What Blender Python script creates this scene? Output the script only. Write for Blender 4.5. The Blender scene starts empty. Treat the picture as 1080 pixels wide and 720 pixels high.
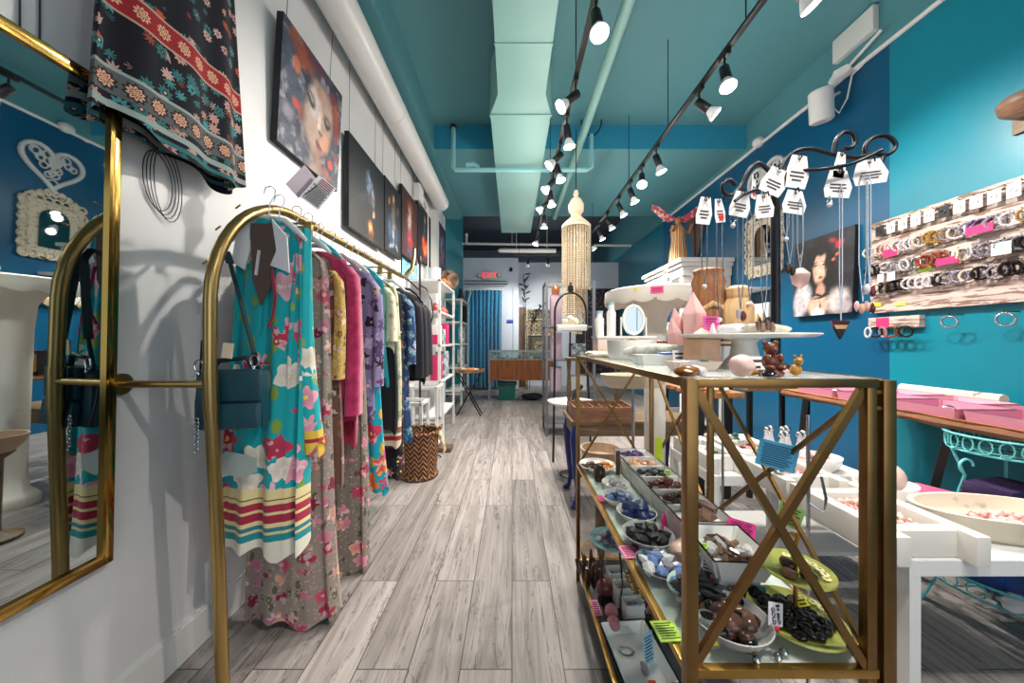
import bpy, bmesh, math, random
from mathutils import Vector, Matrix, Euler, noise
from math import sin, cos, pi, radians as R
random.seed(7)
scn = bpy.context.scene
COL = scn.collection
# ------------------------------------------------------------------ camera, world, lights, exposure
CAMH, F = 1.2, 360.0
cam = bpy.data.cameras.new('camera'); cam.lens = 12.0; cam.sensor_width = 36.0; cam.clip_start = 0.05
cob = bpy.data.objects.new('camera', cam); COL.objects.link(cob)
cob.location = (0, 0, CAMH); cob.rotation_euler = (R(90), 0, 0); scn.camera = cob
scn.view_settings.view_transform = 'Standard'; scn.view_settings.look = 'None'
scn.view_settings.gamma = 1.0; scn.view_settings.use_curve_mapping = False
scn.view_settings.exposure = 0.22
LAMP_W = 56.0
BULB_W = 2.2
LAMP_COL = (1.0, 0.93, 0.84)
wd = bpy.data.worlds.new('World'); scn.world = wd; wd.use_nodes = True
wd.node_tree.nodes['Background'].inputs[0].default_value = (0.62, 0.74, 1.0, 1)
wd.node_tree.nodes['Background'].inputs[1].default_value = 0.1
def area(name, loc, rot, sx, sy, w, col):
    l = bpy.data.lights.new(name, 'AREA'); l.shape = 'RECTANGLE'; l.size = sx; l.size_y = sy; l.energy = w; l.color = col
    o = bpy.data.objects.new(name, l); COL.objects.link(o); o.location = loc; o.rotation_euler = rot; return o
# added cool fill light behind the camera, brightens surfaces that face it
area('front_fill_light', (1.2, -1.7, 1.7), (R(86), 0, R(-4)), 2.8, 2.2, 30, (0.88, 0.94, 1.0))
# added area light behind the rear partition, with no visible source
area('rear_fill_light', (0.6, 10.6, 3.2), (R(-60), 0, 0), 2.4, 1.0, 30, (0.8, 0.9, 1.0))

# ------------------------------------------------------------------ helpers
def at(px, py, Y): return Vector(((px-540)/F*Y, Y, CAMH+(360-py)/F*Y))
def onz(px, py, Z):
    Y = (CAMH-Z)*F/(py-360); return Vector(((px-540)/F*Y, Y, Z))
def onx(px, py, X): return at(px, py, X*F/(px-540))
def lin(c):
    if isinstance(c, str):
        c = [int(c[i:i+2], 16)/255 for i in (0, 2, 4)]
    return tuple((v/12.92 if v <= .04045 else ((v+.055)/1.055)**2.4) for v in c[:3])+(1.0,)
MATS = {}
class NT:
    def __init__(s, name):
        s.m = bpy.data.materials.new(name); s.m.use_nodes = True; s.t = s.m.node_tree; s.n = s.t.nodes
        s.b = s.n['Principled BSDF']; s._tc = None
    def add(s, typ, **kw):
        x = s.n.new(typ)
        for k, v in kw.items(): setattr(x, k, v)
        return x
    def link(s, a, b): s.t.links.new(a, b)
    def tc(s, out='Object'):
        if s._tc is None: s._tc = s.add('ShaderNodeTexCoord')
        return s._tc.outputs[out]
    def math(s, op, a, b=None, c=None):
        x = s.add('ShaderNodeMath', operation=op)
        for i, v in enumerate((a, b, c)):
            if v is None: continue
            if isinstance(v, (int, float)): x.inputs[i].default_value = v
            else: s.link(v, x.inputs[i])
        return x.outputs[0]
    def mapv(s, vec, scale=(1, 1, 1), rot=(0, 0, 0), loc=(0, 0, 0)):
        x = s.add('ShaderNodeMapping'); s.link(vec, x.inputs[0])
        x.inputs['Scale'].default_value = scale; x.inputs['Rotation'].default_value = rot; x.inputs['Location'].default_value = loc
        return x.outputs[0]
    def noise(s, vec, scale=5, detail=3, rough=.5, dist=0):
        x = s.add('ShaderNodeTexNoise'); s.link(vec, x.inputs['Vector'])
        x.inputs['Scale'].default_value = scale; x.inputs['Detail'].default_value = detail
        x.inputs['Roughness'].default_value = rough; x.inputs['Distortion'].default_value = dist
        return x
    def ramp(s, fac, stops, interp='LINEAR'):
        x = s.add('ShaderNodeValToRGB'); s.link(fac, x.inputs[0]); r = x.color_ramp; r.interpolation = interp
        while len(r.elements) < len(stops): r.elements.new(0.5)
        for e, (p, c) in zip(r.elements, stops): e.position = p; e.color = lin(c)
        return x.outputs[0]
    def mix(s, fac, a, b, blend='MIX'):
        x = s.add('ShaderNodeMix', data_type='RGBA', blend_type=blend)
        for i, v in ((0, fac), (6, a), (7, b)):
            if isinstance(v, (int, float)): x.inputs[i].default_value = v
            elif isinstance(v, (str, tuple, list)): x.inputs[i].default_value = lin(v)
            else: s.link(v, x.inputs[i])
        return x.outputs[2]
    def bump(s, h, strength=.3, dist=.01):
        x = s.add('ShaderNodeBump'); s.link(h, x.inputs['Height']); x.inputs['Strength'].default_value = strength; x.inputs['Distance'].default_value = dist
        s.link(x.outputs[0], s.b.inputs['Normal'])
    def col(s, c):
        if isinstance(c, (str, tuple, list)): s.b.inputs['Base Color'].default_value = lin(c)
        else: s.link(c, s.b.inputs['Base Color'])
    def set(s, rough=.5, metal=0, spec=.5, trans=0, coat=0, sheen=0):
        b = s.b.inputs; b['Roughness'].default_value = rough; b['Metallic'].default_value = metal
        b['Specular IOR Level'].default_value = spec; b['Transmission Weight'].default_value = trans
        b['Coat Weight'].default_value = coat; b['Sheen Weight'].default_value = sheen
        return s.m
def mat(name, c, rough=.5, metal=0, var=.12, scale=14, bump=0, stretch=(1, 1, 1), **kw):
    """plain paint, plastic, metal, cloth: a base colour broken up a little by noise"""
    if name in MATS: return MATS[name]
    k = NT(name); v = k.mapv(k.tc(), stretch); n = k.noise(v, scale, 4)
    c0 = lin(c)
    x = k.add('ShaderNodeHueSaturation'); x.inputs['Color'].default_value = c0
    k.link(k.math('MULTIPLY_ADD', n.outputs[0], 2*var, 1-var), x.inputs['Value'])
    k.col(x.outputs[0])
    if bump: k.bump(n.outputs[0], bump, .004)
    MATS[name] = k.set(rough, metal, **kw); return MATS[name]
def emis(name, c, strength):
    if name in MATS: return MATS[name]
    k = NT(name); k.col(c); k.b.inputs['Emission Color'].default_value = lin(c); k.b.inputs['Emission Strength'].default_value = strength
    MATS[name] = k.set(.4); return k.m
def glassy(name, tint='ffffff', clear=.85, rough=.03):
    if name in MATS: return MATS[name]
    k = NT(name); n = k.noise(k.tc(), 30, 2)
    tr = k.add('ShaderNodeBsdfTransparent'); tr.inputs[0].default_value = lin(tint)
    mx = k.add('ShaderNodeMixShader'); lw = k.add('ShaderNodeFresnel'); lw.inputs[0].default_value = 1.5
    k.link(k.math('MINIMUM', k.math('ADD', k.math('MULTIPLY', lw.outputs[0], .9), k.math('MULTIPLY_ADD', n.outputs[0], .02, 1-clear-.01)), 1.0), mx.inputs[0])
    k.col(tint); k.set(rough, 0)
    k.link(tr.outputs[0], mx.inputs[1]); k.link(k.b.outputs[0], mx.inputs[2])
    k.link(mx.outputs[0], k.n['Material Output'].inputs[0]); MATS[name] = k.m; return k.m
def floral(name, base, cols, scale=9, size=.5, leaf=None, hem=None, dens=1.0, speck=None, rough=.75, center='f0d060', base2=None):
    """printed cloth: voronoi flowers with petals, leaves, optional striped hem (list of (z, colour))"""
    k = NT(name); v = k.tc()
    ns = k.noise(v, 22, 4)
    vo = k.add('ShaderNodeTexVoronoi'); vo.inputs['Scale'].default_value = scale; k.link(v, vo.inputs['Vector'])
    sub = k.add('ShaderNodeVectorMath', operation='SUBTRACT'); k.link(v, sub.inputs[0]); k.link(vo.outputs['Position'], sub.inputs[1])
    sp = k.add('ShaderNodeSeparateXYZ'); k.link(sub.outputs[0], sp.inputs[0])
    ang = k.math('ARCTAN2', sp.outputs[2], k.math('ADD', sp.outputs[0], sp.outputs[1]))
    rnd = k.add('ShaderNodeSeparateColor'); k.link(vo.outputs['Color'], rnd.inputs[0])
    pet = k.math('MULTIPLY_ADD', k.math('COSINE', k.math('MULTIPLY_ADD', ang, 5, k.math('MULTIPLY', rnd.outputs[1], 9))), .16*size, size*.82)
    d = k.math('MULTIPLY_ADD', k.math('SUBTRACT', ns.outputs[0], .5), .42, vo.outputs['Distance'])
    on = k.math('LESS_THAN', rnd.outputs[2], dens)
    mask = k.math('MULTIPLY', k.math('LESS_THAN', d, pet), on)
    n = len(cols); pc = k.ramp(rnd.outputs[0], [(i/n, c) for i, c in enumerate(cols)], 'CONSTANT')
    shade = k.math('MULTIPLY_ADD', k.math('DIVIDE', d, max(size, .01)), .75, .35)
    pc = k.mix(k.math('MINIMUM', shade, 1.0), k.mix(.55, pc, '401020'), pc)
    pc = k.mix(k.math('MULTIPLY', k.math('GREATER_THAN', ns.outputs[0], .56), .45), pc, 'f0e8e4')
    pc = k.mix(k.math('LESS_THAN', d, size*.16), pc, center)
    c = lin(base)[:3]
    bc = base if not base2 else k.ramp(ns.outputs[0], [(.4, base), (.6, base2)])
    if leaf:
        v2 = k.add('ShaderNodeTexVoronoi'); v2.inputs['Scale'].default_value = scale*1.6; k.link(k.mapv(v, (1, 1, .6), (0, .6, 0), (3, 1, 2)), v2.inputs['Vector'])
        bc = k.mix(k.math('LESS_THAN', v2.outputs['Distance'], .27), bc, leaf)
    if speck:
        v3 = k.add('ShaderNodeTexVoronoi'); v3.inputs['Scale'].default_value = scale*4; k.link(v, v3.inputs['Vector'])
        bc = k.mix(k.math('LESS_THAN', v3.outputs['Distance'], .3), bc, speck)
    out = k.mix(mask, bc, pc)
    if hem:
        so = k.add('ShaderNodeSeparateXYZ'); k.link(v, so.inputs[0]); top = hem[-1][0]
        hz = k.math('DIVIDE', so.outputs[2], top)
        hc = k.ramp(hz, [(z/top, c) for z, c in hem[:-1]], 'CONSTANT')
        out = k.mix(k.math('LESS_THAN', so.outputs[2], top), out, hc)
    k.col(out); w = k.noise(v, 160, 2); k.bump(w.outputs[0], .12, .002)
    MATS[name] = k.set(rough, 0, spec=.25, sheen=.15); return k.m
def wood(name, a, b, scale=6, axis=1, rough=.5, dark=None, var=.5):
    if name in MATS: return MATS[name]
    k = NT(name); st = [9, 9, 9]; st[axis] = .7
    v = k.mapv(k.tc(), tuple(st)); n = k.noise(v, scale*.5, 6, .6, .6)
    c = k.ramp(n.outputs[0], [(.35, a), (.65, b)])
    if dark:
        n2 = k.noise(k.mapv(k.tc(), tuple(x*.6 for x in st)), scale, 5, .65, 1.0)
        c = k.mix(k.math('GREATER_THAN', n2.outputs[0], .62), c, dark)
    k.col(c); k.bump(n.outputs[0], .15, .004); MATS[name] = k.set(rough); return k.m
def worn(name, a, b, thresh=.6, scale=7, rough=.7, bump=.2):
    """chipped white paint over a darker ground"""
    if name in MATS: return MATS[name]
    k = NT(name); n = k.noise(k.tc(), scale, 8, .68)
    k.col(k.ramp(n.outputs[0], [(thresh-.04, a), (thresh+.05, b)])); k.bump(n.outputs[0], bump, .004)
    MATS[name] = k.set(rough); return k.m

class MB:
    def __init__(s): s.bm = bmesh.new()
    def _xf(s, vs, M): bmesh.ops.transform(s.bm, matrix=M, verts=vs)
    def box(s, c, sz, rot=(0, 0, 0), bev=0):
        vs = bmesh.ops.create_cube(s.bm, size=1)['verts']
        s._xf(vs, Matrix.Diagonal((*sz, 1)))
        if bev:
            es = list({e for v in vs for e in v.link_edges})
            r = bmesh.ops.bevel(s.bm, geom=es, offset=bev, segments=2, affect='EDGES', profile=.6)
            vs = list({v for f in r['faces'] for v in f.verts} | {v for v in vs if v.is_valid})
        s._xf(vs, Matrix.Translation(c) @ Euler(rot).to_matrix().to_4x4()); return s
    def bx(s, x0, x1, y0, y1, z0, z1, bev=0):
        return s.box(((x0+x1)/2, (y0+y1)/2, (z0+z1)/2), (x1-x0, y1-y0, z1-z0), bev=bev)
    def bar(s, a, b, w, h=None):
        a = Vector(a); b = Vector(b); d = b-a; h = h or w
        q = d.to_track_quat('Y', 'Z')
        vs = bmesh.ops.create_cube(s.bm, size=1)['verts']
        s._xf(vs, Matrix.Translation((a+b)/2) @ q.to_matrix().to_4x4() @ Matrix.Diagonal((w, d.length, h, 1))); return s
    def tube(s, pts, r, n=8, closed=False):
        P = [Vector(p) for p in pts]; m = len(P); rr = r if isinstance(r, (list, tuple)) else [r]*m
        rings = []; up = None
        for i in range(m):
            if closed: t = P[(i+1) % m]-P[i-1]
            else: t = P[min(i+1, m-1)]-P[max(i-1, 0)]
            t = t.normalized() if t.length > 1e-9 else Vector((0, 0, 1))
            if up is None:
                up = Vector((0, 0, 1)) if abs(t.z) < .9 else Vector((1, 0, 0))
            x = up.cross(t)
            if x.length < 1e-6: x = t.orthogonal()
            x.normalize(); y = t.cross(x); up = y
            rings.append([s.bm.verts.new(P[i]+(x*cos(2*pi*k/n)+y*sin(2*pi*k/n))*rr[i]) for k in range(n)])
        for i in range(m if closed else m-1):
            a, b = rings[i], rings[(i+1) % m]
            for k in range(n): s.bm.faces.new((a[k], a[(k+1) % n], b[(k+1) % n], b[k]))
        if not closed:
            s.bm.faces.new(rings[0][::-1]); s.bm.faces.new(rings[-1])
        return s
    def lathe(s, prof, c=(0, 0, 0), n=24, sx=1, sy=1, wob=0, M=None):
        rings = []; c = Vector(c); allv = []
        for r, z in prof:
            if r < 1e-6: ring = [s.bm.verts.new((c.x, c.y, c.z+z))]
            else: ring = [s.bm.verts.new((c.x+r*sx*cos(2*pi*k/n)*(1+wob*sin(5*2*pi*k/n)), c.y+r*sy*sin(2*pi*k/n)*(1+wob*sin(5*2*pi*k/n)), c.z+z)) for k in range(n)]
            rings.append(ring); allv += ring
        for a, b in zip(rings, rings[1:]):
            if len(a) == 1 and len(b) == 1: continue
            for k in range(n):
                k2 = (k+1) % n
                if len(a) == 1: s.bm.faces.new((a[0], b[k2], b[k]))
                elif len(b) == 1: s.bm.faces.new((a[k], a[k2], b[0]))
                else: s.bm.faces.new((a[k], a[k2], b[k2], b[k]))
        if M: s._xf(allv, M)
        return s
    def ball(s, c, r, sub=2, jit=0, rot=(0, 0, 0), seed=0):
        vs = bmesh.ops.create_icosphere(s.bm, subdivisions=sub, radius=1)['verts']
        if jit:
            for v in vs:
                v.co *= 1+jit*noise.noise(v.co*1.4+Vector((seed*3.1, seed, 1.7)))*2
        r = (r, r, r) if isinstance(r, (int, float)) else r
        s._xf(vs, Matrix.Translation(c) @ Euler(rot).to_matrix().to_4x4() @ Matrix.Diagonal((*r, 1))); return s
    def poly(s, pts, d, M=None):
        """outline (x,z) in the XZ plane, extruded d along +Y"""
        a = [s.bm.verts.new((x, 0, z)) for x, z in pts]; b = [s.bm.verts.new((x, d, z)) for x, z in pts]
        n = len(pts); s.bm.faces.new(a); s.bm.faces.new(b[::-1])
        for i in range(n): s.bm.faces.new((a[i], b[i], b[(i+1) % n], a[(i+1) % n]))
        if M: s._xf(a+b, M)
        return s
    def grid(s, fn, nu, nv, cu=False):
        g = [[s.bm.verts.new(fn(u/(nu if cu else nu-1), v/(nv-1))) for u in range(nu)] for v in range(nv)]
        for j in range(nv-1):
            for i in range(nu if cu else nu-1):
                i2 = (i+1) % nu
                s.bm.faces.new((g[j][i], g[j][i2], g[j+1][i2], g[j+1][i]))
        return s
    def build(s, name, m, parent=None, loc=(0, 0, 0), rot=(0, 0, 0), L=None, C=None, G=None, K=None, smooth=42, flip=True):
        me = bpy.data.meshes.new(name)
        if flip: bmesh.ops.recalc_face_normals(s.bm, faces=s.bm.faces)
        s.bm.to_mesh(me); s.bm.free(); me.materials.append(m)
        if smooth:
            me.polygons.foreach_set('use_smooth', [True]*len(me.polygons))
            me.set_sharp_from_angle(angle=R(smooth))
        o = bpy.data.objects.new(name, me); COL.objects.link(o); o.location = loc; o.rotation_euler = rot
        if parent: o.parent = parent
        return tag(o, L, C, G, K)
def tag(o, L=None, C=None, G=None, K=None):
    for k, v in (('label', L), ('category', C), ('group', G), ('kind', K)):
        if v: o[k] = v
    return o
def T(name, L, C, loc=(0, 0, 0), rz=0, G=None, rot=None):
    o = bpy.data.objects.new(name, None); o.empty_display_size = .05; COL.objects.link(o)
    o.location = loc; o.rotation_euler = rot or (0, 0, rz); return tag(o, L, C, G)
def dup(o, loc, rot=None, L=None, G=None, scale=None, parent=None):
    def cp(x, par):
        c = x.copy(); COL.objects.link(c)
        if par: c.parent = par
        for ch in kids.get(x, []): cp(ch, c)
        return c
    kids = {}
    def walk(x):
        kids[x] = list(x.children)
        for ch in kids[x]: walk(ch)
    walk(o)
    c = cp(o, parent); c.location = loc
    if rot is not None: c.rotation_euler = rot if not isinstance(rot, (int, float)) else (0, 0, rot)
    if scale: c.scale = (scale,)*3 if isinstance(scale, (int, float)) else scale
    return tag(c, L, None, G)
def S(name, mb, m, **kw): return mb.build(name, m, K='structure', smooth=kw.pop('smooth', 0), **kw)
def text_mesh(body, size, depth=.001):
    cu = bpy.data.curves.new('t', 'FONT'); cu.body = body; cu.size = size; cu.extrude = depth; cu.align_x = 'CENTER'; cu.align_y = 'CENTER'
    o = bpy.data.objects.new('t', cu); COL.objects.link(o); bpy.context.view_layer.update()
    me = bpy.data.meshes.new_from_object(o.evaluated_get(bpy.context.evaluated_depsgraph_get()))
    bpy.data.objects.remove(o); return me
def put_text(name, body, size, m, parent, loc, rot=(R(90), 0, 0)):
    me = text_mesh(body, size); me.name = name; me.materials.clear(); me.materials.append(m)
    o = bpy.data.objects.new(name, me); COL.objects.link(o); o.parent = parent; o.location = loc; o.rotation_euler = rot; return o
# ------------------------------------------------------------------ the room
def m_floor():
    k = NT('grey_plank_floor'); v = k.tc()
    r = k.mapv(v, (1, 1, 1), (0, 0, R(90)))
    br = k.add('ShaderNodeTexBrick'); br.offset = .37; br.squash = 1; k.link(r, br.inputs['Vector'])
    br.inputs['Scale'].default_value = 1; br.inputs['Brick Width'].default_value = 1.25; br.inputs['Row Height'].default_value = .19
    br.inputs['Mortar Size'].default_value = .0022; br.inputs['Color1'].default_value = (0, 0, 0, 1); br.inputs['Color2'].default_value = (1, 1, 1, 1); br.inputs['Mortar'].default_value = (.5, .5, .5, 1)
    br.inputs['Bias'].default_value = 0
    off = k.add('ShaderNodeVectorMath', operation='MULTIPLY_ADD'); k.link(br.outputs['Color'], off.inputs[0]); off.inputs[1].default_value = (7, 13, 5); k.link(v, off.inputs[2])
    g = k.noise(k.mapv(off.outputs[0], (16, 1.1, 1)), 1.0, 8, .62, .9)
    g2 = k.noise(k.mapv(off.outputs[0], (60, 2.2, 1)), 1.0, 5, .6, .3)
    w = k.noise(k.mapv(off.outputs[0], (9, .8, 1)), 1.3, 6, .7, 2.2)
    base = k.ramp(g.outputs[0], [(.26, '67615e'), (.45, '8d8683'), (.6, '9f9895'), (.8, 'afa8a5')])
    fine = k.mix(k.math('MULTIPLY', k.math('LESS_THAN', g2.outputs[0], .43), .24), base, '5a5553')
    crack = k.math('MULTIPLY', k.math('LESS_THAN', k.math('ABSOLUTE', k.math('SUBTRACT', w.outputs[0], .57)), .011), .8)
    c = k.mix(crack, fine, '3a3535')
    tone = k.math('MULTIPLY_ADD', br.outputs['Color'], .34, .72)
    hs = k.add('ShaderNodeHueSaturation'); k.link(c, hs.inputs['Color']); k.link(tone, hs.inputs['Value'])
    c = k.mix(br.outputs['Fac'], hs.outputs[0], '3c3836')
    k.col(c); k.bump(k.math('SUBTRACT', g2.outputs[0], k.math('MULTIPLY', br.outputs['Fac'], 2)), .12, .003)
    return k.set(.42, spec=.45)
def m_zones(name, zones, axis, white_above=None, rough=.4):
    """wall paint that changes colour along one axis: [(start, colour), ...]; other paint above a height"""
    k = NT(name); s = k.add('ShaderNodeSeparateXYZ'); k.link(k.tc(), s.inputs[0])
    f = k.math('DIVIDE', k.math('ADD', s.outputs[axis], 2.0), 14.0)
    c = k.ramp(f, [((p+2)/14, q) for p, q in zones], 'CONSTANT')
    if white_above: c = k.mix(k.math('GREATER_THAN', s.outputs[2], white_above[0]), c, white_above[1])
    n = k.noise(k.tc(), 5, 4); n2 = k.noise(k.tc(), 180, 2)
    h = k.add('ShaderNodeHueSaturation'); k.link(c, h.inputs['Color']); k.link(k.math('MULTIPLY_ADD', n.outputs[0], .12, .94), h.inputs['Value'])
    k.col(h.outputs[0]); k.bump(n2.outputs[0], .12, .003); return k.set(rough)
TEAL = '568f97'
M_ceil = mat('teal_ceiling_paint', TEAL, .55, var=.05, scale=3, bump=.05)
M_duct = mat('mint_duct_paint', '86b5b0', .45, var=.04, scale=3)
M_band = mat('blue_beam_paint', '2f93b4', .5, var=.05, scale=3)
M_white = mat('white_paint', 'dcdcda', .45, var=.04, scale=5)
M_lwall = m_zones('left_wall_paint', [(-2, 'd9d9da'), (6.35, '1c8c99')], 1)
M_rwall = m_zones('right_wall_paint', [(-2, '077c92'), (2.55, '044f74'), (6.46, '086f86')], 1, (3.47, TEAL), .32)
M_bwall = mat('pale_blue_wall_paint', 'c3cedd', .6, var=.05, scale=3)
M_dark = mat('dark_loft_paint', '4a5156', .8)
M_grey = mat('grey_soffit_paint', '7c8285', .8)
M_black = mat('black_powder_coat', '0e0e10', .4, var=.2)
M_pipew = mat('white_pipe_paint', 'dededd', .35, var=.05)
M_pipet = mat('teal_pipe_paint', '8cc7cb', .4, var=.05)

S('floor', MB().bx(-1.4, 3.0, -2.2, 12, -.1, 0), m_floor())
S('wall_left', MB().bx(-1.395, -1.245, -2.2, 8.7, 0, 4.5), M_lwall)
S('wall_right', MB().bx(2.87, 3.0, -2.2, 12, 0, 4.5), M_rwall)
S('wall_back', MB().bx(-1.395, .06, 8.7, 8.82, 0, 3.33).bx(.06, .16, 8.7, 9.32, 0, 3.33).bx(.06, 3.0, 9.2, 9.32, 0, 3.33), M_bwall)
S('wall_far', MB().bx(-3, 3.0, 12, 12.1, 0, 4.6), M_grey)
S('ceiling', MB().bx(-1.395, 3.0, -2.2, 4.2, 3.85, 4.0).bx(-1.395, 3.0, 4.2, 6.44, 3.56, 4.0), M_ceil)
S('ceiling_rear', MB().bx(-3, 3.0, 6.44, 12, 4.4, 4.5).bx(-1.395, 3.0, 6.40, 6.5, 4.0, 4.4), M_dark)
S('trim_1', MB().bx(-.95, 2.87, 4.185, 4.2, 3.56, 3.85), M_band)
S('trim_2', MB().bx(-1.245, -.95, -2.2, 6.44, 3.5, 3.85), M_ceil)
S('trim_3', MB().tube([(2.855, -2, 3.47), (2.855, 6.44, 3.47)], .018), M_pipew)
S('trim_4', MB().bx(.03, .17, 8.66, 8.7, 0, 2.6), M_bwall)
S('baseboard_left', MB().bx(-1.245, -1.228, -2.2, 8.7, 0, .13).bx(-1.245, -1.233, -2.2, 8.7, .13, .14), M_white)
S('baseboard_back', MB().bx(-1.245, .06, 8.685, 8.7, 0, .13), M_white)
# ceiling duct with its flared joint
d = T('ceiling_duct', 'big mint square air duct running along the middle of the ceiling', 'duct', (0, 0, 3.3))
MB().bx(-.12, .286, -2.2, 2.9, 0, .5).build('duct_section', M_duct, d, smooth=0)
MB().bx(-.2, .36, 3.16, 6.6, 0, .5).build('duct_section', M_duct, d, smooth=0)
m = MB(); a = [m.bm.verts.new(p) for p in ((-.12, 2.9, 0), (.286, 2.9, 0), (.286, 2.9, .5), (-.12, 2.9, .5))]; b = [m.bm.verts.new(p) for p in ((-.2, 3.16, 0), (.36, 3.16, 0), (.36, 3.16, .5), (-.2, 3.16, .5))]
for i in range(4): m.bm.faces.new((a[i], a[(i+1) % 4], b[(i+1) % 4], b[i]))
m.build('flared_joint', M_duct, d, smooth=0)
MB().bx(-.21, .37, 3.15, 3.18, -.012, .5).build('flange', M_duct, d, smooth=0)
for y in (1.2, 2.4): MB().bx(-.125, .291, y, y+.02, -.006, .5).build('seam', M_duct, d, smooth=0)
# thick white round duct under the left soffit
d = T('round_pipe', 'thick white round pipe running under the ceiling along the left wall', 'pipe', (-1.08, 0, 3.3))
MB().tube([(0, -2.0, 0), (0, 5.2, 0)], .115, 28).build('pipe_body', M_pipew, d)
for y in (1.0, 3.1): MB().tube([(0, y, 0), (0, y+.03, 0)], .119, 28).build('joint_ring', M_pipew, d)
for y in (.4, 2.2, 4.4): MB().bx(-.008, .008, y, y+.02, .1, .2).build('hanger_strap', M_pipew, d, smooth=0)
MB().tube([(.8, -2, 3.55), (.8, 6.4, 3.52)], .045, 14).build('ceiling_conduit', M_duct, L='pale teal pipe running beside the middle light track', C='pipe')
d = T('sprinkler_pipe', 'thin teal pipe crossing the ceiling below the blue beam', 'pipe', (0, 4.08, 3.25))
MB().tube([(-.7, 0, .5), (-.7, 0, .03), (-.68, 0, 0), (.9, 0, 0), (.95, 0, .03), (.95, 0, .42)], .026).build('pipe_run', M_pipet, d)
MB().tube([(.95+.12*sin(t), 0, .6-.19*cos(t)) for t in [i*pi/10 for i in range(20)]], .008, 6, True).build('flexible_loop', M_black, d)
MB().lathe([(0, 0), (.04, 0), (.04, .03), (0, .05)], (-.7, 0, .5)).build('valve', M_black, d)
MB().tube([(-.55, 0, .06), (-.45, 0, .07), (-.4, 0, .03)], .03).build('coupling', M_pipet, d)
MB().tube([(-1.2, 8.2, 3.55), (2.86, 8.2, 3.5)], .03).tube([(0, 8.2, 3.5), (0, 8.2, 4.395)], .006).tube([(1.6, 8.2, 3.5), (1.6, 8.2, 4.395)], .006).build('overhead_pipe', M_pipew, L='white pipe across the back above the exit sign', C='pipe')
MB().tube([(-1.0, 7.5, 3.55), (-1.1, 8.2, 3.55)], .03).build('overhead_pipe', M_pipew, L='short white pipe angling to the left wall above the curtain', C='pipe')
MB().tube([(-.3, 7.8, 3.25), (-.28, 7.8, 3.28), (1.0, 7.8, 3.27)], .05).tube([(.1, 7.8, 3.28), (.1, 7.8, 4.395)], .006).tube([(.8, 7.8, 3.28), (.8, 7.8, 4.395)], .006).build('overhead_pipe', M_pipew, L='low white pipe with an elbow behind the rear light track', C='pipe')

# ------------------------------------------------------------------ light tracks and their spots
M_bulbw = mat('white_bulb_glass', 'd8dadd', .3, var=.03)
M_glow = emis('lit_bulb_face', 'fff2e0', 22)
def track(L, x, y0, y1, z, hang):
    t = T('light_track', L, 'light track', (x, 0, z))
    MB().bx(-.018, .018, y0, y1, 0, .022, .003).build('rail', M_black, t)
    for y in hang: MB().tube([(0, y, .02), (0, y, (3.85 if y < 4.2 else 3.56)-z)], .004, 6).build('suspension_rod', M_black, t)
    return t
track('black light track along the middle of the ceiling beside the duct', .45, -.4, 6.3, 3.05, (.8, 2.4, 4.0, 5.8))
track('black light track along the right side of the ceiling', 1.37, -.6, 6.4, 3.05, (.8, 2.0, 3.0, 4.0, 5.8))
t = T('light_track', 'short black light track crossing at the back of the shop', 'light track', (0, 7.2, 3.02))
MB().bx(.05, 1.35, -.018, .018, 0, .022).build('rail', M_black, t)
for x in (.15, 1.25): MB().tube([(x, 0, .02), (x, 0, 1.38)], .004, 6).build('suspension_rod', M_black, t)
def lamp_proto():
    """the head hangs from the origin and shines along its own -Z"""
    r = T('track_spotlight', '', 'spotlight', (0, 0, 0))
    MB().box((0, 0, -.012), (.03, .09, .03), bev=.003).build('adapter', M_black, r)
    MB().tube([(0, 0, -.02), (0, 0, -.075)], .007, 8).build('stem', M_black, r)
    h = MB().lathe([(0, .055), (.026, .055), (.03, .05), (.031, -.05), (.028, -.055), (0, -.055)]).build('socket', M_black, r, loc=(0, 0, -.09))
    MB().lathe([(.02, -.05), (.028, -.065), (.047, -.105), (.05, -.118), (.046, -.12), (.0, -.119)]).build('bulb', M_bulbw, h)
    MB().lathe([(0, -.1225), (.03, -.122), (.0455, -.1205), (.0455, -.1195), (0, -.1195)]).build('bulb_face', M_glow, h)
    return r
LP = lamp_proto(); first = [True]
def lamp(x, y, z, aim, label, w=1.0):
    o = LP if first[0] else dup(LP, (0, 0, 0)); first[0] = False
    o.location = (x, y, z); o['label'] = label
    h = [c for c in o.children if c.name.startswith('socket')][0]
    d = Vector(aim)-Vector((x, y, z-.09)); q = d.to_track_quat('-Z', 'Y'); h.rotation_euler = q.to_euler()
    h.location = Vector((0, 0, -.105))+q @ Vector((0, 0, -.03))
    l = bpy.data.lights.new('spot_beam', 'SPOT'); l.energy = LAMP_W*w; l.color = LAMP_COL; l.spot_size = R(92); l.spot_blend = .75; l.shadow_soft_size = .03
    s = bpy.data.objects.new('spot_beam', l); COL.objects.link(s); s.parent = h; s.location = (0, 0, -.16)
    p = bpy.data.lights.new('bulb_spill', 'POINT'); p.energy = BULB_W; p.color = LAMP_COL; p.shadow_soft_size = .05
    s = bpy.data.objects.new('bulb_spill', p); COL.objects.link(s); s.parent = h; s.location = (0, 0, -.19)
ORD = ['nearest', 'second', 'third', 'fourth', 'fifth', 'sixth', 'seventh', 'eighth', 'ninth', 'tenth', 'eleventh', 'twelfth']
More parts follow.
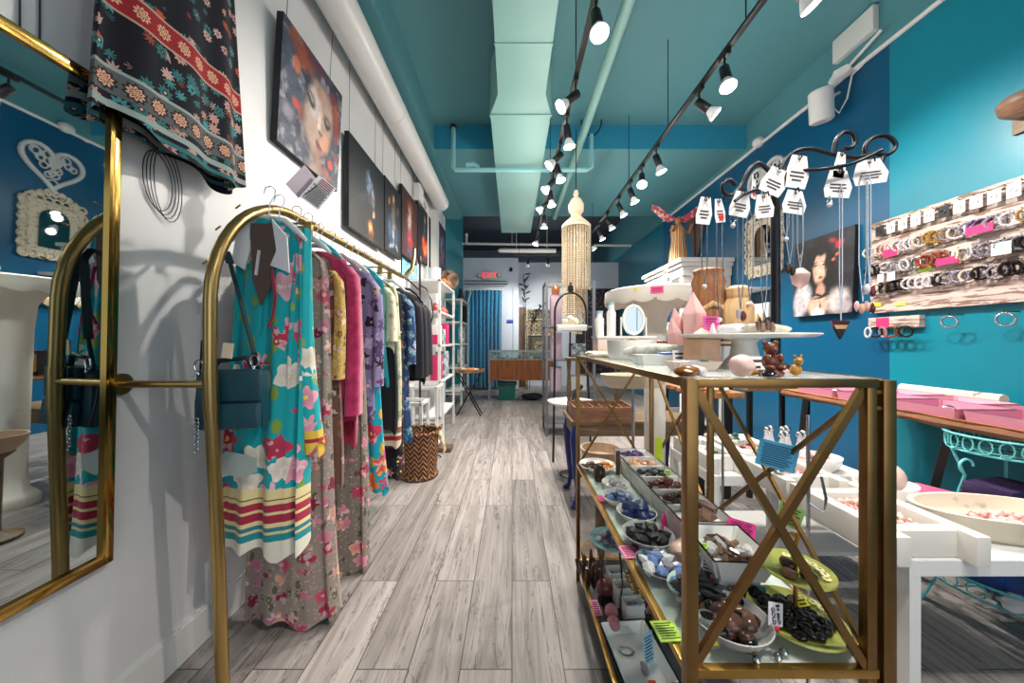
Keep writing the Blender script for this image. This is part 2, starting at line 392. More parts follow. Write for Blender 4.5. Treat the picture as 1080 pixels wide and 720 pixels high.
mid = [(1.83, (.56, .95, .5)), (2.42, (-1.6, 2.0, 1.1)), (2.80, (.9, 2.9, 0)), (3.20, (-1.3, 3.0, 1.2)), (3.42, (1.2, 3.0, 0)), (3.72, (-1.2, 3.3, 1)), (4.02, (.8, 4.0, 0)), (4.3, (-1.3, 4.5, 1.5)), (4.8, (.5, 4.9, 0)), (5.7, (-.9, 5.0, 0))]
for i, (y, a) in enumerate(mid): lamp(.45, y, 3.05, a, f'{ORD[i]} spotlight from the camera on the middle light track')
rgt = [(1.66, (2.7, 1.5, 1.0)), (2.20, (1.25, 1.35, .5)), (2.50, (2.9, 2.2, 1.6)), (3.24, (2.2, 3.1, .4)), (3.60, (.9, 2.3, .7)), (3.95, (2.2, 3.8, .6)), (4.38, (2.4, 4.3, .8)), (4.9, (2.4, 4.9, 1)), (5.4, (2.3, 5.4, 1)), (6.0, (2.6, 6.2, 1.2))]
for i, (y, a) in enumerate(rgt): lamp(1.37, y, 3.05, a, f'{ORD[i]} spotlight from the camera on the right light track')
lamp(1.37, .15, 3.05, (.62, .95, .6), 'added unseen fill spotlight at the front end of the right light track', .6); lamp(.45, .2, 3.05, (.75, 1.2, .8), 'added unseen fill spotlight at the front end of the middle light track', .55)  # two out-of-view spots added as fill on the gold table
lamp(.36, 7.2, 3.02, (-.3, 8.7, 1.3), 'left spotlight on the short rear track'); lamp(.75, 7.2, 3.02, (1.2, 9.2, 1.4), 'right spotlight on the short rear track')

# ------------------------------------------------------------------ ceiling-side fittings on the right
p = onx(903, 38, 2.86)
MB().box((2.845, p.y, p.z), (.05, .34, .2), bev=.006).build('junction_box', M_white, L='flat white cover box high on the right wall', C='box')
p = onx(866, 112, 2.7)
s = T('wall_speaker', 'white cylinder speaker on a bracket below the ceiling on the right', 'speaker', tuple(p))
MB().lathe([(0, -.13), (.075, -.13), (.085, -.12), (.085, .12), (.075, .13), (0, .13)]).build('speaker_body', M_white, s, rot=(R(8), R(-10), 0))
MB().tube([(.07, 0, .02), (.12, 0, .1), (.16, 0, .12)], .012).build('bracket', M_white, s)
MB().tube([(.06, -.02, .0), (.1, -.06, -.1), (.13, -.1, .0), (.15, -.12, .18), (.16, -.2, .2)], .007, 6).build('cable', M_white, s)
p = onx(886, 80, 2.8)
MB().ball(p, (.05, .09, .06), 2, .25).tube([p, p+Vector((.03, -.3, .12))], .012, 6).build('cable_bundle', M_white, L='bundle of white cable at the wall line above the speaker', C='cable')
p = onx(800, 150, 2.84)
MB().ball(p, (.06, .07, .06), 2).tube([p, p+Vector((0, .2, -.05))], .01, 6).build('ceiling_sensor', M_white, L='small round white sensor on the wall line behind the necklaces', C='sensor')
# ------------------------------------------------------------------ left wall: mirror, skirt, wires, paintings
M_brass = mat('polished_brass', 'b08d4a', .16, 1, var=.15, scale=20)
M_rackg = mat('satin_gold_tube', 'b0935e', .32, 1, var=.08, scale=8)
M_wire = mat('dark_wire', '2a2c30', .5)
k = NT('silvered_glass'); k.col('b4bec0'); n = k.noise(k.tc(), 3, 2); k.b.inputs['Metallic'].default_value = 1
k.link(k.math('MULTIPLY', n.outputs[0], .03), k.b.inputs['Roughness']); M_mirror = k.m
# the mirror is fixed to the wall, its top leaning out a little
mw, mh = .62, 1.42
d = T('wall_mirror', 'tall gold framed mirror at the left edge reflecting the blue wall', 'mirror', (-1.222, 1.035-mw/2, .536))
d.rotation_euler = (0, R(1.2), 0)
fr = MB()
for y in (-mw/2, mw/2): fr.box((.0, y-math.copysign(.013, y), mh/2), (.03, .026, mh), bev=.005)
for z in (.013, mh-.013): fr.box((0, 0, z), (.03, mw, .026), bev=.005)
fr.build('mirror_frame', M_brass, d)
m = MB()
for y in (-mw/2+.03, mw/2-.03): m.box((.012, y, mh/2), (.016, .008, mh-.05))
for z in (.03, mh-.03): m.box((.012, 0, z), (.016, mw-.05, .008))
m.build('inner_bead', M_brass, d)
MB().box((.008, 0, mh/2), (.006, mw-.05, mh-.05)).build('mirror_glass', M_mirror, d, smooth=0)
MB().box((-.012, 0, mh/2), (.012, mw-.02, mh-.02)).build('backing', M_black, d, smooth=0)

M_boho = floral('boho_print', '0b0c1c', ['d9a090', 'c85048', '6fb8b4', 'e0b8a8', '50908c'], 13, .46, None, dens=.62, center='141020', speck=None,
    hem=[(0, '2a6a6c'), (.02, '101018'), (.05, '2c5a60'), (.06, 'a8a494'), (.07, '141420'), (.14, 'a8a494'), (.15, '15151f'), (.155, '15151f')])
def boho():
    k = NT('boho_border_print'); v = k.tc(); sx = k.add('ShaderNodeSeparateXYZ'); k.link(v, sx.inputs[0])
    z = sx.outputs[2]; y = sx.outputs[1]
    def dots(z0, r, pitch, cols, base, off=0):
        fy = k.math('SUBTRACT', k.math('FRACT', k.math('ADD', k.math('DIVIDE', y, pitch), off)), .5); fz = k.math('DIVIDE', k.math('SUBTRACT', z, z0), pitch)
        dd = k.math('SQRT', k.math('ADD', k.math('MULTIPLY', fy, fy), k.math('MULTIPLY', fz, fz)))
        a = k.math('MULTIPLY_ADD', k.math('COSINE', k.math('MULTIPLY', k.math('ARCTAN2', fz, fy), 10)), .05, dd)
        return k.ramp(a, cols, 'CONSTANT')
    med = [(0, 'b8503c'), (.06, 'e8c8a0'), (.12, '20141c'), (.19, 'd8a088'), (.27, '2a1218')]
    vo = k.add('ShaderNodeTexVoronoi'); vo.inputs['Scale'].default_value = 25; k.link(v, vo.inputs['Vector'])
    rn = k.add('ShaderNodeSeparateColor'); k.link(vo.outputs['Color'], rn.inputs[0])
    fl = k.ramp(rn.outputs[0], [(0, 'b08880'), (.3, '3f8486'), (.5, 'a84c34'), (.65, 'b89890'), (.8, '2c6468')], 'CONSTANT')
    sb_ = k.add('ShaderNodeVectorMath', operation='SUBTRACT'); k.link(v, sb_.inputs[0]); k.link(vo.outputs['Position'], sb_.inputs[1]); s3 = k.add('ShaderNodeSeparateXYZ'); k.link(sb_.outputs[0], s3.inputs[0])
    vd = k.math('MULTIPLY', vo.outputs['Distance'], k.math('MULTIPLY_ADD', k.math('COSINE', k.math('MULTIPLY', k.math('ARCTAN2', s3.outputs[2], s3.outputs[1]), 9)), .22, 1.05))
    fl = k.mix(k.math('LESS_THAN', vd, .20), fl, '241420'); fl = k.mix(k.math('LESS_THAN', vd, .10), fl, 'd8a890')
    navy = '0a0b18'
    big = k.mix(k.math('MULTIPLY', k.math('LESS_THAN', vd, .5), k.math('GREATER_THAN', rn.outputs[1], .3)), navy, fl)
    few = k.mix(k.math('MULTIPLY', k.math('LESS_THAN', vd, .42), k.math('GREATER_THAN', rn.outputs[1], .5)), navy, fl)
    red = dots(.36, .03, .062, med[:4]+[(.3, '8c1c22')], None); low = dots(.105, .03, .062, med[:4]+[(.3, '2a2622'), (.42, '54585a')], None, .3)
    def band(c, lo, hi, x): return k.mix(k.math('MULTIPLY', k.math('GREATER_THAN', z, lo), k.math('LESS_THAN', z, hi)), c, x)
    c = k.mix(k.math('GREATER_THAN', z, .42), big, few)
    c = band(c, .325, .395, red); c = band(c, .318, .325, 'b09080'); c = band(c, .395, .402, 'b09080')
    c = band(c, .07, .14, low); c = band(c, .14, .15, '8f9c98'); c = band(c, .03, .05, '8f9c98'); c = band(c, 0, .015, '2a6a70')
    k.col(c); return k.set(.85, sheen=.1, spec=.2)
M_bohob = boho()
# skirt hung flat against the wall above the mirror; cloth runs along Y
sk = T('boho_skirt', 'black skirt with red and pink medallion borders hung high on the left wall', 'skirt', (-1.165, 1.20, 1.84))
hw = lambda t: .20+.065*t
def fskirt(u, t):
    th = 2*pi*u; f = 1+.16*t*sin(7*th+1)+.08*t*sin(4*th)
    y = hw(t)*cos(th)*(1+.05*t*sin(5*th)); x = (.03+.015*t)*sin(th)*f+.010*t*sin(9*th)
    z = 1.15*(1-t)+(.02*sin(3*th+.6)+.012*cos(5*th)-.03*sin(th)*0)*t-.10*max(0, cos(th))*t*0
    return (x, y, z)
MB().grid(fskirt, 96, 26, True).build('skirt_cloth', M_bohob, sk)
MB().tube([(0, -.2, 1.15), (0, .2, 1.15)], .012).build('waistband', M_bohob, sk)
MB().tube([(0, -.14, 1.17), (0, .14, 1.17)], .006).tube([(0, 0, 1.17), (.0, 0, 1.25), (-.05, 0, 1.28), (-.08, 0, 1.27)], .004).build('skirt_hanger', M_black, L='clip hanger holding the black medallion skirt', C='hanger', loc=sk.location)
p = onx(160, 180, -1.243); w = MB()
for i in range(4): w.tube([(-1.238+i*.002, 1.18+.05*sin(t)+.01*i+.02*sin(t/2), 1.76+(.1+.01*i)*cos(t)) for t in [j*pi/10 for j in range(20)]], .0016, 5, True)
w.tube([(-1.24, 1.2, 1.86), (-1.24, 1.21, 3.4)], .0016, 5)
w.build('wire_coil', M_wire, L='coil of black wire hanging on the wall below the skirt', C='wire')
# hanging wires of the picture rail
G = 'picture hanging wires'
wl = MB().tube([(-1.24, 0, 0), (-1.24, 0, 1)], .0022, 6).build('hanging_wire', M_wire, loc=(0, .86, 1.98), L='thin dark hanging wire on the left wall above the mirror', C='wire', G=G); wl.scale = (1, 1, 1.8)
for px in (40, 163, 168, 176):
    Y = 1.245*360/(540-px); dup(wl, (0, Y, 1.98), scale=(1, 1, 1.8))
def paint_mat(name):
    k = NT(name); a = k.add('ShaderNodeAttribute', attribute_name='Col'); n = k.noise(k.tc(), 60, 4)
    k.col(a.outputs['Color']); k.bump(n.outputs[0], .2, .003); return k.set(.45)
M_paint = paint_mat('oil_paint'); M_canvas = mat('black_canvas_edge', '15171c', .7)
def nz(u, v, s, o=0): return noise.fractal(Vector((u*s, v*s, o)), .7, 2.1, 4)
def layers(base, ls, u, v, tex=.12, ts=9, o=0):
    wu = u+.02*nz(u, v, 7, 5+o); wv = v+.02*nz(u, v, 7, 9+o)
    c = Vector(base(u, v) if callable(base) else lin(base)[:3])
    for cx, cy, rx, ry, rot, colr, soft in ls:
        dx, dy = wu-cx, wv-cy; a = R(rot); x = (dx*cos(a)+dy*sin(a))/rx; y = (-dx*sin(a)+dy*cos(a))/ry
        r = math.hypot(x, y); f = max(0, min(1, (1-r)/max(soft, .01))); f = f*f*(3-2*f)
        c = c.lerp(Vector(lin(colr)[:3]), f)
    return c*(1+tex*2*nz(u, v, ts, 2+o))
def picture(name, L, C, w, h, th, fn, loc, rot, nu=70, nv=80, G=None, edge=None, wires=0):
    """canvas lying in its local YZ plane, front facing +X; u runs along +Y"""
    r = T(name, L, C, loc, G=G); r.rotation_euler = rot
    MB().box((0, 0, 0), (th, w, h), bev=.003).build('stretched_canvas', edge or M_canvas, r, smooth=0)
    mb = MB().grid(lambda u, v: (th/2+.0012, (u-.5)*w*.995, (v-.5)*h*.995), nu, nv)
    o = mb.build('painted_front', M_paint, r); me = o.data
    ca = me.color_attributes.new('Col', 'FLOAT_COLOR', 'POINT'); buf = []
    for j in range(nv):
        for i in range(nu):
            c = fn(i/(nu-1), j/(nv-1)); buf += [max(0, c[0]), max(0, c[1]), max(0, c[2]), 1]
    ca.data.foreach_set('color', buf)
    if wires:
        for y in (-w*.36, w*.36): MB().tube([(-th/2-.008, y, h/2-.01), (-.02, y, h/2+wires)], .0018, 5).build('hanging_wire', M_wire, r)
    return r
def face1(u, v):
    def b(u, v):
        t = nz(u, v, 5, 1); t2 = nz(u, v, 9, 4)
        c = Vector(lin('3c4658')[:3]).lerp(Vector(lin('1b2238')[:3]), min(1, max(0, .5+t)))
        c = c.lerp(Vector(lin('8c8a92')[:3]), max(0, min(1, (t2-.1)*1.6)))
        return c.lerp(Vector(lin('88452c')[:3]), max(0, min(1, (nz(u, v, 4, 8)-.28)*2)))
    L = [(.3, .88, .2, .16, 20, '8a4028', .8), (.52, .93, .25, .09, 0, '5a3040', .7), (.85, .72, .14, .22, 10, '9a4a2a', .8), (.92, .55, .1, .14, 0, '7c2c30', .8), (.15, .62, .1, .09, 0, '45485c', .5),
         (.21, .42, .06, .05, 0, 'b83428', .5), (.2, .74, .07, .07, 0, 'b0603c', .5), (.84, .2, .06, .06, 0, 'b03a2c', .5), (.12, .3, .12, .1, 0, '7c7480', .8), (.62, .86, .07, .06, 0, '7c8894', .5), (.8, .84, .09, .07, 0, '6c2c3a', .5),
         (.60, .48, .31, .44, -16, '3c3038', .3), (.59, .50, .27, .40, -16, '9c8478', .3), (.5, .62, .13, .24, -10, 'aca6a2', .6), (.7, .36, .1, .16, -20, 'b4846a', .7), (.56, .74, .12, .08, -20, 'a07460', .8),
         (.44, .60, .115, .075, -22, '241c22', .55), (.73, .55, .10, .07, -12, '201820', .55), (.44, .615, .075, .03, -24, '8a8078', .5), (.73, .565, .065, .028, -14, '786860', .5),
         (.585, .48, .045, .16, -12, 'c8b4a4', .8), (.61, .385, .065, .03, -10, '5c4440', .7), (.60, .27, .11, .03, -14, '5c2c30', .5), (.605, .24, .085, .026, -14, '8c4a48', .5), (.59, .20, .07, .03, -14, '7a5c50', .9), (.58, .13, .12, .07, -14, '846450', .9), (.55, .03, .2, .1, 0, '8a7468', .9), (.35, .3, .05, .2, -10, '7c6c68', .9)]
    return layers(b, L, u, v, .10, 16)
def genie(u, v):
    L = [(.5, .55, .42, .42, 0, '10151b', .9), (.55, .62, .17, .28, 8, '3c4c60', .9), (.52, .68, .1, .2, 10, '5c6c84', .9), (.62, .55, .06, .2, 5, '7c8494', .8), (.58, .5, .1, .15, 0, '1c2026', .7), (.6, .52, .05, .1, 0, '6c4a38', .8), (.66, .36, .05, .06, 0, 'c09060', .7), (.65, .33, .03, .03, 0, 'e8c890', .8), (.35, .45, .2, .06, 30, '28323e', .9), (.56, .15, .12, .14, 0, '5a3420', .6), (.56, .17, .08, .1, 0, 'b07038', .6), (.56, .17, .04, .06, 0, 'e0a860', .8), (.55, .04, .16, .05, 0, '4a2c20', .7)]
    return layers('0a0d11', L, u, v, .5, 18, 3)
def lady(u, v):
    L = [(.5, .5, .4, .5, 0, '151c28', .9), (.5, .75, .2, .2, 0, '4c3424', .8), (.52, .8, .07, .09, 0, 'a87c5c', .6), (.5, .55, .16, .2, 0, '58504c', .7), (.3, .35, .2, .25, 20, '38506c', .9), (.7, .3, .2, .25, -20, '2c4058', .9), (.5, .3, .08, .2, 10, '8890a0', .8), (.6, .42, .06, .05, 0, 'a0703c', .6), (.25, .72, .05, .06, 0, 'b07030', .6), (.8, .7, .06, .08, 0, '78502c', .7), (.4, .12, .25, .06, 15, '7888a0', .9), (.72, .14, .12, .04, -20, 'a0a4ac', .8)]
    return layers('0c1018', L, u, v, .6, 16, 6)
def empress(u, v):
    L = [(.5, .55, .45, .45, 0, '5a2a20', .9), (.5, .8, .26, .16, 0, '8c4a30', .8), (.48, .72, .1, .1, 0, 'c09880', .6), (.46, .55, .16, .2, 10, 'b0a098', .7), (.5, .3, .3, .22, -10, '8c2830', .8), (.45, .35, .16, .14, 20, 'b04850', .8), (.5, .12, .3, .1, 0, '4c4860', .8), (.75, .5, .08, .25, 0, '3c1c1c', .8), (.2, .3, .1, .2, 0, '38303c', .8)]
    return layers('3a1818', L, u, v, .4, 12, 8)
def flame(u, v):
    L = [(.5, .8, .28, .18, 0, '1c2434', .9), (.5, .8, .05, .1, 0, 'd8a050', .7), (.5, .62, .12, .14, 0, '38445c', .8), (.5, .3, .34, .26, 0, '90301c', .8), (.42, .3, .12, .24, 12, 'd85028', .7), (.6, .28, .1, .22, -14, 'e86830', .7), (.5, .22, .08, .12, 0, 'f0a060', .8), (.5, .05, .4, .06, 0, '501818', .8)]
    return layers('10131c', L, u, v, .35, 14, 11)
def cosmic(u, v):
    L = [(.5, .6, .4, .4, 0, '28406c', .9), (.3, .75, .14, .2, 20, '8c4468', .8), (.65, .7, .16, .14, 0, '5c78a8', .8), (.5, .5, .1, .3, 10, '88a0c0', .8), (.6, .3, .2, .2, 0, 'a83c50', .8), (.4, .2, .2, .12, 0, '3c60a0', .8), (.75, .45, .08, .12, 0, 'c87058', .7)]
    return layers('1a2748', L, u, v, .5, 12, 15)
X0 = -1.205
def lp(pxl, pxr, pyt_l, pyb_l):
    yl = -X0*360/(540-pxl); yr = -X0*360/(540-pxr); zt = CAMH+(360-pyt_l)/360*yl; zb = CAMH+(360-pyb_l)/360*yl
    return (X0, (yl+yr)/2, (zt+zb)/2), yr-yl, zt-zb
for nm, L, box, fn, tilt in (
    ('canvas_painting', 'large painting of a sleeping woman\'s face among orange and grey flowers', (291, 356, 10, 147), face1, -3),
    ('canvas_painting', 'black painting of a blue cloaked figure above a glowing orange lamp', (365, 403, 137, 238), genie, 0),
    ('canvas_painting', 'dark painting of an ornate blue figure between the black and the red paintings', (403.6, 421, 184, 262), lady, 0),
    ('canvas_painting', 'red brown painting of a robed pale figure', (422, 438.5, 193, 267), empress, 0),
    ('canvas_painting', 'dark painting with bright orange flames at its foot', (439, 453, 210, 271), flame, 0),
    ('canvas_painting', 'blue and pink painting at the far end beside the white column', (459, 469, 228, 282), cosmic, 0)):
    c, w, h = lp(*box)
    wz = 3.45-c[2]-h/2
    picture(nm, L, 'painting', w-.01, h, .035, fn, c, (0, R(-tilt), 0), wires=wz, nu=80 if tilt else 60, nv=90 if tilt else 60)
MB().bx(-1.245, -1.16, 5.2, 5.42, 0, 3.5).build('wall_column', M_white, L='narrow white column on the left wall before the last painting', C='column', smooth=0)
p = onx(443, 205, -1.18)
jb = T('electrical_box', 'white electrical box with a conduit beside the end of the round pipe', 'box', (-1.2, p.y, p.z))
MB().box((0, 0, 0), (.08, .2, .22), bev=.008).build('box_body', M_white, jb)
MB().tube([(0, .1, .02), (0, .3, .03), (0, .42, -.02), (0, .44, -.3), (0, .44, -1.2)], .022).build('conduit', M_pipew, jb)
p = onx(432, 283, -1.238)
picture('canvas_painting', 'small pale blue print leaning above the end of the gold rail', 'picture', .62, .3, .012, lambda u, v: layers('7cb4c4', [(.3, .7, .2, .3, 0, '4c94a8', .8), (.7, .4, .25, .3, 0, 'a8ccd0', .8)], u, v, .3, 12, 20), (-1.236, p.y, p.z), (0, 0, 0), 30, 30)

# ------------------------------------------------------------------ gold clothes rail
RX = -.955
d = T('clothes_rail', 'gold tubular clothes rail with an arched front post fixed to the left wall', 'clothes rack', (RX, 1.08, 0))
arc = [(0, .42-.42*cos(t), 1.33+.42*sin(t)) for t in [i*pi/2/12 for i in range(13)]]
MB().tube([(0, .05, 0.0), (0, .03, .5), (0, 0, 1.06)]+arc+[(0, 1.9, 1.765), (0, 1.98, 1.78), (0, 2.16, 1.88), (0, 2.24, 2.0), (0, 2.25, 2.1)], .0185, 14).build('rail_tube', M_rackg, d)
MB().tube([(0, .004, .98), (0, 0, 1.11)], .0205, 14).build('sleeve_joint', M_rackg, d)
for y, z in ((0, 1.065), (.56, 1.745)):
    MB().tube([(0, y, z), (-.28, y, z)], .012, 10).build('wall_arm', M_rackg, d)
    MB().tube([(-.278, y, z), (-.288, y, z)], .034, 20).build('wall_flange', M_rackg, d)
MB().lathe([(0, 0), (.03, 0), (.03, .01), (.02, .02), (0, .02)], (0, .05, 0)).build('foot', M_rackg, d)
for i, (y, z) in enumerate(((.004, 1.42), (.05, 1.54), (.13, 1.64))):
    MB().tube([(0, y-.03, z+.02), (.02, y-.035, z+.03)], .003, 6).build('peg', M_rackg, d)
RT = 1.75                                                            # top of the straight rail
def railz(y):
    y -= 1.08
    return 1.33+math.sqrt(max(0, .42**2-(.42-y)**2)) if y < .42 else RT
# ------------------------------------------------------------------ clothes on the gold rail
CREAM = 'e8d8a0'
hemA = [(0, 'd8d4c4'), (.05, '1f8894'), (.075, 'd8c890'), (.085, '2a7c8c'), (.1, 'e2cf9a'), (.115, 'a02844'), (.145, 'e2cf9a'), (.155, 'a82c48'), (.18, 'e2cf9a'), (.195, '6c5c3c'), (.2, 'e2cf9a'), (.22, 'e2cf9a'), (.235, 'e2cf9a')]
M_teal = floral('teal_garden_print', '12a0a8', ['d8486c', 'e8a0b4', 'e4dccc', 'c43858', 'e0b0bc', 'e8e0d0'], 10.5, .60, leaf='7c9c48', dens=.75, hem=hemA)
M_teal2 = floral('teal_sleeve_print', '14a4ac', ['d8486c', 'e8a0b4', 'e4dccc', 'cc4460', 'e8e0d0'], 11.5, .58, leaf='8cac58', dens=.75, hem=[(0, 'e0b848'), (.03, 'a82c40'), (.045, 'e0b848'), (.075, 'e0b848')])
M_mesh1 = floral('tan_rose_mesh_print', '94857c', ['c87890', 'b03050', 'd8a090', '8c2444', 'd48ca8', 'c85c70'], 15, .5, leaf='5c5c48', dens=.85, speck='aa9c92', center='e0a0b0')
M_mesh2 = floral('olive_rose_mesh_print', '7c746a', ['c04460', 'd88c9c', 'a02440', 'd87c98', 'e0a08c'], 13, .52, leaf='4c5440', dens=.8, speck='948c82', center='d87090')
M_gold = floral('gold_lace_print', 'b8944c', ['8c5c34', 'd8b870', '7c4830'], 26, .5, dens=.8, speck='d8bc80')
M_brn = floral('brown_lace_print', '6c4c40', ['a07860', '583830', 'b08870'], 20, .5, dens=.8)
def velvet(name, c, d):
    k = NT(name); n = k.noise(k.tc(), 22, 5, .65); k.col(k.ramp(n.outputs[0], [(.35, c), (.65, d)])); k.bump(n.outputs[0], .25, .004); return k.set(.8, sheen=.6, spec=.2)
M_pink = velvet('raspberry_velvet', 'a01c4c', 'c8386c'); M_red = velvet('dark_red_velvet', '8c1430', 'a82040')
M_lav = floral('lilac_black_print', '8c84ac', ['2c2438', '5c4470', 'c8bcd8', '241c30', '6c3c78'], 16, .6, dens=.9, center='b8a8c8')
M_brt = floral('turquoise_orange_print', '18a0b4', ['e87c38', 'd83c60', 'e8a848', 'c84880', 'e05848'], 9, .66, leaf='e0b040', dens=.85)
M_tealp = mat('plain_teal_cloth', '1f98a8', .8, var=.1, scale=9)
M_lace = floral('cream_lace_print', 'd8ccac', ['c0ac84', 'e8e0cc'], 26, .5, center='b8a070')
M_blk = mat('black_cloth', '12121a', .85, var=.3, scale=10, bump=.1)
M_green = floral('green_ivory_print', 'c0c4a4', ['6c8c60', '8ca478', 'd8d4c0', 'b8686c'], 14, .58, dens=.9, hem=[(0, 'd8ccb0'), (.03, 'b02838'), (.06, 'd8ccb0'), (.08, '58845c'), (.1, 'b83040'), (.12, 'e0d4bc'), (.16, 'e0d4bc')])
M_dkfl = floral('black_red_print', '17131a', ['7c2c30', '3c3028', 'a04c48', '28303c'], 13, .6, dens=.9)
M_blue = floral('blue_ornament_print', '24406c', ['3c6c98', '16284c', '58889c', '2c7c8c'], 18, .6, dens=.9, center='a0c0d0')
M_strp = mat('charcoal_stripe_cloth', '1c1a26', .85, var=.35, scale=40, stretch=(1, 1, .02))
M_whiteh = mat('white_plastic', 'e0e0e2', .35, var=.03); M_tealh = mat('turquoise_plastic', '3aa8b4', .35); M_hook = mat('chrome_wire', 'b8bcc0', .2, 1)
M_pinkh = mat('grey_plastic', 'b8a8b0', .4)
def garment(name, L, y, ztop, zbot, sh, hem, dep, m, folds=7, amp=.12, xc=RX, neck=.06, shz=.07, C='dress', seed=0, sleeves=None, rows=22, top_dep=.02, hemwave=.02, sm=None, bulge=0):
    h = ztop-zbot; o = T(name, L, C, (xc, y, zbot))
    def fn(u, t):
        th = 2*pi*u; dz = t*h
        if dz < shz: a = neck+(sh-neck)*math.sqrt(dz/shz)
        else: a = sh+(hem-sh)*((dz-shz)/(h-shz))+bulge*sin(pi*t)
        b = top_dep+(dep-top_dep)*min(1, t*1.6)
        w_ = sin(folds*th+seed+.6*sin(2.3*t+seed)); f = 1.5*amp*(.3+.7*t)*(w_*abs(w_)**.3+.55*sin((folds*2-3)*th+seed*2+t))
        x = a*cos(th)*(1+.25*f*abs(sin(th))); yy = b*sin(th)*(1+f*.6)+dep*f*1.25
        z = h*(1-t)+hemwave*t*t*sin(3*th+seed)+(.012*t*t)*sin(folds*th+seed)
        return (x+.015*sin(4*t+seed)*t, yy+.01*sin(3*t+seed), z)
    MB().grid(fn, 150, rows, True).build('cloth', m, o)
    if sleeves:
        ln, r, ang = sleeves
        for s in (-1, 1):
            p = [(s*(sh-.02), 0, h-shz-.01), (s*(sh+.015), 0, h-shz-.06), (s*(sh+.02+.1*ang), 0, h-shz-ln*.5), (s*(sh+.015+.2*ang), -.01, h-shz-ln)]
            mb = MB(); base = [Vector(q) for q in p]
            def sf(u, t):
                i = min(2, int(t*3)); f = t*3-i; c = base[i].lerp(base[i+1], f); th = 2*pi*u
                rr = r*(.8+.35*t)*(1+.12*sin(4*th+seed)*t)
                return (c.x+rr*.75*cos(th), c.y+rr*sin(th), c.z)
            mb.grid(sf, 28, 14, True).build('sleeve', sm or m, o)
    return o
HN = {}
def hanger(y, w, m, kind, L, z=RT, x=RX, G=None):
    """wire hook over the rail and shaped shoulder arms; base at the rail"""
    o = T('clothes_hanger', L, 'hanger', (x, y, z), G=G)
    MB().tube([(-.02, 0, .005), (-.012, 0, .03), (.008, 0, .034), (.024, 0, .02), (.022, 0, 0), (.004, 0, -.03), (0, 0, -.075)], .0022, 6).build('hook', M_hook, o)
    if kind == 'wide': MB().tube([(-w, 0, -.17), (-w*.8, 0, -.14), (-.06, 0, -.095), (0, 0, -.085), (.06, 0, -.095), (w*.8, 0, -.14), (w, 0, -.17)], [.006, .012, .011, .011, .011, .012, .006], 10).build('shoulder_arms', m, o)
    elif kind == 'clip':
        MB().tube([(-w, 0, -.08), (w, 0, -.08)], .005, 8).build('bar', m, o)
        for s in (-1, 1): MB().box((s*w*.8, 0, -.1), (.03, .018, .05), bev=.003).build('clip', M_rackg, o)
    else: MB().tube([(-w, 0, -.16), (-.03, 0, -.08), (0, 0, -.075), (.03, 0, -.08), (w, 0, -.16), (0, 0, -.165)], .003, 6, True).build('wire_frame', m, o)
    return o
# the teal handbag on the arch
M_bag = mat('teal_leather', '0c3d4a', .38, var=.12, scale=30, bump=.15); M_bagd = mat('dark_teal_strap', '0a2c34', .45)
b = T('shoulder_bag', 'dark teal leather handbag with long straps hanging at the front of the gold rail', 'handbag', (-.945, 1.165, .90))
b.rotation_euler = (0, 0, R(14))
MB().box((0, 0, .105), (.20, .07, .20), bev=.022).build('bag_body', M_bag, b)
MB().box((.015, -.043, .155), (.165, .022, .105), bev=.009).build('flap', M_bag, b)
MB().box((.015, -.046, .055), (.16, .03, .085), rot=(R(-6), 0, 0), bev=.01).build('front_pocket', M_bag, b)
MB().tube([(-.095, -.03, .02), (-.1, -.02, .1), (-.095, -.01, .2)], .004, 6).build('piping', M_bagd, b)
def strap(pts, w):
    m = MB(); P = [Vector(p) for p in pts]
    for a, c in zip(P, P[1:]): m.bar(a, c+(c-a).normalized()*.003, w, .004)
    return m
strap([(-.08, -.02, .2), (-.07, -.03, .3), (-.03, -.03, .56), (-.02, -.01, .60)], .022).build('strap', M_bagd, b)
strap([(.075, -.02, .2), (.07, -.03, .26), (.0, -.03, .56), (-.02, -.01, .60)], .022).build('strap', M_bagd, b)
strap([(-.09, .02, .2), (-.09, .02, .4), (-.06, .0, .58), (-.02, .0, .60)], .02).build('strap', M_bagd, b)
hd = MB().tube([(-.06, -.01, .2), (-.04, -.015, .235), (.04, -.015, .245), (.06, -.01, .2)], .008).build('top_handle', M_bagd, b)
for x, z in ((-.085, .22), (.072, .235)):
    MB().tube([(x+.012*cos(t), -.035, z+.02*sin(t)) for t in [i*pi/6 for i in range(12)]], .003, 6, True).build('ring', M_hook, b)
    MB().ball((x, -.04, z-.025), (.006, .005, .012), 1).build('clasp', M_hook, b)
ch = MB()
for i in range(9): ch.tube([(-.075+.006*cos(t), -.066+.002*(i % 2), .05-i*.012+.009*sin(t)) for t in [j*pi/4 for j in range(8)]], .0018, 5, True)
ch.build('chain_pull', M_hook, b)
MB().box((-.0, -.045, .27), (.03, .004, .05), rot=(0, R(8), 0)).build('paper_tag', mat('cream_card', 'ddd2b4', .7), b)
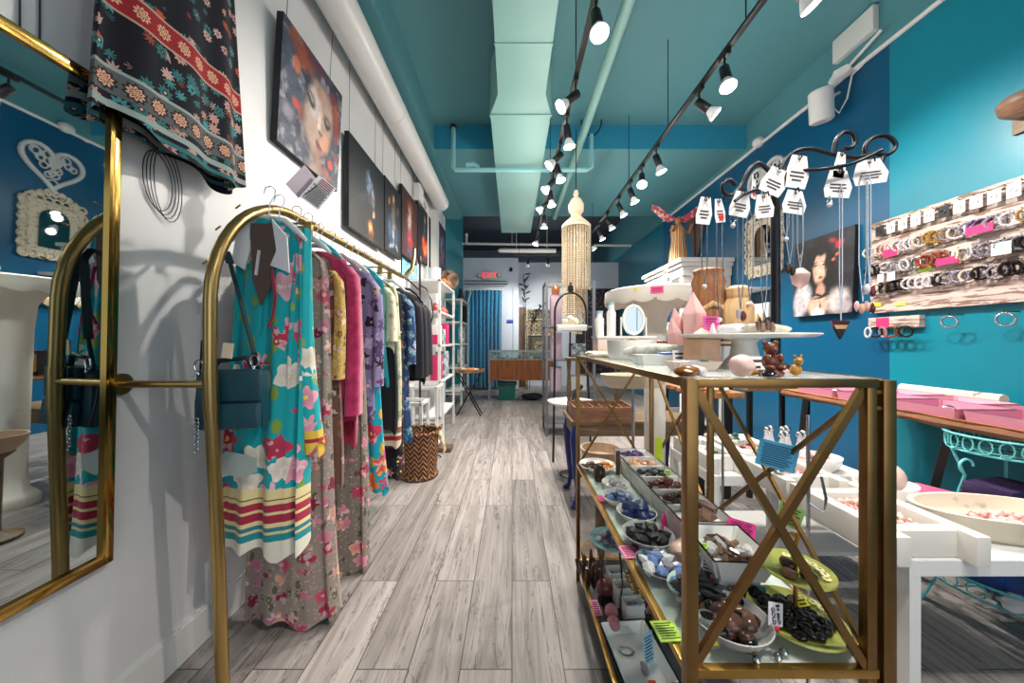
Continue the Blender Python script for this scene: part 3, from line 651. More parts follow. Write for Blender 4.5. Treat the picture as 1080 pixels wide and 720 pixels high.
# garments, nearest first
g = garment('floral_dress', 'teal floral dress with white collar and striped hem, first on the gold rail', 1.285, 1.66, .43, .125, .165, .05, M_teal, 8, .26, xc=-.915, seed=1, bulge=.0, rows=30)
h0 = .43
M_wcol = mat('white_collar_cloth', 'dcdce0', .8, var=.05); M_lin = mat('brown_lining', '5a4a44', .8)
MB().poly([(.045, 1.215), (.10, 1.15), (.108, 1.02), (.04, 1.045), (.062, 1.10)], .006).build('collar', M_wcol, g, loc=(0, -.05, 0), smooth=0)
MB().poly([(-.04, 1.215), (-.085, 1.15), (-.10, 1.06), (-.055, 1.03), (-.035, 1.1)], .006).build('collar', M_wcol, g, loc=(0, -.05, 0), smooth=0)
MB().poly([(-.035, 1.2), (.045, 1.2), (.05, 1.1), (.04, .98), (.0, .9), (-.03, 1.0)], .004).build('neck_lining', M_lin, g, loc=(0, -.044, 0), smooth=0)
MB().bar((-.0, 0, 1.1), (-.012, 0, 1.01), .012, .003).build('size_tag', M_wcol, g, loc=(0, -.05, 0))
MB().tube([(.045, -.047, 1.03), (.06, -.05, .93), (.05, -.05, .86), (.03, -.048, .82)], .005).build('red_piping', M_red, g)
MB().poly([(-.12, .36), (-.09, .385), (-.02, .37), (.02, .36), (.015, .31), (-.03, .29), (-.08, .30), (-.12, .285)], .003).build('lace_panel', mat('pale_chiffon', 'a8b4b0', .8), g, loc=(0, -.085, 0), smooth=0)
hanger(1.285, .14, M_whiteh, 'wide', 'white plastic hanger inside the white collared teal dress', x=-.915)
g = garment('floral_wrap', 'narrow gathered teal floral wrap with yellow striped end, clipped beside the collared dress', 1.31, 1.63, .79, .028, .066, .035, M_teal2, 5, .25, xc=-.80, neck=.03, shz=.05, seed=3, C='wrap')
hanger(1.36, .15, M_rackg, 'clip', 'clip hanger with gold clips above the teal floral wrap', x=-.93)
garment('mesh_dress', 'long tan mesh dress with pink roses reaching almost to the floor', 1.47, 1.60, .03, .13, .20, .05, M_mesh1, 8, .16, xc=-.93, seed=2, rows=30)
garment('lace_camisole', 'brown and gold lace camisole between the teal wrap and the pink velvet top', 1.55, 1.60, .55, .13, .15, .03, M_brn, 6, .14, xc=-.93, seed=5, C='top', sleeves=(.5, .028, .0), sm=M_gold)
garment('velvet_underdress', 'dark red velvet dress showing below the pink velvet top', 1.69, 1.58, .70, .15, .19, .025, M_red, 6, .14, seed=6)
garment('velvet_blouse', 'raspberry pink velvet top with long sleeves', 1.65, 1.63, .80, .175, .19, .05, M_pink, 6, .16, seed=4, C='top', sleeves=(.72, .042, .02), shz=.06)
garment('mesh_dress', 'long olive mesh dress with red roses behind the pink velvet top', 1.80, 1.60, .02, .14, .22, .055, M_mesh2, 8, .16, seed=7, rows=30)
garment('floral_blouse', 'lilac and black floral blouse after the pink velvet top', 1.93, 1.62, .78, .18, .19, .035, M_lav, 6, .15, seed=8, C='blouse', sleeves=(.6, .035, .02))
garment('tropical_dress', 'turquoise dress with orange flowers below the lilac blouse', 2.01, 1.6, .32, .16, .22, .04, M_brt, 7, .2, seed=9)
garment('teal_shirt', 'plain teal shirt between the lilac blouse and the cream lace top', 2.08, 1.63, .95, .18, .19, .02, M_tealp, 5, .12, seed=10, C='shirt')
garment('lace_blouse', 'cream lace top hanging before the black trousers', 2.16, 1.62, 1.15, .17, .2, .03, M_lace, 6, .12, seed=11, C='top', sleeves=(.35, .04, .05))
garment('black_dress', 'black dress below the cream lace top', 2.24, 1.55, .62, .17, .2, .035, M_blk, 6, .16, seed=12)
garment('tunic', 'green and ivory floral tunic with striped hem', 2.33, 1.62, .50, .17, .21, .035, M_green, 6, .16, seed=13, C='tunic')
garment('dark_dress', 'long black dress with dark red flowers after the green tunic', 2.44, 1.6, .24, .16, .2, .04, M_dkfl, 6, .18, seed=14)
garment('blue_dress', 'long blue patterned dress before the black clothes at the rail end', 2.58, 1.6, .45, .17, .2, .045, M_blue, 7, .2, seed=15, sleeves=(.5, .045, .03))
for i, (y, zb, m, L) in enumerate(((2.72, .95, M_blk, 'black jacket right after the blue patterned dress'), (2.86, .9, M_strp, 'charcoal striped cardigan, second of the black clothes at the rail end'), (2.99, .85, M_blk, 'black long sleeved top hanging last on the gold rail'))):
    garment('black_jacket', L, y, 1.62, zb, .19, .19, .045, m, 6, .16, seed=16+i, C='jacket', sleeves=(.62, .05, .05), shz=.09)
hk = [(1.47, M_whiteh, 'wide'), (1.55, M_tealh, 'wide'), (1.65, M_pinkh, 'wide'), (1.69, M_whiteh, 'wire'), (1.80, M_pinkh, 'wide'), (1.93, M_whiteh, 'wide'), (2.01, M_hook, 'wire'), (2.08, M_tealh, 'wide'), (2.16, M_rackg, 'clip'), (2.24, M_hook, 'wire'), (2.33, M_rackg, 'clip'), (2.44, M_hook, 'wire'), (2.58, M_whiteh, 'wide'), (2.72, M_hook, 'wire'), (2.86, M_hook, 'wire'), (2.99, M_black, 'wide')]
what = ['the tan rose mesh dress', 'the brown lace camisole, turquoise', 'the pink velvet top', 'the dark red velvet dress', 'the olive mesh dress', 'the lilac blouse', 'the turquoise tropical dress', 'the plain teal shirt', 'the cream lace top', 'the black dress', 'the green tunic', 'the dark red flowered dress', 'the blue patterned dress', 'the black jacket', 'the striped cardigan', 'the last black top']
for (y, m, kd), w in zip(hk, what): hanger(y, .15, m, kd, f'clothes hanger on the gold rail carrying {w}', x=-.93 if y < 1.6 else RX)
# paper sign tied to the rail
M_card = mat('white_card', 'e4dfe2', .65, var=.03); M_ink = mat('grey_ink', '4a4448', .7); M_redink = mat('dark_red_ink', '7c2434', .7)
s = T('care_sign', 'creased white paper sign with red heading tied above the gold rail', 'sign', (-.915, 1.52, 1.80))
s.rotation_euler = (R(-16), R(31), R(38))
MB().box((0, 0, .105), (.085, .002, .165)).build('paper', M_card, s)
MB().box((-.075, .004, .10), (.07, .002, .15), rot=(0, 0, R(24))).build('folded_flap', mat('violet_grey_paper', 'a89ca8', .7), s)
m = MB()
for i in range(4): m.box((.004, -.0016, .178-i*.012), (.06, .001, .006))
m.build('red_heading', M_redink, s)
m = MB()
for i in range(13):
    m.box((.002+.003*((i*7) % 3-1), -.0016, .122-i*.0073), (.07-.006*((i*5) % 3), .001, .0032))
m.build('printed_lines', M_ink, s); MB().box((0, -.0016, .131), (.075, .001, .004)).build('heading_rule', M_ink, s)
MB().tube([(0, 0, .02), (-.005, 0, -.02), (-.03, 0, -.06)], .0012, 5).build('string', M_card, s)
MB().box((-.028, -.002, .085), (.004, .001, .09), rot=(0, R(8), 0)).build('dark_ribbon', M_blk, s)
# ------------------------------------------------------------------ rear of the shop, left to right
M_basket = None
def weave():
    k = NT('wicker_weave'); s = k.add('ShaderNodeSeparateXYZ'); k.link(k.tc(), s.inputs[0])
    a = k.math('MULTIPLY', k.math('ARCTAN2', s.outputs[1], s.outputs[0]), 14)
    st = k.math('SINE', k.math('ADD', k.math('MULTIPLY', s.outputs[2], 150), k.math('MULTIPLY', k.math('ABSOLUTE', k.math('SUBTRACT', k.math('FRACT', k.math('DIVIDE', a, 6.283)), .5)), 14)))
    n = k.noise(k.tc(), 30, 3)
    c = k.ramp(k.math('MULTIPLY_ADD', st, .35, k.math('MULTIPLY', n.outputs[0], .9)), [(.2, '2c1a10'), (.5, '7c4a28'), (.75, 'a87448')])
    k.col(c); k.bump(st, .8, .006); return k.set(.6)
M_basket = weave()
b = T('wicker_basket', 'tall herringbone wicker basket on the floor beside the hanging clothes', 'basket', (-.83, 3.06, 0))
MB().lathe([(0, .01), (.135, .01), (.15, 0), (.155, .02), (.15, .04), (.165, .2), (.17, .40), (.16, .40), (.15, .2), (.13, .05), (0, .05)], n=40).build('basket_body', M_basket, b)
MB().tube([(.168*cos(t), .168*sin(t), .40+.004*sin(9*t)) for t in [i*pi/20 for i in range(40)]], .014, 8, True).build('rim', M_basket, b)
MB().tube([(.153*cos(t), .153*sin(t), .02) for t in [i*pi/20 for i in range(40)]], .018, 8, True).build('base_band', M_basket, b)
for s in (-1, 1): MB().tube([(s*.165, -.06, .39), (s*.19, -.04, .44), (s*.19, .04, .44), (s*.165, .06, .39)], .012, 8).build('handle', M_basket, b)
MB().tube([(.17, 0, .40), (.2, -.01, .33), (.23, -.02, .24), (.22, -.03, .2)], [.018, .02, .014, .004]).build('scarf_end', M_lace, b)
# wrought iron clothes stand
i_ = T('iron_stand', 'black wrought iron stand with spear tip and curled arms behind the black clothes', 'stand', (-.95, 3.52, 0))
MB().tube([(0, 0, 0), (0, 0, 2.0)], .011).build('pole', M_black, i_)
MB().lathe([(0, 2.0), (.02, 2.0), (.024, 2.03), (.012, 2.07), (0, 2.14)], n=12).build('finial', M_black, i_)
for s in (-1, 1): MB().tube([(0, 0, 1.78), (s*.07, -.02, 1.74), (s*.13, -.04, 1.62), (s*.15, -.05, 1.48), (s*.12, -.05, 1.36), (s*.07, -.04, 1.32), (s*.05, -.03, 1.36)] if s > 0 else [(0, 0, 1.72), (-.06, 0, 1.78), (-.13, 0, 1.84), (-.15, 0, 1.9), (-.11, 0, 1.95), (-.06, 0, 1.93)], .008).build('curled_arm', M_black, i_)
for a in range(3): MB().tube([(0, 0, .12), (.15*cos(a*2.1), .15*sin(a*2.1), .06), (.22*cos(a*2.1), .22*sin(a*2.1), .008)], .008).build('leg', M_black, i_)
# nested white plinth frames
def frame_stand(L, x, y, w, dp, h):
    r = T('white_plinth', L, 'stand', (x, y, 0)); t = .028
    for sx in (-1, 1):
        for sy in (-1, 1): MB().bx(sx*w/2-t/2, sx*w/2+t/2, sy*dp/2-t/2, sy*dp/2+t/2, 0, h).build('leg', M_white, r, smooth=0)
    m = MB()
    for sx in (-1, 1): m.bx(sx*w/2-t/2, sx*w/2+t/2, -dp/2, dp/2, h-t, h)
    for sy in (-1, 1): m.bx(-w/2, w/2, sy*dp/2-t/2, sy*dp/2+t/2, h-t, h)
    m.build('top_frame', M_white, r, smooth=0)
    MB().bx(-w/2, w/2, -dp/2, dp/2, .08, .1).build('lower_shelf', M_white, r, smooth=0); return r
frame_stand('lower white metal frame stand behind the basket', -1.0, 3.36, .28, .26, .62)
frame_stand('taller white metal frame stand in front of the white shelves', -.97, 3.78, .34, .32, .72)
MB().bx(-.95, -.66, 3.68, 3.84, 0, .05, .006).build('wooden_riser', wood('brown_board', '4a3626', '6c5238', 5, 0), L='low brown wooden board on the floor beyond the basket', C='board')
# white etageres with goods
M_etag = mat('white_shelf_paint', 'd8d8d6', .4, var=.05)
def etagere(L, y0, y1, x0, x1, h, shelves):
    r = T('white_shelf_unit', L, 'shelf unit', ((x0+x1)/2, (y0+y1)/2, 0)); w = x1-x0; l = y1-y0; t = .03
    for sx in (-1, 1):
        for sy in (-1, 1): MB().box((sx*(w-t)/2, sy*(l-t)/2, h/2), (t, t, h)).build('post', M_etag, r, smooth=0)
    for z in shelves: MB().box((0, 0, z), (w, l, .022)).build('shelf', M_etag, r, smooth=0)
    for sy in (-1, 1): MB().bar((-w/2, sy*(l-t)/2, .25), (w/2, sy*(l-t)/2, .25), .02).build('side_rail', M_etag, r, smooth=0)
    return r
SH = [.3, .72, 1.15, 1.55, 1.92]
etagere('white open shelf unit with scarves and boxes, nearer of two on the left wall', 4.0, 5.0, -1.23, -.84, 1.94, SH)
etagere('white open shelf unit beside the teal curtain, farther of two on the left wall', 6.15, 7.1, -1.23, -.90, 1.98, [.3, .72, 1.15, 1.55, 1.96])
M_hot = mat('hot_pink_card', 'd8286c', .6, var=.08); M_orng = mat('orange_pottery', 'c87838', .5, var=.2); M_patt = floral('grey_print_cloth', '6c7c84', ['a8b4b8', '384048', 'c8ccd0'], 18, .6)
M_cer = mat('white_ceramic', 'e6e4e0', .22, var=.03)
boxes = [(-.92, 4.08, 1.161, .07, .08, .12, M_hot, 'hot pink box at the near end of the white shelf unit'), (-.92, 4.20, 1.161, .1, .1, .24, M_white, 'white box beside the hot pink box on the shelf unit'), (-.92, 4.4, 1.161, .1, .16, .2, M_patt, 'folded grey print scarf on the middle shelf of the near unit'), (-.92, 4.65, 1.161, .1, .14, .28, M_hot, 'tall hot pink package on the middle shelf of the near unit'),
    (-.92, 4.15, .731, .12, .14, .3, M_hot, 'hot pink package on the lower shelf of the near unit'), (-.92, 4.5, .731, .12, .3, .34, M_patt, 'grey print scarf on the lower shelf of the near unit'), (-.95, 6.5, 1.161, .1, .2, .3, M_patt, 'grey print cloth on the middle shelf of the far unit'), (-.95, 6.8, 1.561, .1, .2, .34, M_blk, 'black bag standing on the upper shelf of the far unit'), (-.95, 6.35, .731, .1, .2, .36, M_patt, 'grey print cloth on the lower shelf of the far unit')]
for x, y, z, a, b_, c, m, L in boxes: MB().box((0, 0, c/2), (a, b_, c), bev=.008).build('gift_box', m, loc=(x, y, z), L=L, C='box')
for i in range(5):
    MB().lathe([(0, 0), (.03, 0), (.042, .03), (.036, .07), (.02, .085), (.024, .1), (0, .1)], n=14).build('pottery_jar', M_orng if i % 2 else mat('red_glaze', 'a83038', .3), loc=(-.93, 4.12+i*.16, 1.561), L=['small red glazed jar at the near end of the top goods shelf', 'small orange jar, second on the top goods shelf', 'small red glazed jar in the middle of the top goods shelf', 'small orange jar, fourth on the top goods shelf', 'small red glazed jar at the far end of the top goods shelf'][i], C='jar')
ag = T('agate_plate', 'round brown agate plate on edge on top of the white shelves', 'plate', (-.92, 4.92, 1.932))
MB().tube([(0, .0, .15), (0, .012, .15)], .15, 32).build('plate_disc', (lambda k: (k.col(k.ramp(k.noise(k.tc(), 6, 5, .5, 1).outputs[0], [(.3, '3c2c28'), (.5, '8c7060'), (.7, 'c8b09c')])), k.set(.25))[1])(NT('agate_bands')), ag)
MB().bx(-.07, .07, -.02, .04, 0, .02).build('plate_stand', M_black, ag, smooth=0)
MB().lathe([(0, 0), (.06, 0), (.075, .05), (.08, .16), (.07, .16), (.06, .02), (0, .02)], n=18).build('flower_pot', M_cer, loc=(-.95, 4.18, 1.932), L='white pot on the near end of the white shelves', C='pot')
for i, (x, y) in enumerate(((-.9, 4.45), (-.88, 4.62))): MB().ball((0, 0, .045), (.05, .05, .045), 2, .15, seed=i).build('gourd', M_orng, loc=(x, y, 1.932), L=['orange gourd left of the agate plate', 'smaller orange gourd right before the agate plate'][i], C='gourd')
ct = T('cat_figurine', 'black cat figurine on top of the far white shelf unit', 'figurine', (-.95, 6.3, 1.972))
MB().lathe([(0, 0), (.05, 0), (.055, .05), (.035, .12), (.03, .14), (0, .15)], n=14).build('cat_body', M_blk, ct)
hd = MB().ball((0, 0, .17), .035, 2); [hd.lathe([(.014, .0), (0, .035)], (s*.02, 0, .195), 6) for s in (-1, 1)]
hd.build('cat_head', M_blk, ct)
MB().tube([(.03, -.1, 0), (.06, -.1, .1), (.1, -.1, .22), (.07, -.1, .3), (.13, -.1, .32)], .012).build('white_hook', M_white, L='white curled hook at the corner of the far shelf unit', C='hook', loc=(-.93, 7.0, 1.97))
# round tray table with crossed legs
t = T('tray_table', 'round wooden tray table on crossed black legs before the teal curtain', 'table', (-.70, 5.6, 0))
M_tray = wood('tray_wood', '6c4a30', '9c7450', 5, 0)
MB().lathe([(0, .70), (.235, .70), (.245, .705), (.245, .75), (.235, .75), (.232, .72), (0, .72)], n=40).build('tray_top', M_tray, t)
for s in (-1, 1):
    for y in (-.1, .1): MB().bar((s*.2, y, .70), (-s*.2, y+.02*s, 0), .018).build('leg', M_black, t, smooth=0)
M_stones = [mat('orange_calcite', 'd08438', .35, var=.25), mat('cream_stone', 'd8ccb8', .4, var=.15), mat('violet_stone', '7c6c94', .35, var=.25), mat('grey_stone', '8c8884', .4, var=.2)]
for i in range(14):
    a = i*2.4; rr = .05+.16*((i*7) % 14)/14
    MB().ball((0, 0, .02), (.032, .026, .022), 2, .2, seed=i).build('tray_stone', M_stones[i % 4 if rr > .1 else 0], loc=(-.70+rr*cos(a), 5.6+rr*sin(a), .722), L='small rough stone lying on the round tray table', C='stone', G='stones on the round tray table')
# curtain
M_curt = velvet('teal_curtain_cloth', '04608a', '0788b4')
cu = T('teal_curtain', 'floor length teal velvet curtain hung below the exit sign', 'curtain', (-.70, 8.5, .06))
MB().grid(lambda u, v: ((u-.5)*.90*(1-.04*sin(pi*v)), .04*sin(u*58+.6*sin(v*3))+.015*sin(u*25+v*2), 2.42*v+(.03*sin(u*58) if v > .98 else 0)), 220, 20).build('curtain_panel', M_curt, cu)
for i in range(9): MB().tube([(-.43+i*.107+.014*cos(a), .0, 2.43+.02*sin(a)) for a in [j*pi/5 for j in range(10)]], .004, 5, True).build('curtain_ring', M_hook, cu)
tr_ = MB()
for i in range(30): tr_.ball((.46+.01*sin(i), .01, .1+i*.078), (.012, .008, .022), 1)
tr_.build('tassel_trim', mat('mint_trim', '8cc0c0', .6), cu)
MB().tube([(-1.2, 8.52, 2.63), (-.12, 8.52, 2.63), (-.12, 8.52, 2.70), (-1.2, 8.52, 2.72)], .011).tube([(-.12, 8.52, 2.66), (-.12, 8.7, 2.66)], .009).build('curtain_bracket', M_black, L='dark curtain rod bracket on the back wall above the teal curtain', C='curtain rod')
MB().tube([(-1.2, 8.5, 2.49), (-.2, 8.5, 2.49)], .012).build('curtain_rod', M_whiteh, L='white rod carrying the teal curtain', C='curtain rod')
# exit sign
p = at(516, 290, 8.6)
e = T('exit_sign', 'EXIT sign with red letters and two emergency lamps over the curtain', 'exit sign', (p.x, 8.66, p.z))
M_sage = mat('sage_plastic', '8c9c90', .5, var=.05)
MB().box((0, 0, 0), (.34, .05, .24), bev=.008).build('sign_face', mat('pale_sign_face', 'b8c8b8', .5), e)
put_text('exit_letters', 'EXIT', .19, emis('red_exit_glow', 'e02048', 1.6), e, (0, -.029, 0))
for s in (-1, 1):
    MB().box((s*.24, 0, 0), (.12, .05, .09), bev=.01).build('lamp_housing', M_sage, e)
    MB().lathe([(0, 0), (.035, 0), (.04, .02), (0, .03)], n=14, M=Matrix.Translation((s*.25, -.025, 0)) @ Matrix.Rotation(R(90), 4, 'X')).build('emergency_lamp', M_whiteh, e)
p = at(539, 284, 8.6)
c = T('security_camera', 'small black dome camera on the back wall right of the exit sign', 'camera', (p.x, 8.64, p.z))
MB().ball((0, 0, 0), (.045, .05, .05), 2).build('dome', M_black, c); MB().box((0, .04, .03), (.05, .03, .07)).build('mount', M_black, c)
p = at(538, 338, 8.6)
MB().box((p.x, 8.652, p.z), (.16, .01, .05)).build('blue_label', mat('blue_label_print', '2c50c8', .5), L='small blue label on the white wall column beside the curtain', C='label')
# showcase counter
M_walnut = wood('walnut_panel', '7c4420', 'a8622e', 6, 2); M_alu = mat('aluminium', 'a4a8ac', .3, 1, var=.06)
M_glass = glassy('clear_glass', 'eef6f4', .90)
c = T('display_counter', 'long glass topped counter with walnut front at the back of the shop', 'counter', (.22, 7.25, 0))
MB().bx(-.68, .68, -.22, .22, .40, .82).build('walnut_front', M_walnut, c, smooth=0)
MB().bx(-.66, .66, -.21, .21, .821, .835).build('display_deck', mat('white_velvet_deck', 'd8d8dc', .7), c, smooth=0)
m = MB(); m.bx(-.68, .68, -.222, -.216, .83, 1.0); m.bx(-.68, .68, .216, .222, .83, 1.0); m.bx(-.69, .69, -.22, .22, 1.0, 1.008); m.build('glass_case', M_glass, c, smooth=0)
for sx in (-1, 1):
    for sy in (-1, 1): MB().bx(sx*.69-.015, sx*.69+.015, sy*.22-.015, sy*.22+.015, 0, 1.0).build('leg', M_alu, c, smooth=0)
for sy in (-1, 1): MB().bx(-.7, .7, sy*.225-.012, sy*.225+.012, .985, 1.015).build('edge_trim', M_alu, c, smooth=0)
for i in range(13):
    m_ = M_hot if i == 6 else (M_blk if i % 3 else M_cer)
    MB().bx(-.03, .03, -.06, .06, 0, .02+.05*(i % 3 == 0), .003).build('jewelry_tray', m_, loc=(-.36+i*.085, 7.2, .8355), L=['white ring tray in the glass counter', 'black ring tray in the glass counter', 'black ring tray in the glass counter'][i % 3] if i != 6 else 'pink ring tray in the middle of the glass counter', C='tray', G=None if i == 6 else ('white ring trays in the counter' if i % 3 == 0 else 'black ring trays in the counter'))
g = T('storage_bin', 'dark green plastic storage bin on the floor under the counter', 'bin', (-.10, 7.1, 0))
M_bin = mat('green_plastic', '0e6458', .4, var=.06)
MB().lathe([(0, 0), (.22, 0), (.25, .32), (.235, .32), (.21, .02), (0, .02)], n=4, M=Matrix.Rotation(R(45), 4, 'Z')).build('bin_body', M_bin, g, smooth=0)
MB().bx(-.2, .2, -.2, .2, .32, .36, .01).build('bin_lid', mat('dark_green_plastic', '0a3c38', .45), g)
bg = T('dark_shoulder_bag', 'black bag lying on the floor right of the green bin', 'bag', (.42, 7.0, 0))
MB().ball((0, 0, .07), (.22, .12, .07), 3, .15).build('bag_body', M_blk, bg); MB().tube([(-.15, 0, .1), (-.25, -.05, .06), (-.35, -.05, .02), (-.2, -.1, .02)], .01).build('strap', M_blk, bg)
# carved screen, brown panel, dry branches
M_scr = worn('limed_carving', 'b4a890', '5c5444', .52, 30)
s = T('carved_screen', 'pale carved openwork screen standing behind the counter', 'screen', (.70, 8.75, 0))
sw, z0, z1 = .66, .9, 2.02
MB().bx(-sw/2, sw/2, .012, .03, z0, z1).build('backing_board', mat('dark_olive_board', '4c4a3c', .8), s, smooth=0)
for x in (-sw/2, sw/2): MB().bx(x-.03, x+.03, -.02, .03, 0, z1).build('stile', M_scr, s, smooth=0)
for z in (z0, 1.35, 1.75, z1-.03): MB().bx(-sw/2, sw/2, -.018, .03, z, z+.04).build('rail', M_scr, s, smooth=0)
m = MB()
for i in range(5):
    for j in range(3):
        for (rr) in (.05, .028): m.tube([(-.26+i*.13+rr*cos(a), -.005, 1.44+j*.11+rr*sin(a)) for a in [q*pi/6 for q in range(12)]], .008, 5, True)
for rr in (.12, .09, .05): m.tube([(rr*cos(a), -.005, 1.08+rr*sin(a)) for a in [q*pi/12 for q in range(24)]], .012, 6, True)
for i in range(9): m.tube([(-.28+i*.07, -.005, 1.8), (-.25+i*.07, -.005, 1.88), (-.28+i*.07, -.005, 1.97)], .008, 5)
m.build('carved_tracery', M_scr, s)
MB().bx(.18, .36, 8.95, 9.0, 0, 2.1).build('brown_door_panel', wood('dark_brown_board', '3c2c20', '6c5440', 6, 2), L='dark brown wooden panel left of the carved screen', C='panel', smooth=0)
br = T('dry_branches', 'dark dried branches rising from behind the carved screen', 'branches', (.34, 8.6, 1.6))
MB().tube([(.05, 0, -1.6), (.02, 0, .0), (0, 0, .5), (-.05, 0, 1.3)], .008).build('stem', M_black, br); MB().tube([(.1, 0, -1.6), (.14, 0, 0), (.3, 0, .4), (.5, 0, .55)], .008).build('stem', M_black, br)
m = MB()
for i in range(26):
    t_ = random.random(); base = Vector((-.05*t_, 0, .55+.75*t_)) if i < 15 else Vector((.14+.36*t_, 0, .1+.45*t_))
    a = random.uniform(0, pi); L_ = random.uniform(.1, .22)
    m.ball(base+Vector((cos(a)*L_/2, random.uniform(-.04, .04), sin(a)*L_/2)), (L_/2, .012, .02), 1, 0, (0, -a, 0))
m.build('leaves', M_blk, br)
# dark hanging at the right of the back wall
def tapestry():
    k = NT('dark_tapestry_cloth'); v = k.add('ShaderNodeTexVoronoi'); k.link(k.tc(), v.inputs['Vector']); v.inputs['Scale'].default_value = 9
    n = k.noise(k.tc(), 14, 4); k.col(k.ramp(k.math('MULTIPLY', v.outputs['Distance'], n.outputs[0]), [(.08, '6c5c5c'), (.14, '2c2a34'), (.3, '17181f'), (.42, '4c4450')])); return k.set(.85)
tp = T('tapestry', 'dark patterned tapestry hung on the back wall behind the metal shelf', 'tapestry', (2.3, 9.12, .35))
MB().grid(lambda u, v: ((u-.5)*1.2, .02*sin(u*24), 2.25*v), 60, 12).build('cloth', tapestry(), tp); MB().tube([(-.62, 0, 2.25), (.62, 0, 2.25)], .014).build('hanging_rod', M_black, tp)
# grey metal shelf unit
M_steel = mat('grey_steel', '8a8d90', .35, .8, var=.1)
u = T('metal_shelf_unit', 'grey metal shelf unit with mauve boxes behind the shell chandelier', 'shelf unit', (.74, 4.55, 0)); 
for sx in (-1, 1):
    for sy in (-1, 1): MB().bx(sx*.30-.016, sx*.30+.016, sy*.22-.016, sy*.22+.016, 0, 1.97).build('post', M_steel, u, smooth=0)
for z in (.15, .55, .95, 1.38): MB().bx(-.3, .3, -.22, .22, z, z+.02).build('shelf', M_steel, u, smooth=0)
m = MB()
for sy in (-1, 1): m.bx(-.3, .3, sy*.22-.012, sy*.22+.012, 1.95, 1.97)
for sx in (-1, 1): m.bx(sx*.3-.012, sx*.3+.012, -.22, .22, 1.95, 1.97)
m.build('top_rail', M_steel, u, smooth=0)
M_mauve = mat('mauve_card', 'b49cac', .6, var=.08)
for i, (z, h) in enumerate(((.57, .3), (.97, .34), (1.40, .4))):
    MB().bx(-.07, .07, -.08, .08, 0, h, .004).build('gift_box', M_mauve, loc=(.57, 4.46, z+.0005), L=['tall mauve box on the low shelf of the metal unit', 'tall mauve box on the middle shelf of the metal unit', 'tall mauve box on the top shelf of the metal unit'][i], C='box')
    MB().bx(-.1, .1, -.1, .1, 0, h*.6, .004).build('gift_box', M_patt if i else M_white, loc=(.86, 4.5, z+.0005), L=['white box on the low shelf of the metal unit', 'grey print box on the middle shelf of the metal unit', 'grey print box on the top shelf of the metal unit'][i], C='box')
MB().lathe([(0, 0), (.05, 0), (.055, .06), (.05, .1), (.035, .12), (.038, .13), (0, .14)], n=16).build('candle_jar', mat('copper_lid', 'b8704c', .3, .6), loc=(.57, 4.46, 1.8015), L='copper coloured jar on top of the tallest mauve box', C='jar')
# ------------------------------------------------------------------ shell chandelier and black arch stand
M_shell = mat('capiz_shell', 'd8c8ac', .35, var=.22, scale=60); M_shell2 = mat('tan_shell', 'b89c78', .4, var=.3, scale=50)
c = T('shell_chandelier', 'long hanging shell bead chandelier behind the black arch stand', 'chandelier', (.71, 3.78, 1.35))
MB().tube([(0, 0, 1.53), (0, 0, 2.20)], .005).build('hanging_cord', M_black, c)
MB().lathe([(0, 1.53), (.02, 1.52), (.03, 1.48), (.02, 1.45), (.055, 1.42), (.085, 1.36), (.08, 1.29), (.05, 1.25), (.065, 1.22), (.12, 1.17), (.158, 1.13), (.16, 1.10), (.15, 1.10), (0, 1.16)], n=36).build('shell_crown', M_shell, c)
def strand(L_, m, n):
    s = MB()
    for i in range(n): s.ball((0, 0, -L_*(i+.5)/n), (.0085, .0085, L_/n*.52), 1, 0)
    return s
def string_ring(r, n, Ls, z, m):
    for i in range(n):
        a = 2*pi*i/n; L_ = Ls(a)
        key = (round(L_, 1), m.name)
        if key not in HN: o = strand(key[0], m, max(6, int(key[0]/.024))).build('bead_strand', m, c); HN[key] = o
        else: o = HN[key].copy(); COL.objects.link(o); o.parent = c
        o.location = (r*cos(a), r*sin(a), z+.01)
string_ring(.152, 30, lambda a: .62+.25*(cos(a) < -.3)+.12*(sin(a) < 0), 1.1, M_shell)
string_ring(.10, 20, lambda a: 1.0+.12*sin(2*a), 1.1, M_shell2)
string_ring(.06, 10, lambda a: 1.2, 1.12, M_shell)
a = T('arch_stand', 'tall black metal arch stand with a small white shelf in front of the chandelier', 'stand', (.60, 3.5, 0))
for s in (-1, 1): MB().tube([(s*.19, -.1, 0), (s*.165, -.03, 1.0), (s*.16, 0, 1.5)], .011).build('leg', M_black, a)
MB().tube([(.16*cos(t), 0, 1.5+.2*sin(t)) for t in [i*pi/14 for i in range(15)]], .011).build('arch', M_black, a)
MB().tube([(0, .1, 0), (.01, .08, 1.3)], .009).build('rear_leg', M_black, a)
MB().lathe([(0, 1.70), (.02, 1.70), (.03, 1.73), (.026, 1.77), (.01, 1.78), (.014, 1.80), (0, 1.82)], n=14).build('finial', M_black, a)
MB().bx(-.15, .15, -.09, .09, 1.31, 1.37, .004).build('white_shelf', M_white, a)
for i, (x, r) in enumerate(((-.06, .03), (0, .04), (.05, .032))):
    MB().ball((0, 0, r), (r, r, r*1.25 if i == 1 else r), 2, .2, seed=i).build('seashell', M_shell, loc=(.60+x, 3.47, 1.372), L=['small cream shell at the left on the arch stand shelf', 'tallest cream shell on the arch stand shelf', 'small cream shell at the right on the arch stand shelf'][i], C='shell')
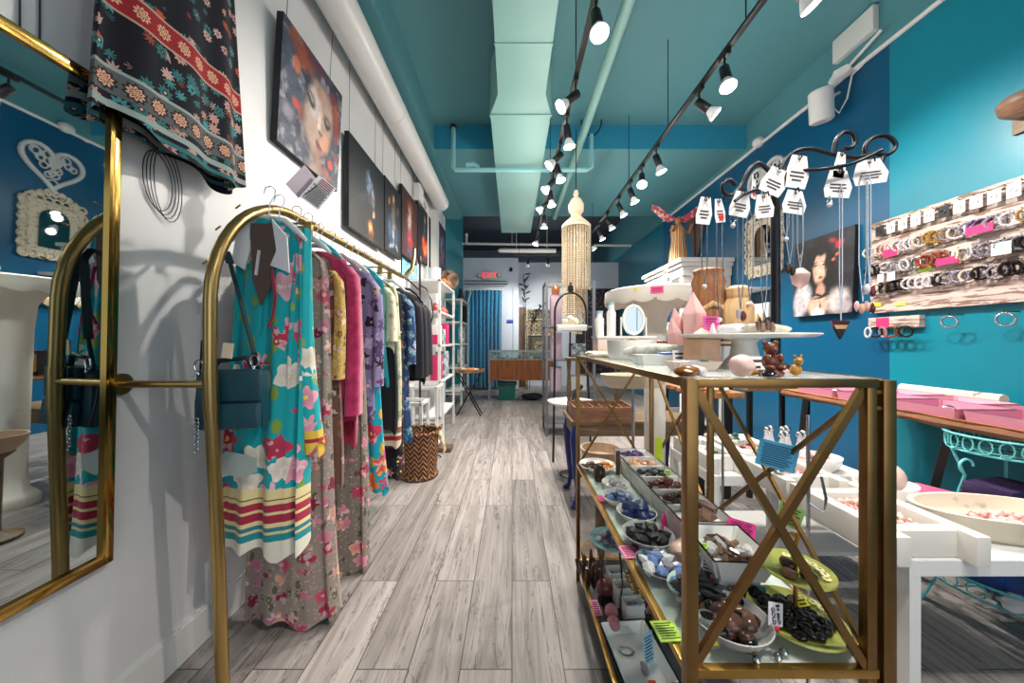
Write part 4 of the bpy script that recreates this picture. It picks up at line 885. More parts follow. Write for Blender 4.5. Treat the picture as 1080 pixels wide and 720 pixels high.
# ------------------------------------------------------------------ console desk with blue legs, wooden riser and compartment tray
M_blueleg = mat('cobalt_paint', '12246c', .4, var=.15); M_dkwood = wood('old_brown_wood', '54402c', '7c6448', 7, 0); M_pallet = wood('tray_slat_wood', '6c4630', '9c7050', 8, 0)
d = T('console_desk', 'old brown desk with cobalt blue cabriole legs behind the gold display table', 'desk', (.86, 2.63, 0))
MB().bx(-.44, .44, -.2, .2, .60, .63, .004).build('desk_top', M_dkwood, d); MB().bx(-.42, .42, -.18, .18, .52, .60).build('apron', M_dkwood, d, smooth=0)
for sx in (-1, 1):
    for sy in (-1, 1): MB().tube([(sx*.39, sy*.155, .60), (sx*.41, sy*.17, .5), (sx*.40, sy*.16, .3), (sx*.385, sy*.15, .12), (sx*.395, sy*.16, .04), (sx*.42, sy*.18, .0)], [.03, .032, .024, .017, .018, .024], 10).build('cabriole_leg', M_blueleg, d)
r = T('compartment_tray', 'wooden tray with small compartments on the desk with blue legs', 'tray', (.66, 2.58, .631))
MB().bx(-.21, .21, -.14, .14, 0, .012).build('tray_floor', M_pallet, r, smooth=0)
m = MB()
for y in (-.14, .14): m.bx(-.21, .21, y-.006, y+.006, 0, .1)
for x in (-.21, .21): m.bx(x-.006, x+.006, -.14, .14, 0, .1)
m.build('tray_side', M_pallet, r, smooth=0)
m = MB()
for i in range(1, 6): m.bx(-.21+i*.07-.003, -.21+i*.07+.003, -.134, .134, .012, .095)
for y in (-.045, .045): m.bx(-.204, .204, y-.003, y+.003, .012, .09)
m.build('divider', M_pallet, r, smooth=0)
r = T('wooden_riser', 'dark wooden riser with turned posts standing on the desk with blue legs', 'riser', (.64, 2.76, .631))
MB().bx(-.2, .24, -.06, .06, .42, .44).build('riser_top', M_dkwood, r, smooth=0)
for x in (-.18, .2): MB().lathe([(0, 0), (.02, 0), (.014, .1), (.02, .2), (.013, .3), (.02, .42), (0, .42)], (x, 0, 0), 10).build('post', M_dkwood, r)
pl = T('white_platter', 'white scalloped platter on the floor shelf beyond the compartment tray', 'platter', (.53, 3.08, .0))
MB().lathe([(0, .62), (.14, .62), (.2, .65), (.205, .665), (.19, .665), (.13, .64), (0, .64)], n=30, wob=.03).build('platter_dish', M_cer, pl)
MB().lathe([(0, 0), (.1, 0), (.1, .01), (.02, .03), (.018, .6), (.05, .62), (0, .62)], n=18).build('platter_stand', M_black, pl)
bk = T('dark_boot_figurine', 'small black figurine on the white platter behind the compartment tray', 'figurine', (.57, 3.06, .6505))
MB().box((0, 0, .06), (.06, .06, .12), rot=(0, R(18), 0), bev=.015).build('figurine_body', M_black, bk); MB().ball((.04, 0, .14), .028, 2).build('figurine_head', M_black, bk)
# two tier oval stand
o = T('oval_tier_stand', 'cream oval dish raised on a thin rod above the compartment tray', 'stand', (.665, 1.875, 0))
MB().lathe([(0, 0), (.1, 0), (.1, .012), (.01, .03), (.008, .95), (0, .95)], n=16).build('rod', M_alu, o)
MB().lathe([(0, .95), (.12, .95), (.15, .985), (.155, 1.02), (.145, 1.02), (.13, .97), (0, .965)], n=36, sx=1.15, sy=.7).build('oval_dish', mat('cream_enamel', 'd4c4ac', .4), o)
# ------------------------------------------------------------------ white distressed pedestal with round scalloped top
M_dist = worn('chipped_white_paint', 'd8d2c8', '8c8074', .66, 9)
pd = T('round_pedestal', 'distressed white pedestal with wide round scalloped top and pink price labels', 'pedestal', (.97, 2.32, 0))
def scal(u, v):
    th = 2*pi*u; s_ = .012*abs(sin(8*th))
    prof = [(.06, 1.47), (.28, 1.475), (.325, 1.455-s_*1.4), (.33, 1.475), (.325, 1.535), (.30, 1.545), (0.0, 1.565)]
    t = v*(len(prof)-1); i = min(len(prof)-2, int(t)); f = t-i
    rr = prof[i][0]*(1-f)+prof[i+1][0]*f; z = prof[i][1]*(1-f)+prof[i+1][1]*f
    return (rr*cos(th), rr*sin(th), z)
MB().grid(scal, 96, 13, True).build('round_top', M_dist, pd)
MB().lathe([(0, 0), (.13, 0), (.13, .04), (.11, .07), (.08, .1), (.066, .2), (.07, 1.2), (.08, 1.36), (.13, 1.45), (.14, 1.475), (0, 1.475)], n=32).build('column', M_dist, pd)
M_lblp = mat('pink_price_label', 'ec4c8c', .6, var=.03); M_lbly = mat('yellow_sticker', 'f0e030', .6, var=.03); M_lblg = mat('lime_price_label', 'b8dc5c', .6, var=.03); M_lblb = mat('sky_blue_label', '5cb8e4', .6, var=.03); M_inkd = mat('dark_print', '30282c', .7)
th = -1.93
lb = MB().box((0, 0, 0), (.07, .002, .04)).build('pink_label', M_lblp, pd, loc=(.333*cos(th), .333*sin(th), 1.505), rot=(0, 0, th+pi/2))
MB().box((0, -.0015, .006), (.055, .0008, .004)).box((0, -.0015, -.006), (.05, .0008, .004)).build('printed_lines', M_lblp if 0 else mat('crimson_print', '8c1c4c', .7), lb)
MB().box((0, 0, 0), (.024, .002, .014)).build('yellow_sticker', M_lbly, pd, loc=(.333*cos(-2.3), .333*sin(-2.3), 1.52), rot=(0, 0, -2.3+pi/2))
pa = MB().box((0, 0, .0), (.16, .05, .004)).build('pink_leaflet', mat('salmon_paper', 'e08c8c', .7), loc=(1.10, 2.08, 1.564), rot=(R(12), 0, 0), L='salmon pink leaflet lying on the round pedestal', C='paper')
pc = T('perfume_bottle', 'small white bottle shaped figurine at the back of the round pedestal', 'bottle', (.99, 2.2, 1.564))
MB().lathe([(0, 0), (.035, 0), (.04, .03), (.03, .05), (.012, .07), (.012, .09), (.018, .1), (0, .13)], n=18).build('bottle_body', M_cer, pc); MB().box((0, -.037, .03), (.012, .004, .016)).build('dark_window', M_blk, pc)
# ------------------------------------------------------------------ white hutch on the right wall
M_hut = mat('hutch_white_paint', 'd4d2ce', .5, var=.06)
h = T('white_hutch', 'tall white hutch with cornice and open shelves against the blue wall', 'hutch', (2.55, 5.03, 0))
w, l, H = .62, 1.14, 2.18
for sx, sy in ((-1, -1), (-1, 1), (1, -1), (1, 1)):
    MB().bx(sx*(w/2-.05)-.05, sx*(w/2-.05)+.05, sy*(l/2-.05)-.05, sy*(l/2-.05)+.05, 0, H).build('pilaster', M_hut, h, smooth=0)
for z in (.1, .6, 1.0, 1.36, 1.72): MB().bx(-w/2+.02, w/2, -l/2+.02, l/2-.02, z, z+.025).build('shelf', M_hut, h, smooth=0)
m = MB(); m.bx(-w/2-.02, w/2, -l/2-.02, l/2+.02, H-.12, H); m.bx(-w/2-.05, w/2, -l/2-.05, l/2+.05, H, H+.05); m.bx(-w/2-.08, w/2, -l/2-.08, l/2+.08, H+.05, H+.1); m.build('cornice', M_hut, h, smooth=0)
hm = [M_cer, M_patt, M_orng, M_blk, mat('blue_gift', '2c6ca8', .5), M_mauve]
for i in range(18):
    z = (1.385, 1.025, .625)[i % 3]; y = 4.55+(i//3)*.17; q = .04+.02*((i*5) % 3)
    (MB().lathe([(0, 0), (q, 0), (q*1.1, q), (q*.5, q*1.8), (q*.6, q*2.2), (0, q*2.2)], n=14) if i % 2 else MB().bx(-q, q, -q, q, 0, q*2.6, .006)).build('shelf_ornament', hm[i % 6], loc=(2.36, y, z+.0005), L=f'{["white", "grey print", "orange", "black", "blue", "mauve"][i % 6]} ornament, {ORD[i//3]} on the {["upper", "middle", "lower"][i % 3]} shelf of the hutch', C='ornament')
# figurine with pink wings on the hutch
f = T('winged_figurine', 'tall carved figurine with striped robe and pink wings on top of the hutch', 'figurine', (2.30, 4.72, 2.28))
M_rob = (lambda k: (k.col(k.ramp(k.math('FRACT', k.math('MULTIPLY', k.math('ARCTAN2', *(lambda s: (s.outputs[1], s.outputs[0]))((lambda s: (k.link(k.tc(), s.inputs[0]), s)[1])(k.add('ShaderNodeSeparateXYZ')))), 2.2)), [(0, 'b87c4c'), (.3, '4c6c3c'), (.5, 'd8b48c'), (.7, '8c4c30')], 'CONSTANT')), k.set(.6))[1])(NT('striped_robe_paint'))
MB().lathe([(0, 0), (.13, 0), (.115, .15), (.09, .32), (.1, .42), (.07, .5), (.04, .53), (0, .54)], n=22).build('robe', M_rob, f)
MB().ball((0, -.01, .58), (.05, .05, .06), 2).build('head', mat('carved_wood_face', '8c5c3c', .6), f)
MB().tube([(.06, 0, .46), (.14, -.02, .42), (.17, -.04, .52)], .025).tube([(-.06, 0, .46), (-.12, -.05, .44), (-.1, -.08, .5)], .025).build('arm', mat('carved_wood_face', '8c5c3c'), f)
M_wing = floral('pink_wing_paint', 'c84858', ['e8b8b0', 'a02c40', 'e8d8c8'], 20, .5)
for s in (-1, 1): MB().poly([(0, .0), (s*.12, .06), (s*.26, .17), (s*.34, .2), (s*.35, .14), (s*.26, .05), (s*.12, -.04)], .025).build('wing', M_wing, f, loc=(0, .02, .62), smooth=0)
MB().lathe([(0, 0), (.05, 0), (.055, .06), (.0, .1)], n=14).build('dark_bust', M_black, loc=(2.34, 5.35, 2.28), L='small dark bust at the far end on top of the hutch', C='figurine')
# carved things on the right wall
p = onx(735, 245, 2.86); M_carve = mat('brown_carved_wood', '4c3c38', .7, var=.3)
lf = T('leaf_carving', 'dark brown carved leaf shaped wall plaque left of the necklaces', 'wall plaque', (2.832, p.y, p.z))
MB().poly([(-.32, .28), (-.2, .36), (.0, .32), (.2, .38), (.26, .2), (.2, -.05), (.1, -.3), (.02, -.5), (-.02, -.3), (-.1, -.2), (-.12, -.02), (-.28, .06), (-.22, .15)], .03, Matrix.Rotation(R(-90), 4, 'Z')).build('leaf_plate', M_carve, lf, smooth=0)
MB().tube([(-.01, 0, .3), (-.02, 0, 0), (-.02, -.02, -.45)], .012).build('midrib', M_carve, lf)
p = onx(801, 190, 2.86)
M_bone = worn('bone_carving', 'd0c4b0', '5c4c40', .58, 40); M_boned = mat('dark_hollow', '20242c', .8)
ht = T('heart_wall_plaque', 'white openwork heart plaque on the blue wall, seen in the mirror above the carved frame', 'wall plaque', (2.855, 3.85, 3.0))
hp = [(.26*math.sin(t)**3, .26*(13*cos(t)-5*cos(2*t)-2*cos(3*t)-cos(4*t))/16) for t in [i*2*pi/36 for i in range(36)]]
m = MB(); m.tube([(0, x, z) for x, z in hp], .022, 8, True)
for i in range(26):
    a = random.uniform(0, 2*pi); q = random.random()**.5*.72; t = int(a/(2*pi)*36) % 36; x, z = hp[t][0]*q, hp[t][1]*q; rr = random.uniform(.028, .045)
    m.tube([(0, x+rr*cos(b), z+rr*sin(b)) for b in [j*pi/5 for j in range(10)]], .009, 5, True)
m.build('openwork', mat('white_openwork', 'c8c8c8', .6), ht)
fm = T('carved_mirror', 'small arched mirror in a carved bone coloured frame behind the necklaces', 'mirror', (2.85, 3.87, 2.30))
fm.rotation_euler = (0, 0, R(-90))
MB().bx(-.27, .27, 0, .03, -.33, .30).build('frame_plate', M_bone, fm, smooth=0)
m = MB()
for i in range(26):
    t = i/26*4; s_ = t % 1-.5; x, z = [(s_*.48, .3), (.25, -s_*.6), (-s_*.48, -.31), (-.25, s_*.6)][int(t)]
    m.tube([(x+.04*cos(b), -.008, z+.04*sin(b)) for b in [j*pi/5 for j in range(10)]], .012, 5, True)
for i in range(7): m.ball((-.18+i*.06, -.0, .33+.07*sin(pi*i/6)), (.04, .02, .05), 1)
m.build('carved_scrolls', M_bone, fm)
ar = [(-.13, -.22), (.13, -.22), (.13, .1)]+[(.13*cos(t), .1+.12*sin(t)) for t in [i*pi/8 for i in range(1, 8)]]+[(-.13, .1)]
MB().poly(ar, .006).build('mirror_glass', M_mirror, fm, loc=(0, -.012, 0), smooth=0)
sh = T('earring_card_rack', 'white wall rack with shell earrings below the carved mirror', 'rack', (2.83, 4.05, 1.47))
MB().bx(-.03, .03, -.32, .3, 0, .16, .003).build('rack_board', M_white, sh)
MB().bx(-.2, .02, -.3, .3, .3, .33, .003).build('wall_ledge', M_white, sh)
for i in range(6): MB().ball((-.04, -.26+i*.1, -.0), (.018, .03, .05), 2, .2, seed=i).build('shell_earring', M_shell2, sh)
# ------------------------------------------------------------------ gold display table
M_agold = mat('antique_gold_metal', '8c6c42', .34, 1, var=.22, scale=22, bump=.08)
M_goldhi = mat('worn_gold_edge', 'b8904e', .3, 1, var=.2, scale=22)
GX0, GX1, GY0, GY1, ZT, ZM, ZL = .324, .712, .632, 1.73, 1.13, .59, .105
M_shelfg = glassy('shelf_glass', 'eef3f1', .93)
g = T('gold_display_table', 'gold metal display table with crossed braces and glass shelves in the right foreground', 'table', (0, 0, 0))
def post(x, y, w=.022, z1=ZT): MB().bx(x-w/2, x+w/2, y-w/2, y+w/2, 0, z1, .0015).build('post', M_agold, g, smooth=30)
post(GX0+.011, GY0+.011); post(GX0+.009, GY1-.009, .018); post(GX1-.009, GY1-.009, .018)
post(GX1-.042, GY0+.011, .018, ZT-.004); post(GX1-.012, GY0+.011, .024, ZT-.002); post(GX1-.009, 1.21, .018)
for z, h in ((ZT, .016), (ZM, .016), (ZL, .016)):
    for x in (GX0+.008, GX1-.008): MB().bx(x-.008, x+.008, GY0+.02, GY1-.015, z-h, z, .001).build('side_rail', M_goldhi if x < .5 and z < 1 else M_agold, g, smooth=30)
    for y in (GY0+.009, GY1-.009): MB().bx(GX0+.018, GX1-.03, y-.008, y+.008, z-h, z, .001).build('end_rail', M_goldhi if z < 1 else M_agold, g, smooth=30)
for y in (GY0+.009, GY1-.009):
    w = .011 if y < 1 else .008
    MB().bar((GX0+.02, y, ZT-.02), (GX1-.05, y, ZM+.0), w, w*1.3).build('cross_brace', M_agold, g, smooth=0)
    MB().bar((GX1-.05, y+.004, ZT-.02), (GX0+.02, y+.004, ZM+.0), w, w*1.3).build('cross_brace', M_agold, g, smooth=0)
for y0, y1 in ((GY0+.04, 1.20), (1.22, GY1-.02)):
    MB().bar((GX1-.009, y0, ZT-.03), (GX1-.009, y1, ZM), .009).build('cross_brace', M_agold, g, smooth=0)
    MB().bar((GX1-.013, y0, ZM), (GX1-.013, y1, ZT-.03), .009).build('cross_brace', M_agold, g, smooth=0)
for z in (1.105, 1.075): MB().tube([(GX1-.035, GY0+.006, z), (GX1-.02, GY0+.006, z)], .004, 8).build('joining_bolt', M_goldhi, g)
MB().bx(GX0+.012, GX1-.012, GY0+.014, GY1-.014, ZT-.007, ZT-.001).build('glass_top', M_shelfg, g, smooth=0)
MB().bx(GX0+.016, GX1-.016, GY0+.016, GY1-.016, ZM-.007, ZM-.001).build('glass_shelf', M_shelfg, g, smooth=0)
MB().bx(GX0+.016, GX1-.016, GY0+.016, GY1-.016, ZL-.012, ZL-.001).build('slate_shelf', wood('slate_boards', '24262b', '3c3f45', 5, 1), g, smooth=0)
# ---------------------------------------------------------------- stones
SP = {}
def stone(m, r, loc, L, G, kind='rough', n='stone', C='stone', sq=(1, .8, .6)):
    v = random.randrange(3); key = (m.name, kind, v)
    if key not in SP:
        mb = MB()
        if kind == 'smooth': mb.ball((0, 0, 0), sq, 2, .06, seed=v)
        elif kind == 'shard': mb.ball((0, 0, 0), (1.5, .4, .35), 1, .25, seed=v)
        elif kind == 'point': mb.lathe([(0, -1), (.42, -.85), (.45, .5), (0, 1)], n=6)
        else: mb.ball((0, 0, 0), sq, 2 if kind == 'round' else 1, .22, seed=v)
        o = mb.build(n, m, smooth=42 if kind in ('smooth', 'round') else 22)
        SP[key] = o
    else: o = SP[key].copy(); COL.objects.link(o)
    o.location = loc; o.scale = (r,)*3
    o.rotation_euler = (random.uniform(-.4, .4), random.uniform(-.4, .4), random.uniform(0, 6.28)) if kind != 'point' else (R(80)+random.uniform(-.5, .5), random.uniform(-.6, .6), random.uniform(0, 6.28))
    return tag(o, L, C, G)
def heap(c, rx, ry, n, r, m, L, G, kind='rough', name='stone', C='stone', hump=.5):
    ms = m if isinstance(m, list) else [m]; ga = 2.39996
    for i in range(n):
        q = math.sqrt((i+.5)/n); a = i*ga+random.uniform(-.3, .3); rr = r*random.uniform(.78, 1.2)
        z = rr*.55+(1-q)*hump*2*r
        stone(ms[i % len(ms)], rr, (c[0]+rx*q*cos(a), c[1]+ry*q*sin(a), c[2]+z), L, G, kind, name, C)
def sm(name, c, rough=.18, var=.25, **kw): return mat(name, c, rough, var=var, scale=30, **kw)
M_obs = sm('polished_black_stone', '100d0d', .06); M_smoky = sm('smoky_quartz', '7c6250', .15); M_rawbk = sm('raw_black_stone', '17171b', .45, .4); M_lapis = sm('deep_blue_stone', '1c2c5c', .3, .4); M_bluest = sm('pale_blue_stone', '6c84b8', .3)
M_amet = sm('violet_crystal', '5c4474', .2, .35); M_peach = sm('peach_stone', 'd8a888', .3); M_garn = sm('dark_red_stone', '5c2028', .15); M_redst = sm('brown_red_stone', '6c3a34', .25, .35); M_tiger = sm('tiger_brown_stone', '7c4c20', .15, .45); M_rose = sm('rose_quartz', 'e0b0ac', .15, .1); M_rosed = sm('rough_rose_quartz', 'c88c8c', .25, .2)
M_clear = sm('milky_quartz', 'd0ccd0', .12, .12); M_greenst = sm('green_stone', '2c5c48', .2); M_gryst = sm('grey_agate', '8c8690', .25, .35); M_brnst = sm('brown_agate', '5c4034', .15, .35); M_choc = sm('chocolate_stone', '3c241c', .15, .3)
def chips(c, rx, ry, n, r, ms, name, L, hump=.6):
    """loose chips nobody could count, one object"""
    mb = MB()
    for i in range(n):
        q = math.sqrt((i+.5)/n); a = i*2.39996; rr = r*random.uniform(.7, 1.2)
        mb.ball((rx*q*cos(a), ry*q*sin(a), rr*.5+(1-q)*hump*2*r), (rr, rr*.8, rr*.6), 1, .22, (random.random(), random.random(), random.random()*6), i % 7)
    mb.build(name, ms, loc=c, L=L, C='stones', K='stuff', smooth=22)
def speck(name, cols):
    if name in MATS: return MATS[name]
    k = NT(name); v = k.add('ShaderNodeTexVoronoi'); v.inputs['Scale'].default_value = 34; k.link(k.tc(), v.inputs['Vector'])
    s_ = k.add('ShaderNodeSeparateColor'); k.link(v.outputs['Color'], s_.inputs[0])
    k.col(k.ramp(s_.outputs[0], [(i/len(cols), c) for i, c in enumerate(cols)], 'CONSTANT')); MATS[name] = k.set(.22); return k.m
def bowl(name, L, c, r, h, m=M_cer, sx=1, sy=1, C='bowl', wob=0, foot=.45, n=32):
    o = MB().lathe([(0, 0), (r*foot, 0), (r*.85, h*.5), (r, h), (r*.96, h), (r*.8, h*.55), (r*foot, h*.16), (0, h*.14)], n=n, sx=sx, sy=sy, wob=wob).build(name, m, loc=c, L=L, C=C)
    return o
def tray(name, L, c, w, l, h, m, rz=0, C='tray', slope=.012, t=.006, split=0, floor=.008):
    r = T(name, L, C, c, rz)
    mb = MB(); A = [(-w/2+slope, -l/2+slope), (w/2-slope, -l/2+slope), (w/2-slope, l/2-slope), (-w/2+slope, l/2-slope)]; B = [(-w/2, -l/2), (w/2, -l/2), (w/2, l/2), (-w/2, l/2)]
    B2 = [(x-math.copysign(t, x), y-math.copysign(t, y)) for x, y in B]; A2 = [(x-math.copysign(t*.6, x), y-math.copysign(t*.6, y)) for x, y in A]
    rings = [[mb.bm.verts.new((x, y, z)) for x, y in P] for P, z in ((A, 0), (B, h), (B2, h), (A2, floor))]
    mb.bm.faces.new(rings[0][::-1]); mb.bm.faces.new(rings[3])
    for a, b in zip(rings, rings[1:]):
        for i in range(4): mb.bm.faces.new((a[i], a[(i+1) % 4], b[(i+1) % 4], b[i]))
    bmesh.ops.bevel(mb.bm, geom=[e for e in mb.bm.edges if abs(e.verts[0].co.z-e.verts[1].co.z) > .01], offset=min(.008, w*.06), segments=3, affect='EDGES')
    mb.build('tray_body', m, r)
    for i in range(1, split): MB().bx(-w/2+.004, w/2-.004, -l/2+l*i/split-.004, -l/2+l*i/split+.004, .006, h-.003).build('divider', m, r, smooth=0)
    return r
def card(name, L, c, w, h, m, rot, n=7, ink=None, C='price card', head=0, sc=.8):
    """printed card standing on its lower edge; front faces -Y before rotation"""
    r = T(name, L, C, c, rot=tuple(R(a) for a in rot)); MB().box((0, 0, h/2), (w, .0014, h)).build('card_sheet', m, r, smooth=0)
    if n:
        mb = MB()
        for i in range(n):
            k = (.92, .78, 1, .85)[i % 4]*sc
            mb.box((-(1-k/sc)*w*.3*sc, -.0011, h*(.9-.82*(i+.5)/n)), (w*k, .0006, h*.34/n))
        mb.build('printed_lines', ink or M_inkd, r, smooth=0)
    return r
M_magink = mat('magenta_print', '8c2058', .7); M_bluink = mat('blue_print', '1c4c78', .7); M_grnink = mat('green_print', '486420', .7)
# ---------------------------------------------------------------- middle shelf: long white divided tray and its stones
zs = ZM
tr = tray('divided_tray', 'long white ceramic tray with six compartments on the middle shelf', (.585, 1.36, zs), .165, .70, .075, M_cer, 0, split=6, floor=.05)
fill = [(M_garn, 'rough', 'dark red stones'), (M_choc, 'smooth', 'mixed brown tiger stones'), (M_redst, 'round', 'red brown stones'), (M_rawbk, 'rough', 'black grey stones'), (M_peach, 'rough', 'peach stones'), (M_amet, 'rough', 'violet grey stones')]
for i, (m, kd, nm) in enumerate(fill):
    y = 1.36-.35+.70*(i+.5)/6
    mm = [M_tiger, M_choc, M_obs] if i == 1 else ([M_smoky, M_brnst] if i == 0 else m)
    if i == 0: heap((.585, y, zs+.05), .05, .035, 4, .034, mm, 'big brown stone chunk in the nearest compartment of the long white tray', 'brown chunks in the nearest compartment', 'rough')
    else: heap((.585, y, zs+.05), .062, .04, 12, .0175, mm, f'{nm[:-1]} in the {["", "second", "third", "fourth", "fifth", "farthest"][i]} compartment of the long white tray', f'{nm} in compartment {i} of the long tray', kd)
tray('square_tray', 'square white tray of smoky quartz pieces behind the front cross brace', (.545, .865, zs+.048), .15, .17, .055, M_cer, R(-4), slope=.018, floor=.025)
MB().bx(-.05, .05, -.06, .06, 0, .047, .004).build('white_box', M_white, loc=(.545, .875, zs), L='white box under the square tray of smoky quartz', C='box')
heap((.545, .865, zs+.073), .05, .058, 22, .018, [M_smoky, M_clear, M_smoky, M_brnst], 'smoky quartz point lying in the square white tray', 'smoky quartz in the square white tray', 'point', hump=.35)
# left row along the front rail
def on(px, py, z=ZM): return onz(px, py, z)
c = Vector((.405, 1.62, zs)); bowl('white_plate', 'white plate with brown and orange stones at the far end of the middle shelf', c, .085, .03, M_cer)
heap(c+Vector((-.035, -.01, .01)), .035, .05, 12, .015, [M_choc, M_brnst], 'brown banded stone on the left half of the far white plate', 'brown stones on the far white plate', 'smooth')
heap(c+Vector((.035, 0, .01)), .035, .05, 14, .014, [M_stones[0], mat('orange_calcite', 'd08438')], 'orange stone on the right half of the far white plate', 'orange stones on the far white plate')
j = MB().lathe([(0, 0), (.022, 0), (.027, .02), (.024, .05), (.014, .06), (.016, .07), (0, .072)], n=16).build('dark_jar', M_choc, loc=(.385, 1.50, zs), L='small dark brown jar in front of the far white plate', C='jar')
MB().lathe([(0, 0), (.0095, .0), (.011, .05), (.009, .11), (0, .115)], n=6).build('crystal_point', M_brnst, loc=(.485, 1.56, zs), L='upright brown crystal point beside the long white tray', C='crystal')
bl = MB().lathe([(0, 0), (.06, 0), (.1, .05), (.115, .1), (.105, .1), (.09, .05), (0, .02)], n=30).build('wooden_bowl', mat('pale_wood', 'c0a488', .5, var=.12, scale=9), loc=(.50, 1.93, .5), L='pale wooden bowl standing beyond the far end of the gold table', C='bowl')
MB().lathe([(0, 0), (.11, 0), (.11, .02), (.03, .05), (.03, .46), (.07, .4995), (0, .4995)], n=18).build('bowl_stand', M_dkwood, loc=(.50, 1.93, 0), L='dark wooden stand under the pale wooden bowl', C='stand')
for i, (x, y, r, m, kd, n, rs, nm) in enumerate(((.425, 1.40, .055, M_gryst, 'rough', 9, .016, 'grey violet'), (.40, 1.28, .062, M_bluest, 'rough', 10, .02, 'pale blue'), (.425, 1.165, .066, M_lapis, 'round', 7, .028, 'deep blue'), (.41, 1.03, .074, M_rawbk, 'rough', 14, .024, 'rough black'))):
    bowl('stone_bowl', f'white bowl of {nm} stones on the middle shelf along the front rail', (x, y, zs), r, .034, M_cer if i != 3 else mat('grey_glaze', 'b4b4b8', .25))
    heap((x, y, zs+.008), r*.72, r*.72, n, rs, m if i != 1 else [M_bluest, M_lapis], f'{nm} stone heaped in a white bowl on the middle shelf', f'{nm} stones in their bowl', kd)
c = Vector((.40, .905, zs)); bowl('silver_dish', 'silver dish of mixed pastel stones near the front rail', c, .07, .025, M_hook)
heap(c+Vector((0, 0, .008)), .05, .05, 14, .02, [M_clear, M_bluest, M_gryst], 'pastel stone in the silver dish', 'pastel stones in the silver dish')
MB().ball((0, 0, .034), (.045, .036, .034), 3, .22).build('peach_geode', sm('pale_peach_quartz', 'd4b0a0', .2), loc=(.475, .93, zs), L='large pale peach quartz chunk between the silver dish and the long tray', C='crystal')
c = Vector((.445, .80, zs)); bowl('glass_dish', 'clear glass dish of black kyanite shards behind the front post', c, .075, .03, M_glass)
heap(c+Vector((0, 0, .012)), .055, .05, 26, .022, M_rawbk, 'thin black crystal shard in the clear glass dish', 'black shards in the glass dish', 'shard', hump=.7)
heap((.40, .775, zs), .025, .03, 9, .014, [M_amet, M_clear], 'violet crystal lying before the glass dish of black shards', 'violet crystals on the middle shelf')
gj = T('glass_jar', 'empty clear glass jar with a yellow sticker near the front post', 'jar', (.40, .70, zs))
MB().lathe([(0, 0), (.024, 0), (.028, .015), (.026, .04), (.016, .05), (.014, .05), (.023, .038), (.024, .016), (0, .004)], n=22).build('jar_body', M_glass, gj); MB().box((-.004, -.028, .022), (.02, .001, .02)).build('yellow_sticker', M_lbly, gj)
# front right end of the middle shelf
c = Vector((.452, .712, zs)); bowl('grey_glass_bowl', 'large frosted glass bowl of dark stones at the front of the middle shelf', c, .078, .042, mat('frosted_glass', 'b0b0b0', .15, var=.05))
heap(c+Vector((0, 0, .012)), .055, .05, 17, .022, [M_obs, M_choc, M_brnst], 'dark polished stone in the large frosted glass bowl', 'dark stones in the frosted glass bowl', 'smooth')
ts = T('tiered_dish', 'two tier dish with yellow green plates and a gold rod at the front right', 'stand', (.604, .728, zs))
M_ygd = mat('yellow_green_glaze', 'a4a858', .15, var=.12)
for z, r in ((.012, .088), (.112, .068)): MB().lathe([(0, z), (r*.6, z), (r, z+.014), (r*.985, z+.018), (r*.6, z+.006), (0, z+.005)], n=40).build('plate', M_ygd, ts)
MB().tube([(0, 0, 0), (0, 0, .112), (0, 0, .175), (.004, 0, .19)], .004, 8).build('rod', M_goldhi, ts); MB().lathe([(0, 0), (.03, 0), (.02, .008), (.006, .012), (0, .012)], n=18).build('foot', M_goldhi, ts)
MB().ball((0, 0, .197), (.006, .012, .006), 2).ball((-.003, -.008, .204), .004, 1).tube([(0, .008, .197), (0, .02, .19)], .003, 6).build('bird_finial', M_goldhi, ts)
heap((.597, .725, zs+.02), .062, .058, 42, .013, M_obs, 'shiny black tumbled stone on the lower yellow green plate', 'black stones on the lower plate', 'smooth', hump=.6)
for i, (x, y, m) in enumerate(((-.03, -.02, M_brnst), (-.008, .01, M_choc), (.004, -.028, M_obs))): stone(m, .017, (.604+x, .728+y, zs+.13), ['grey brown stone at the left of the upper yellow green plate', 'dark brown stone at the back of the upper yellow green plate', 'black stone at the front of the upper yellow green plate'][i], None, 'smooth')
def ring_tokens(z, r, a0, a1, n, L, G):
    for i in range(n):
        a = a0+(a1-a0)*i/(n-1)
        MB().lathe([(.003, 0), (.007, .001), (.008, .003), (.003, .004), (.003, 0)], n=12).build('shell_ring', mat('cream_shell_ring', 'e4dca4', .4), loc=(.604+r*cos(a), .728+r*sin(a), z), L=L, C='ring', G=G)
ring_tokens(zs+.028, .072, -.3, .7, 5, 'small cream shell ring on the edge of the lower plate', 'cream rings on the lower plate'); ring_tokens(zs+.124, .05, -.7, 1.2, 7, 'small cream shell ring on the edge of the upper plate', 'cream rings on the upper plate')
card('yellow_tag', 'round yellow tag among the black stones on the lower plate', (.625, .728, zs+.045), .028, .016, M_lbly, (-60, 0, 10), 2)
MB().box((.0, 0, .001), (.10, .05, .002), rot=(0, 0, R(-20))).build('cyan_card', mat('cyan_card', '58b4cc', .6), loc=(.585, .825, zs), L='cyan card lying under the large black stone', C='card')
MB().ball((0, 0, .018), (.036, .024, .018), 1, .1, rot=(0, 0, .3)).build('black_stone', M_obs, loc=(.57, .80, zs+.002), L='large faceted black stone on the cyan card', C='stone', smooth=20)
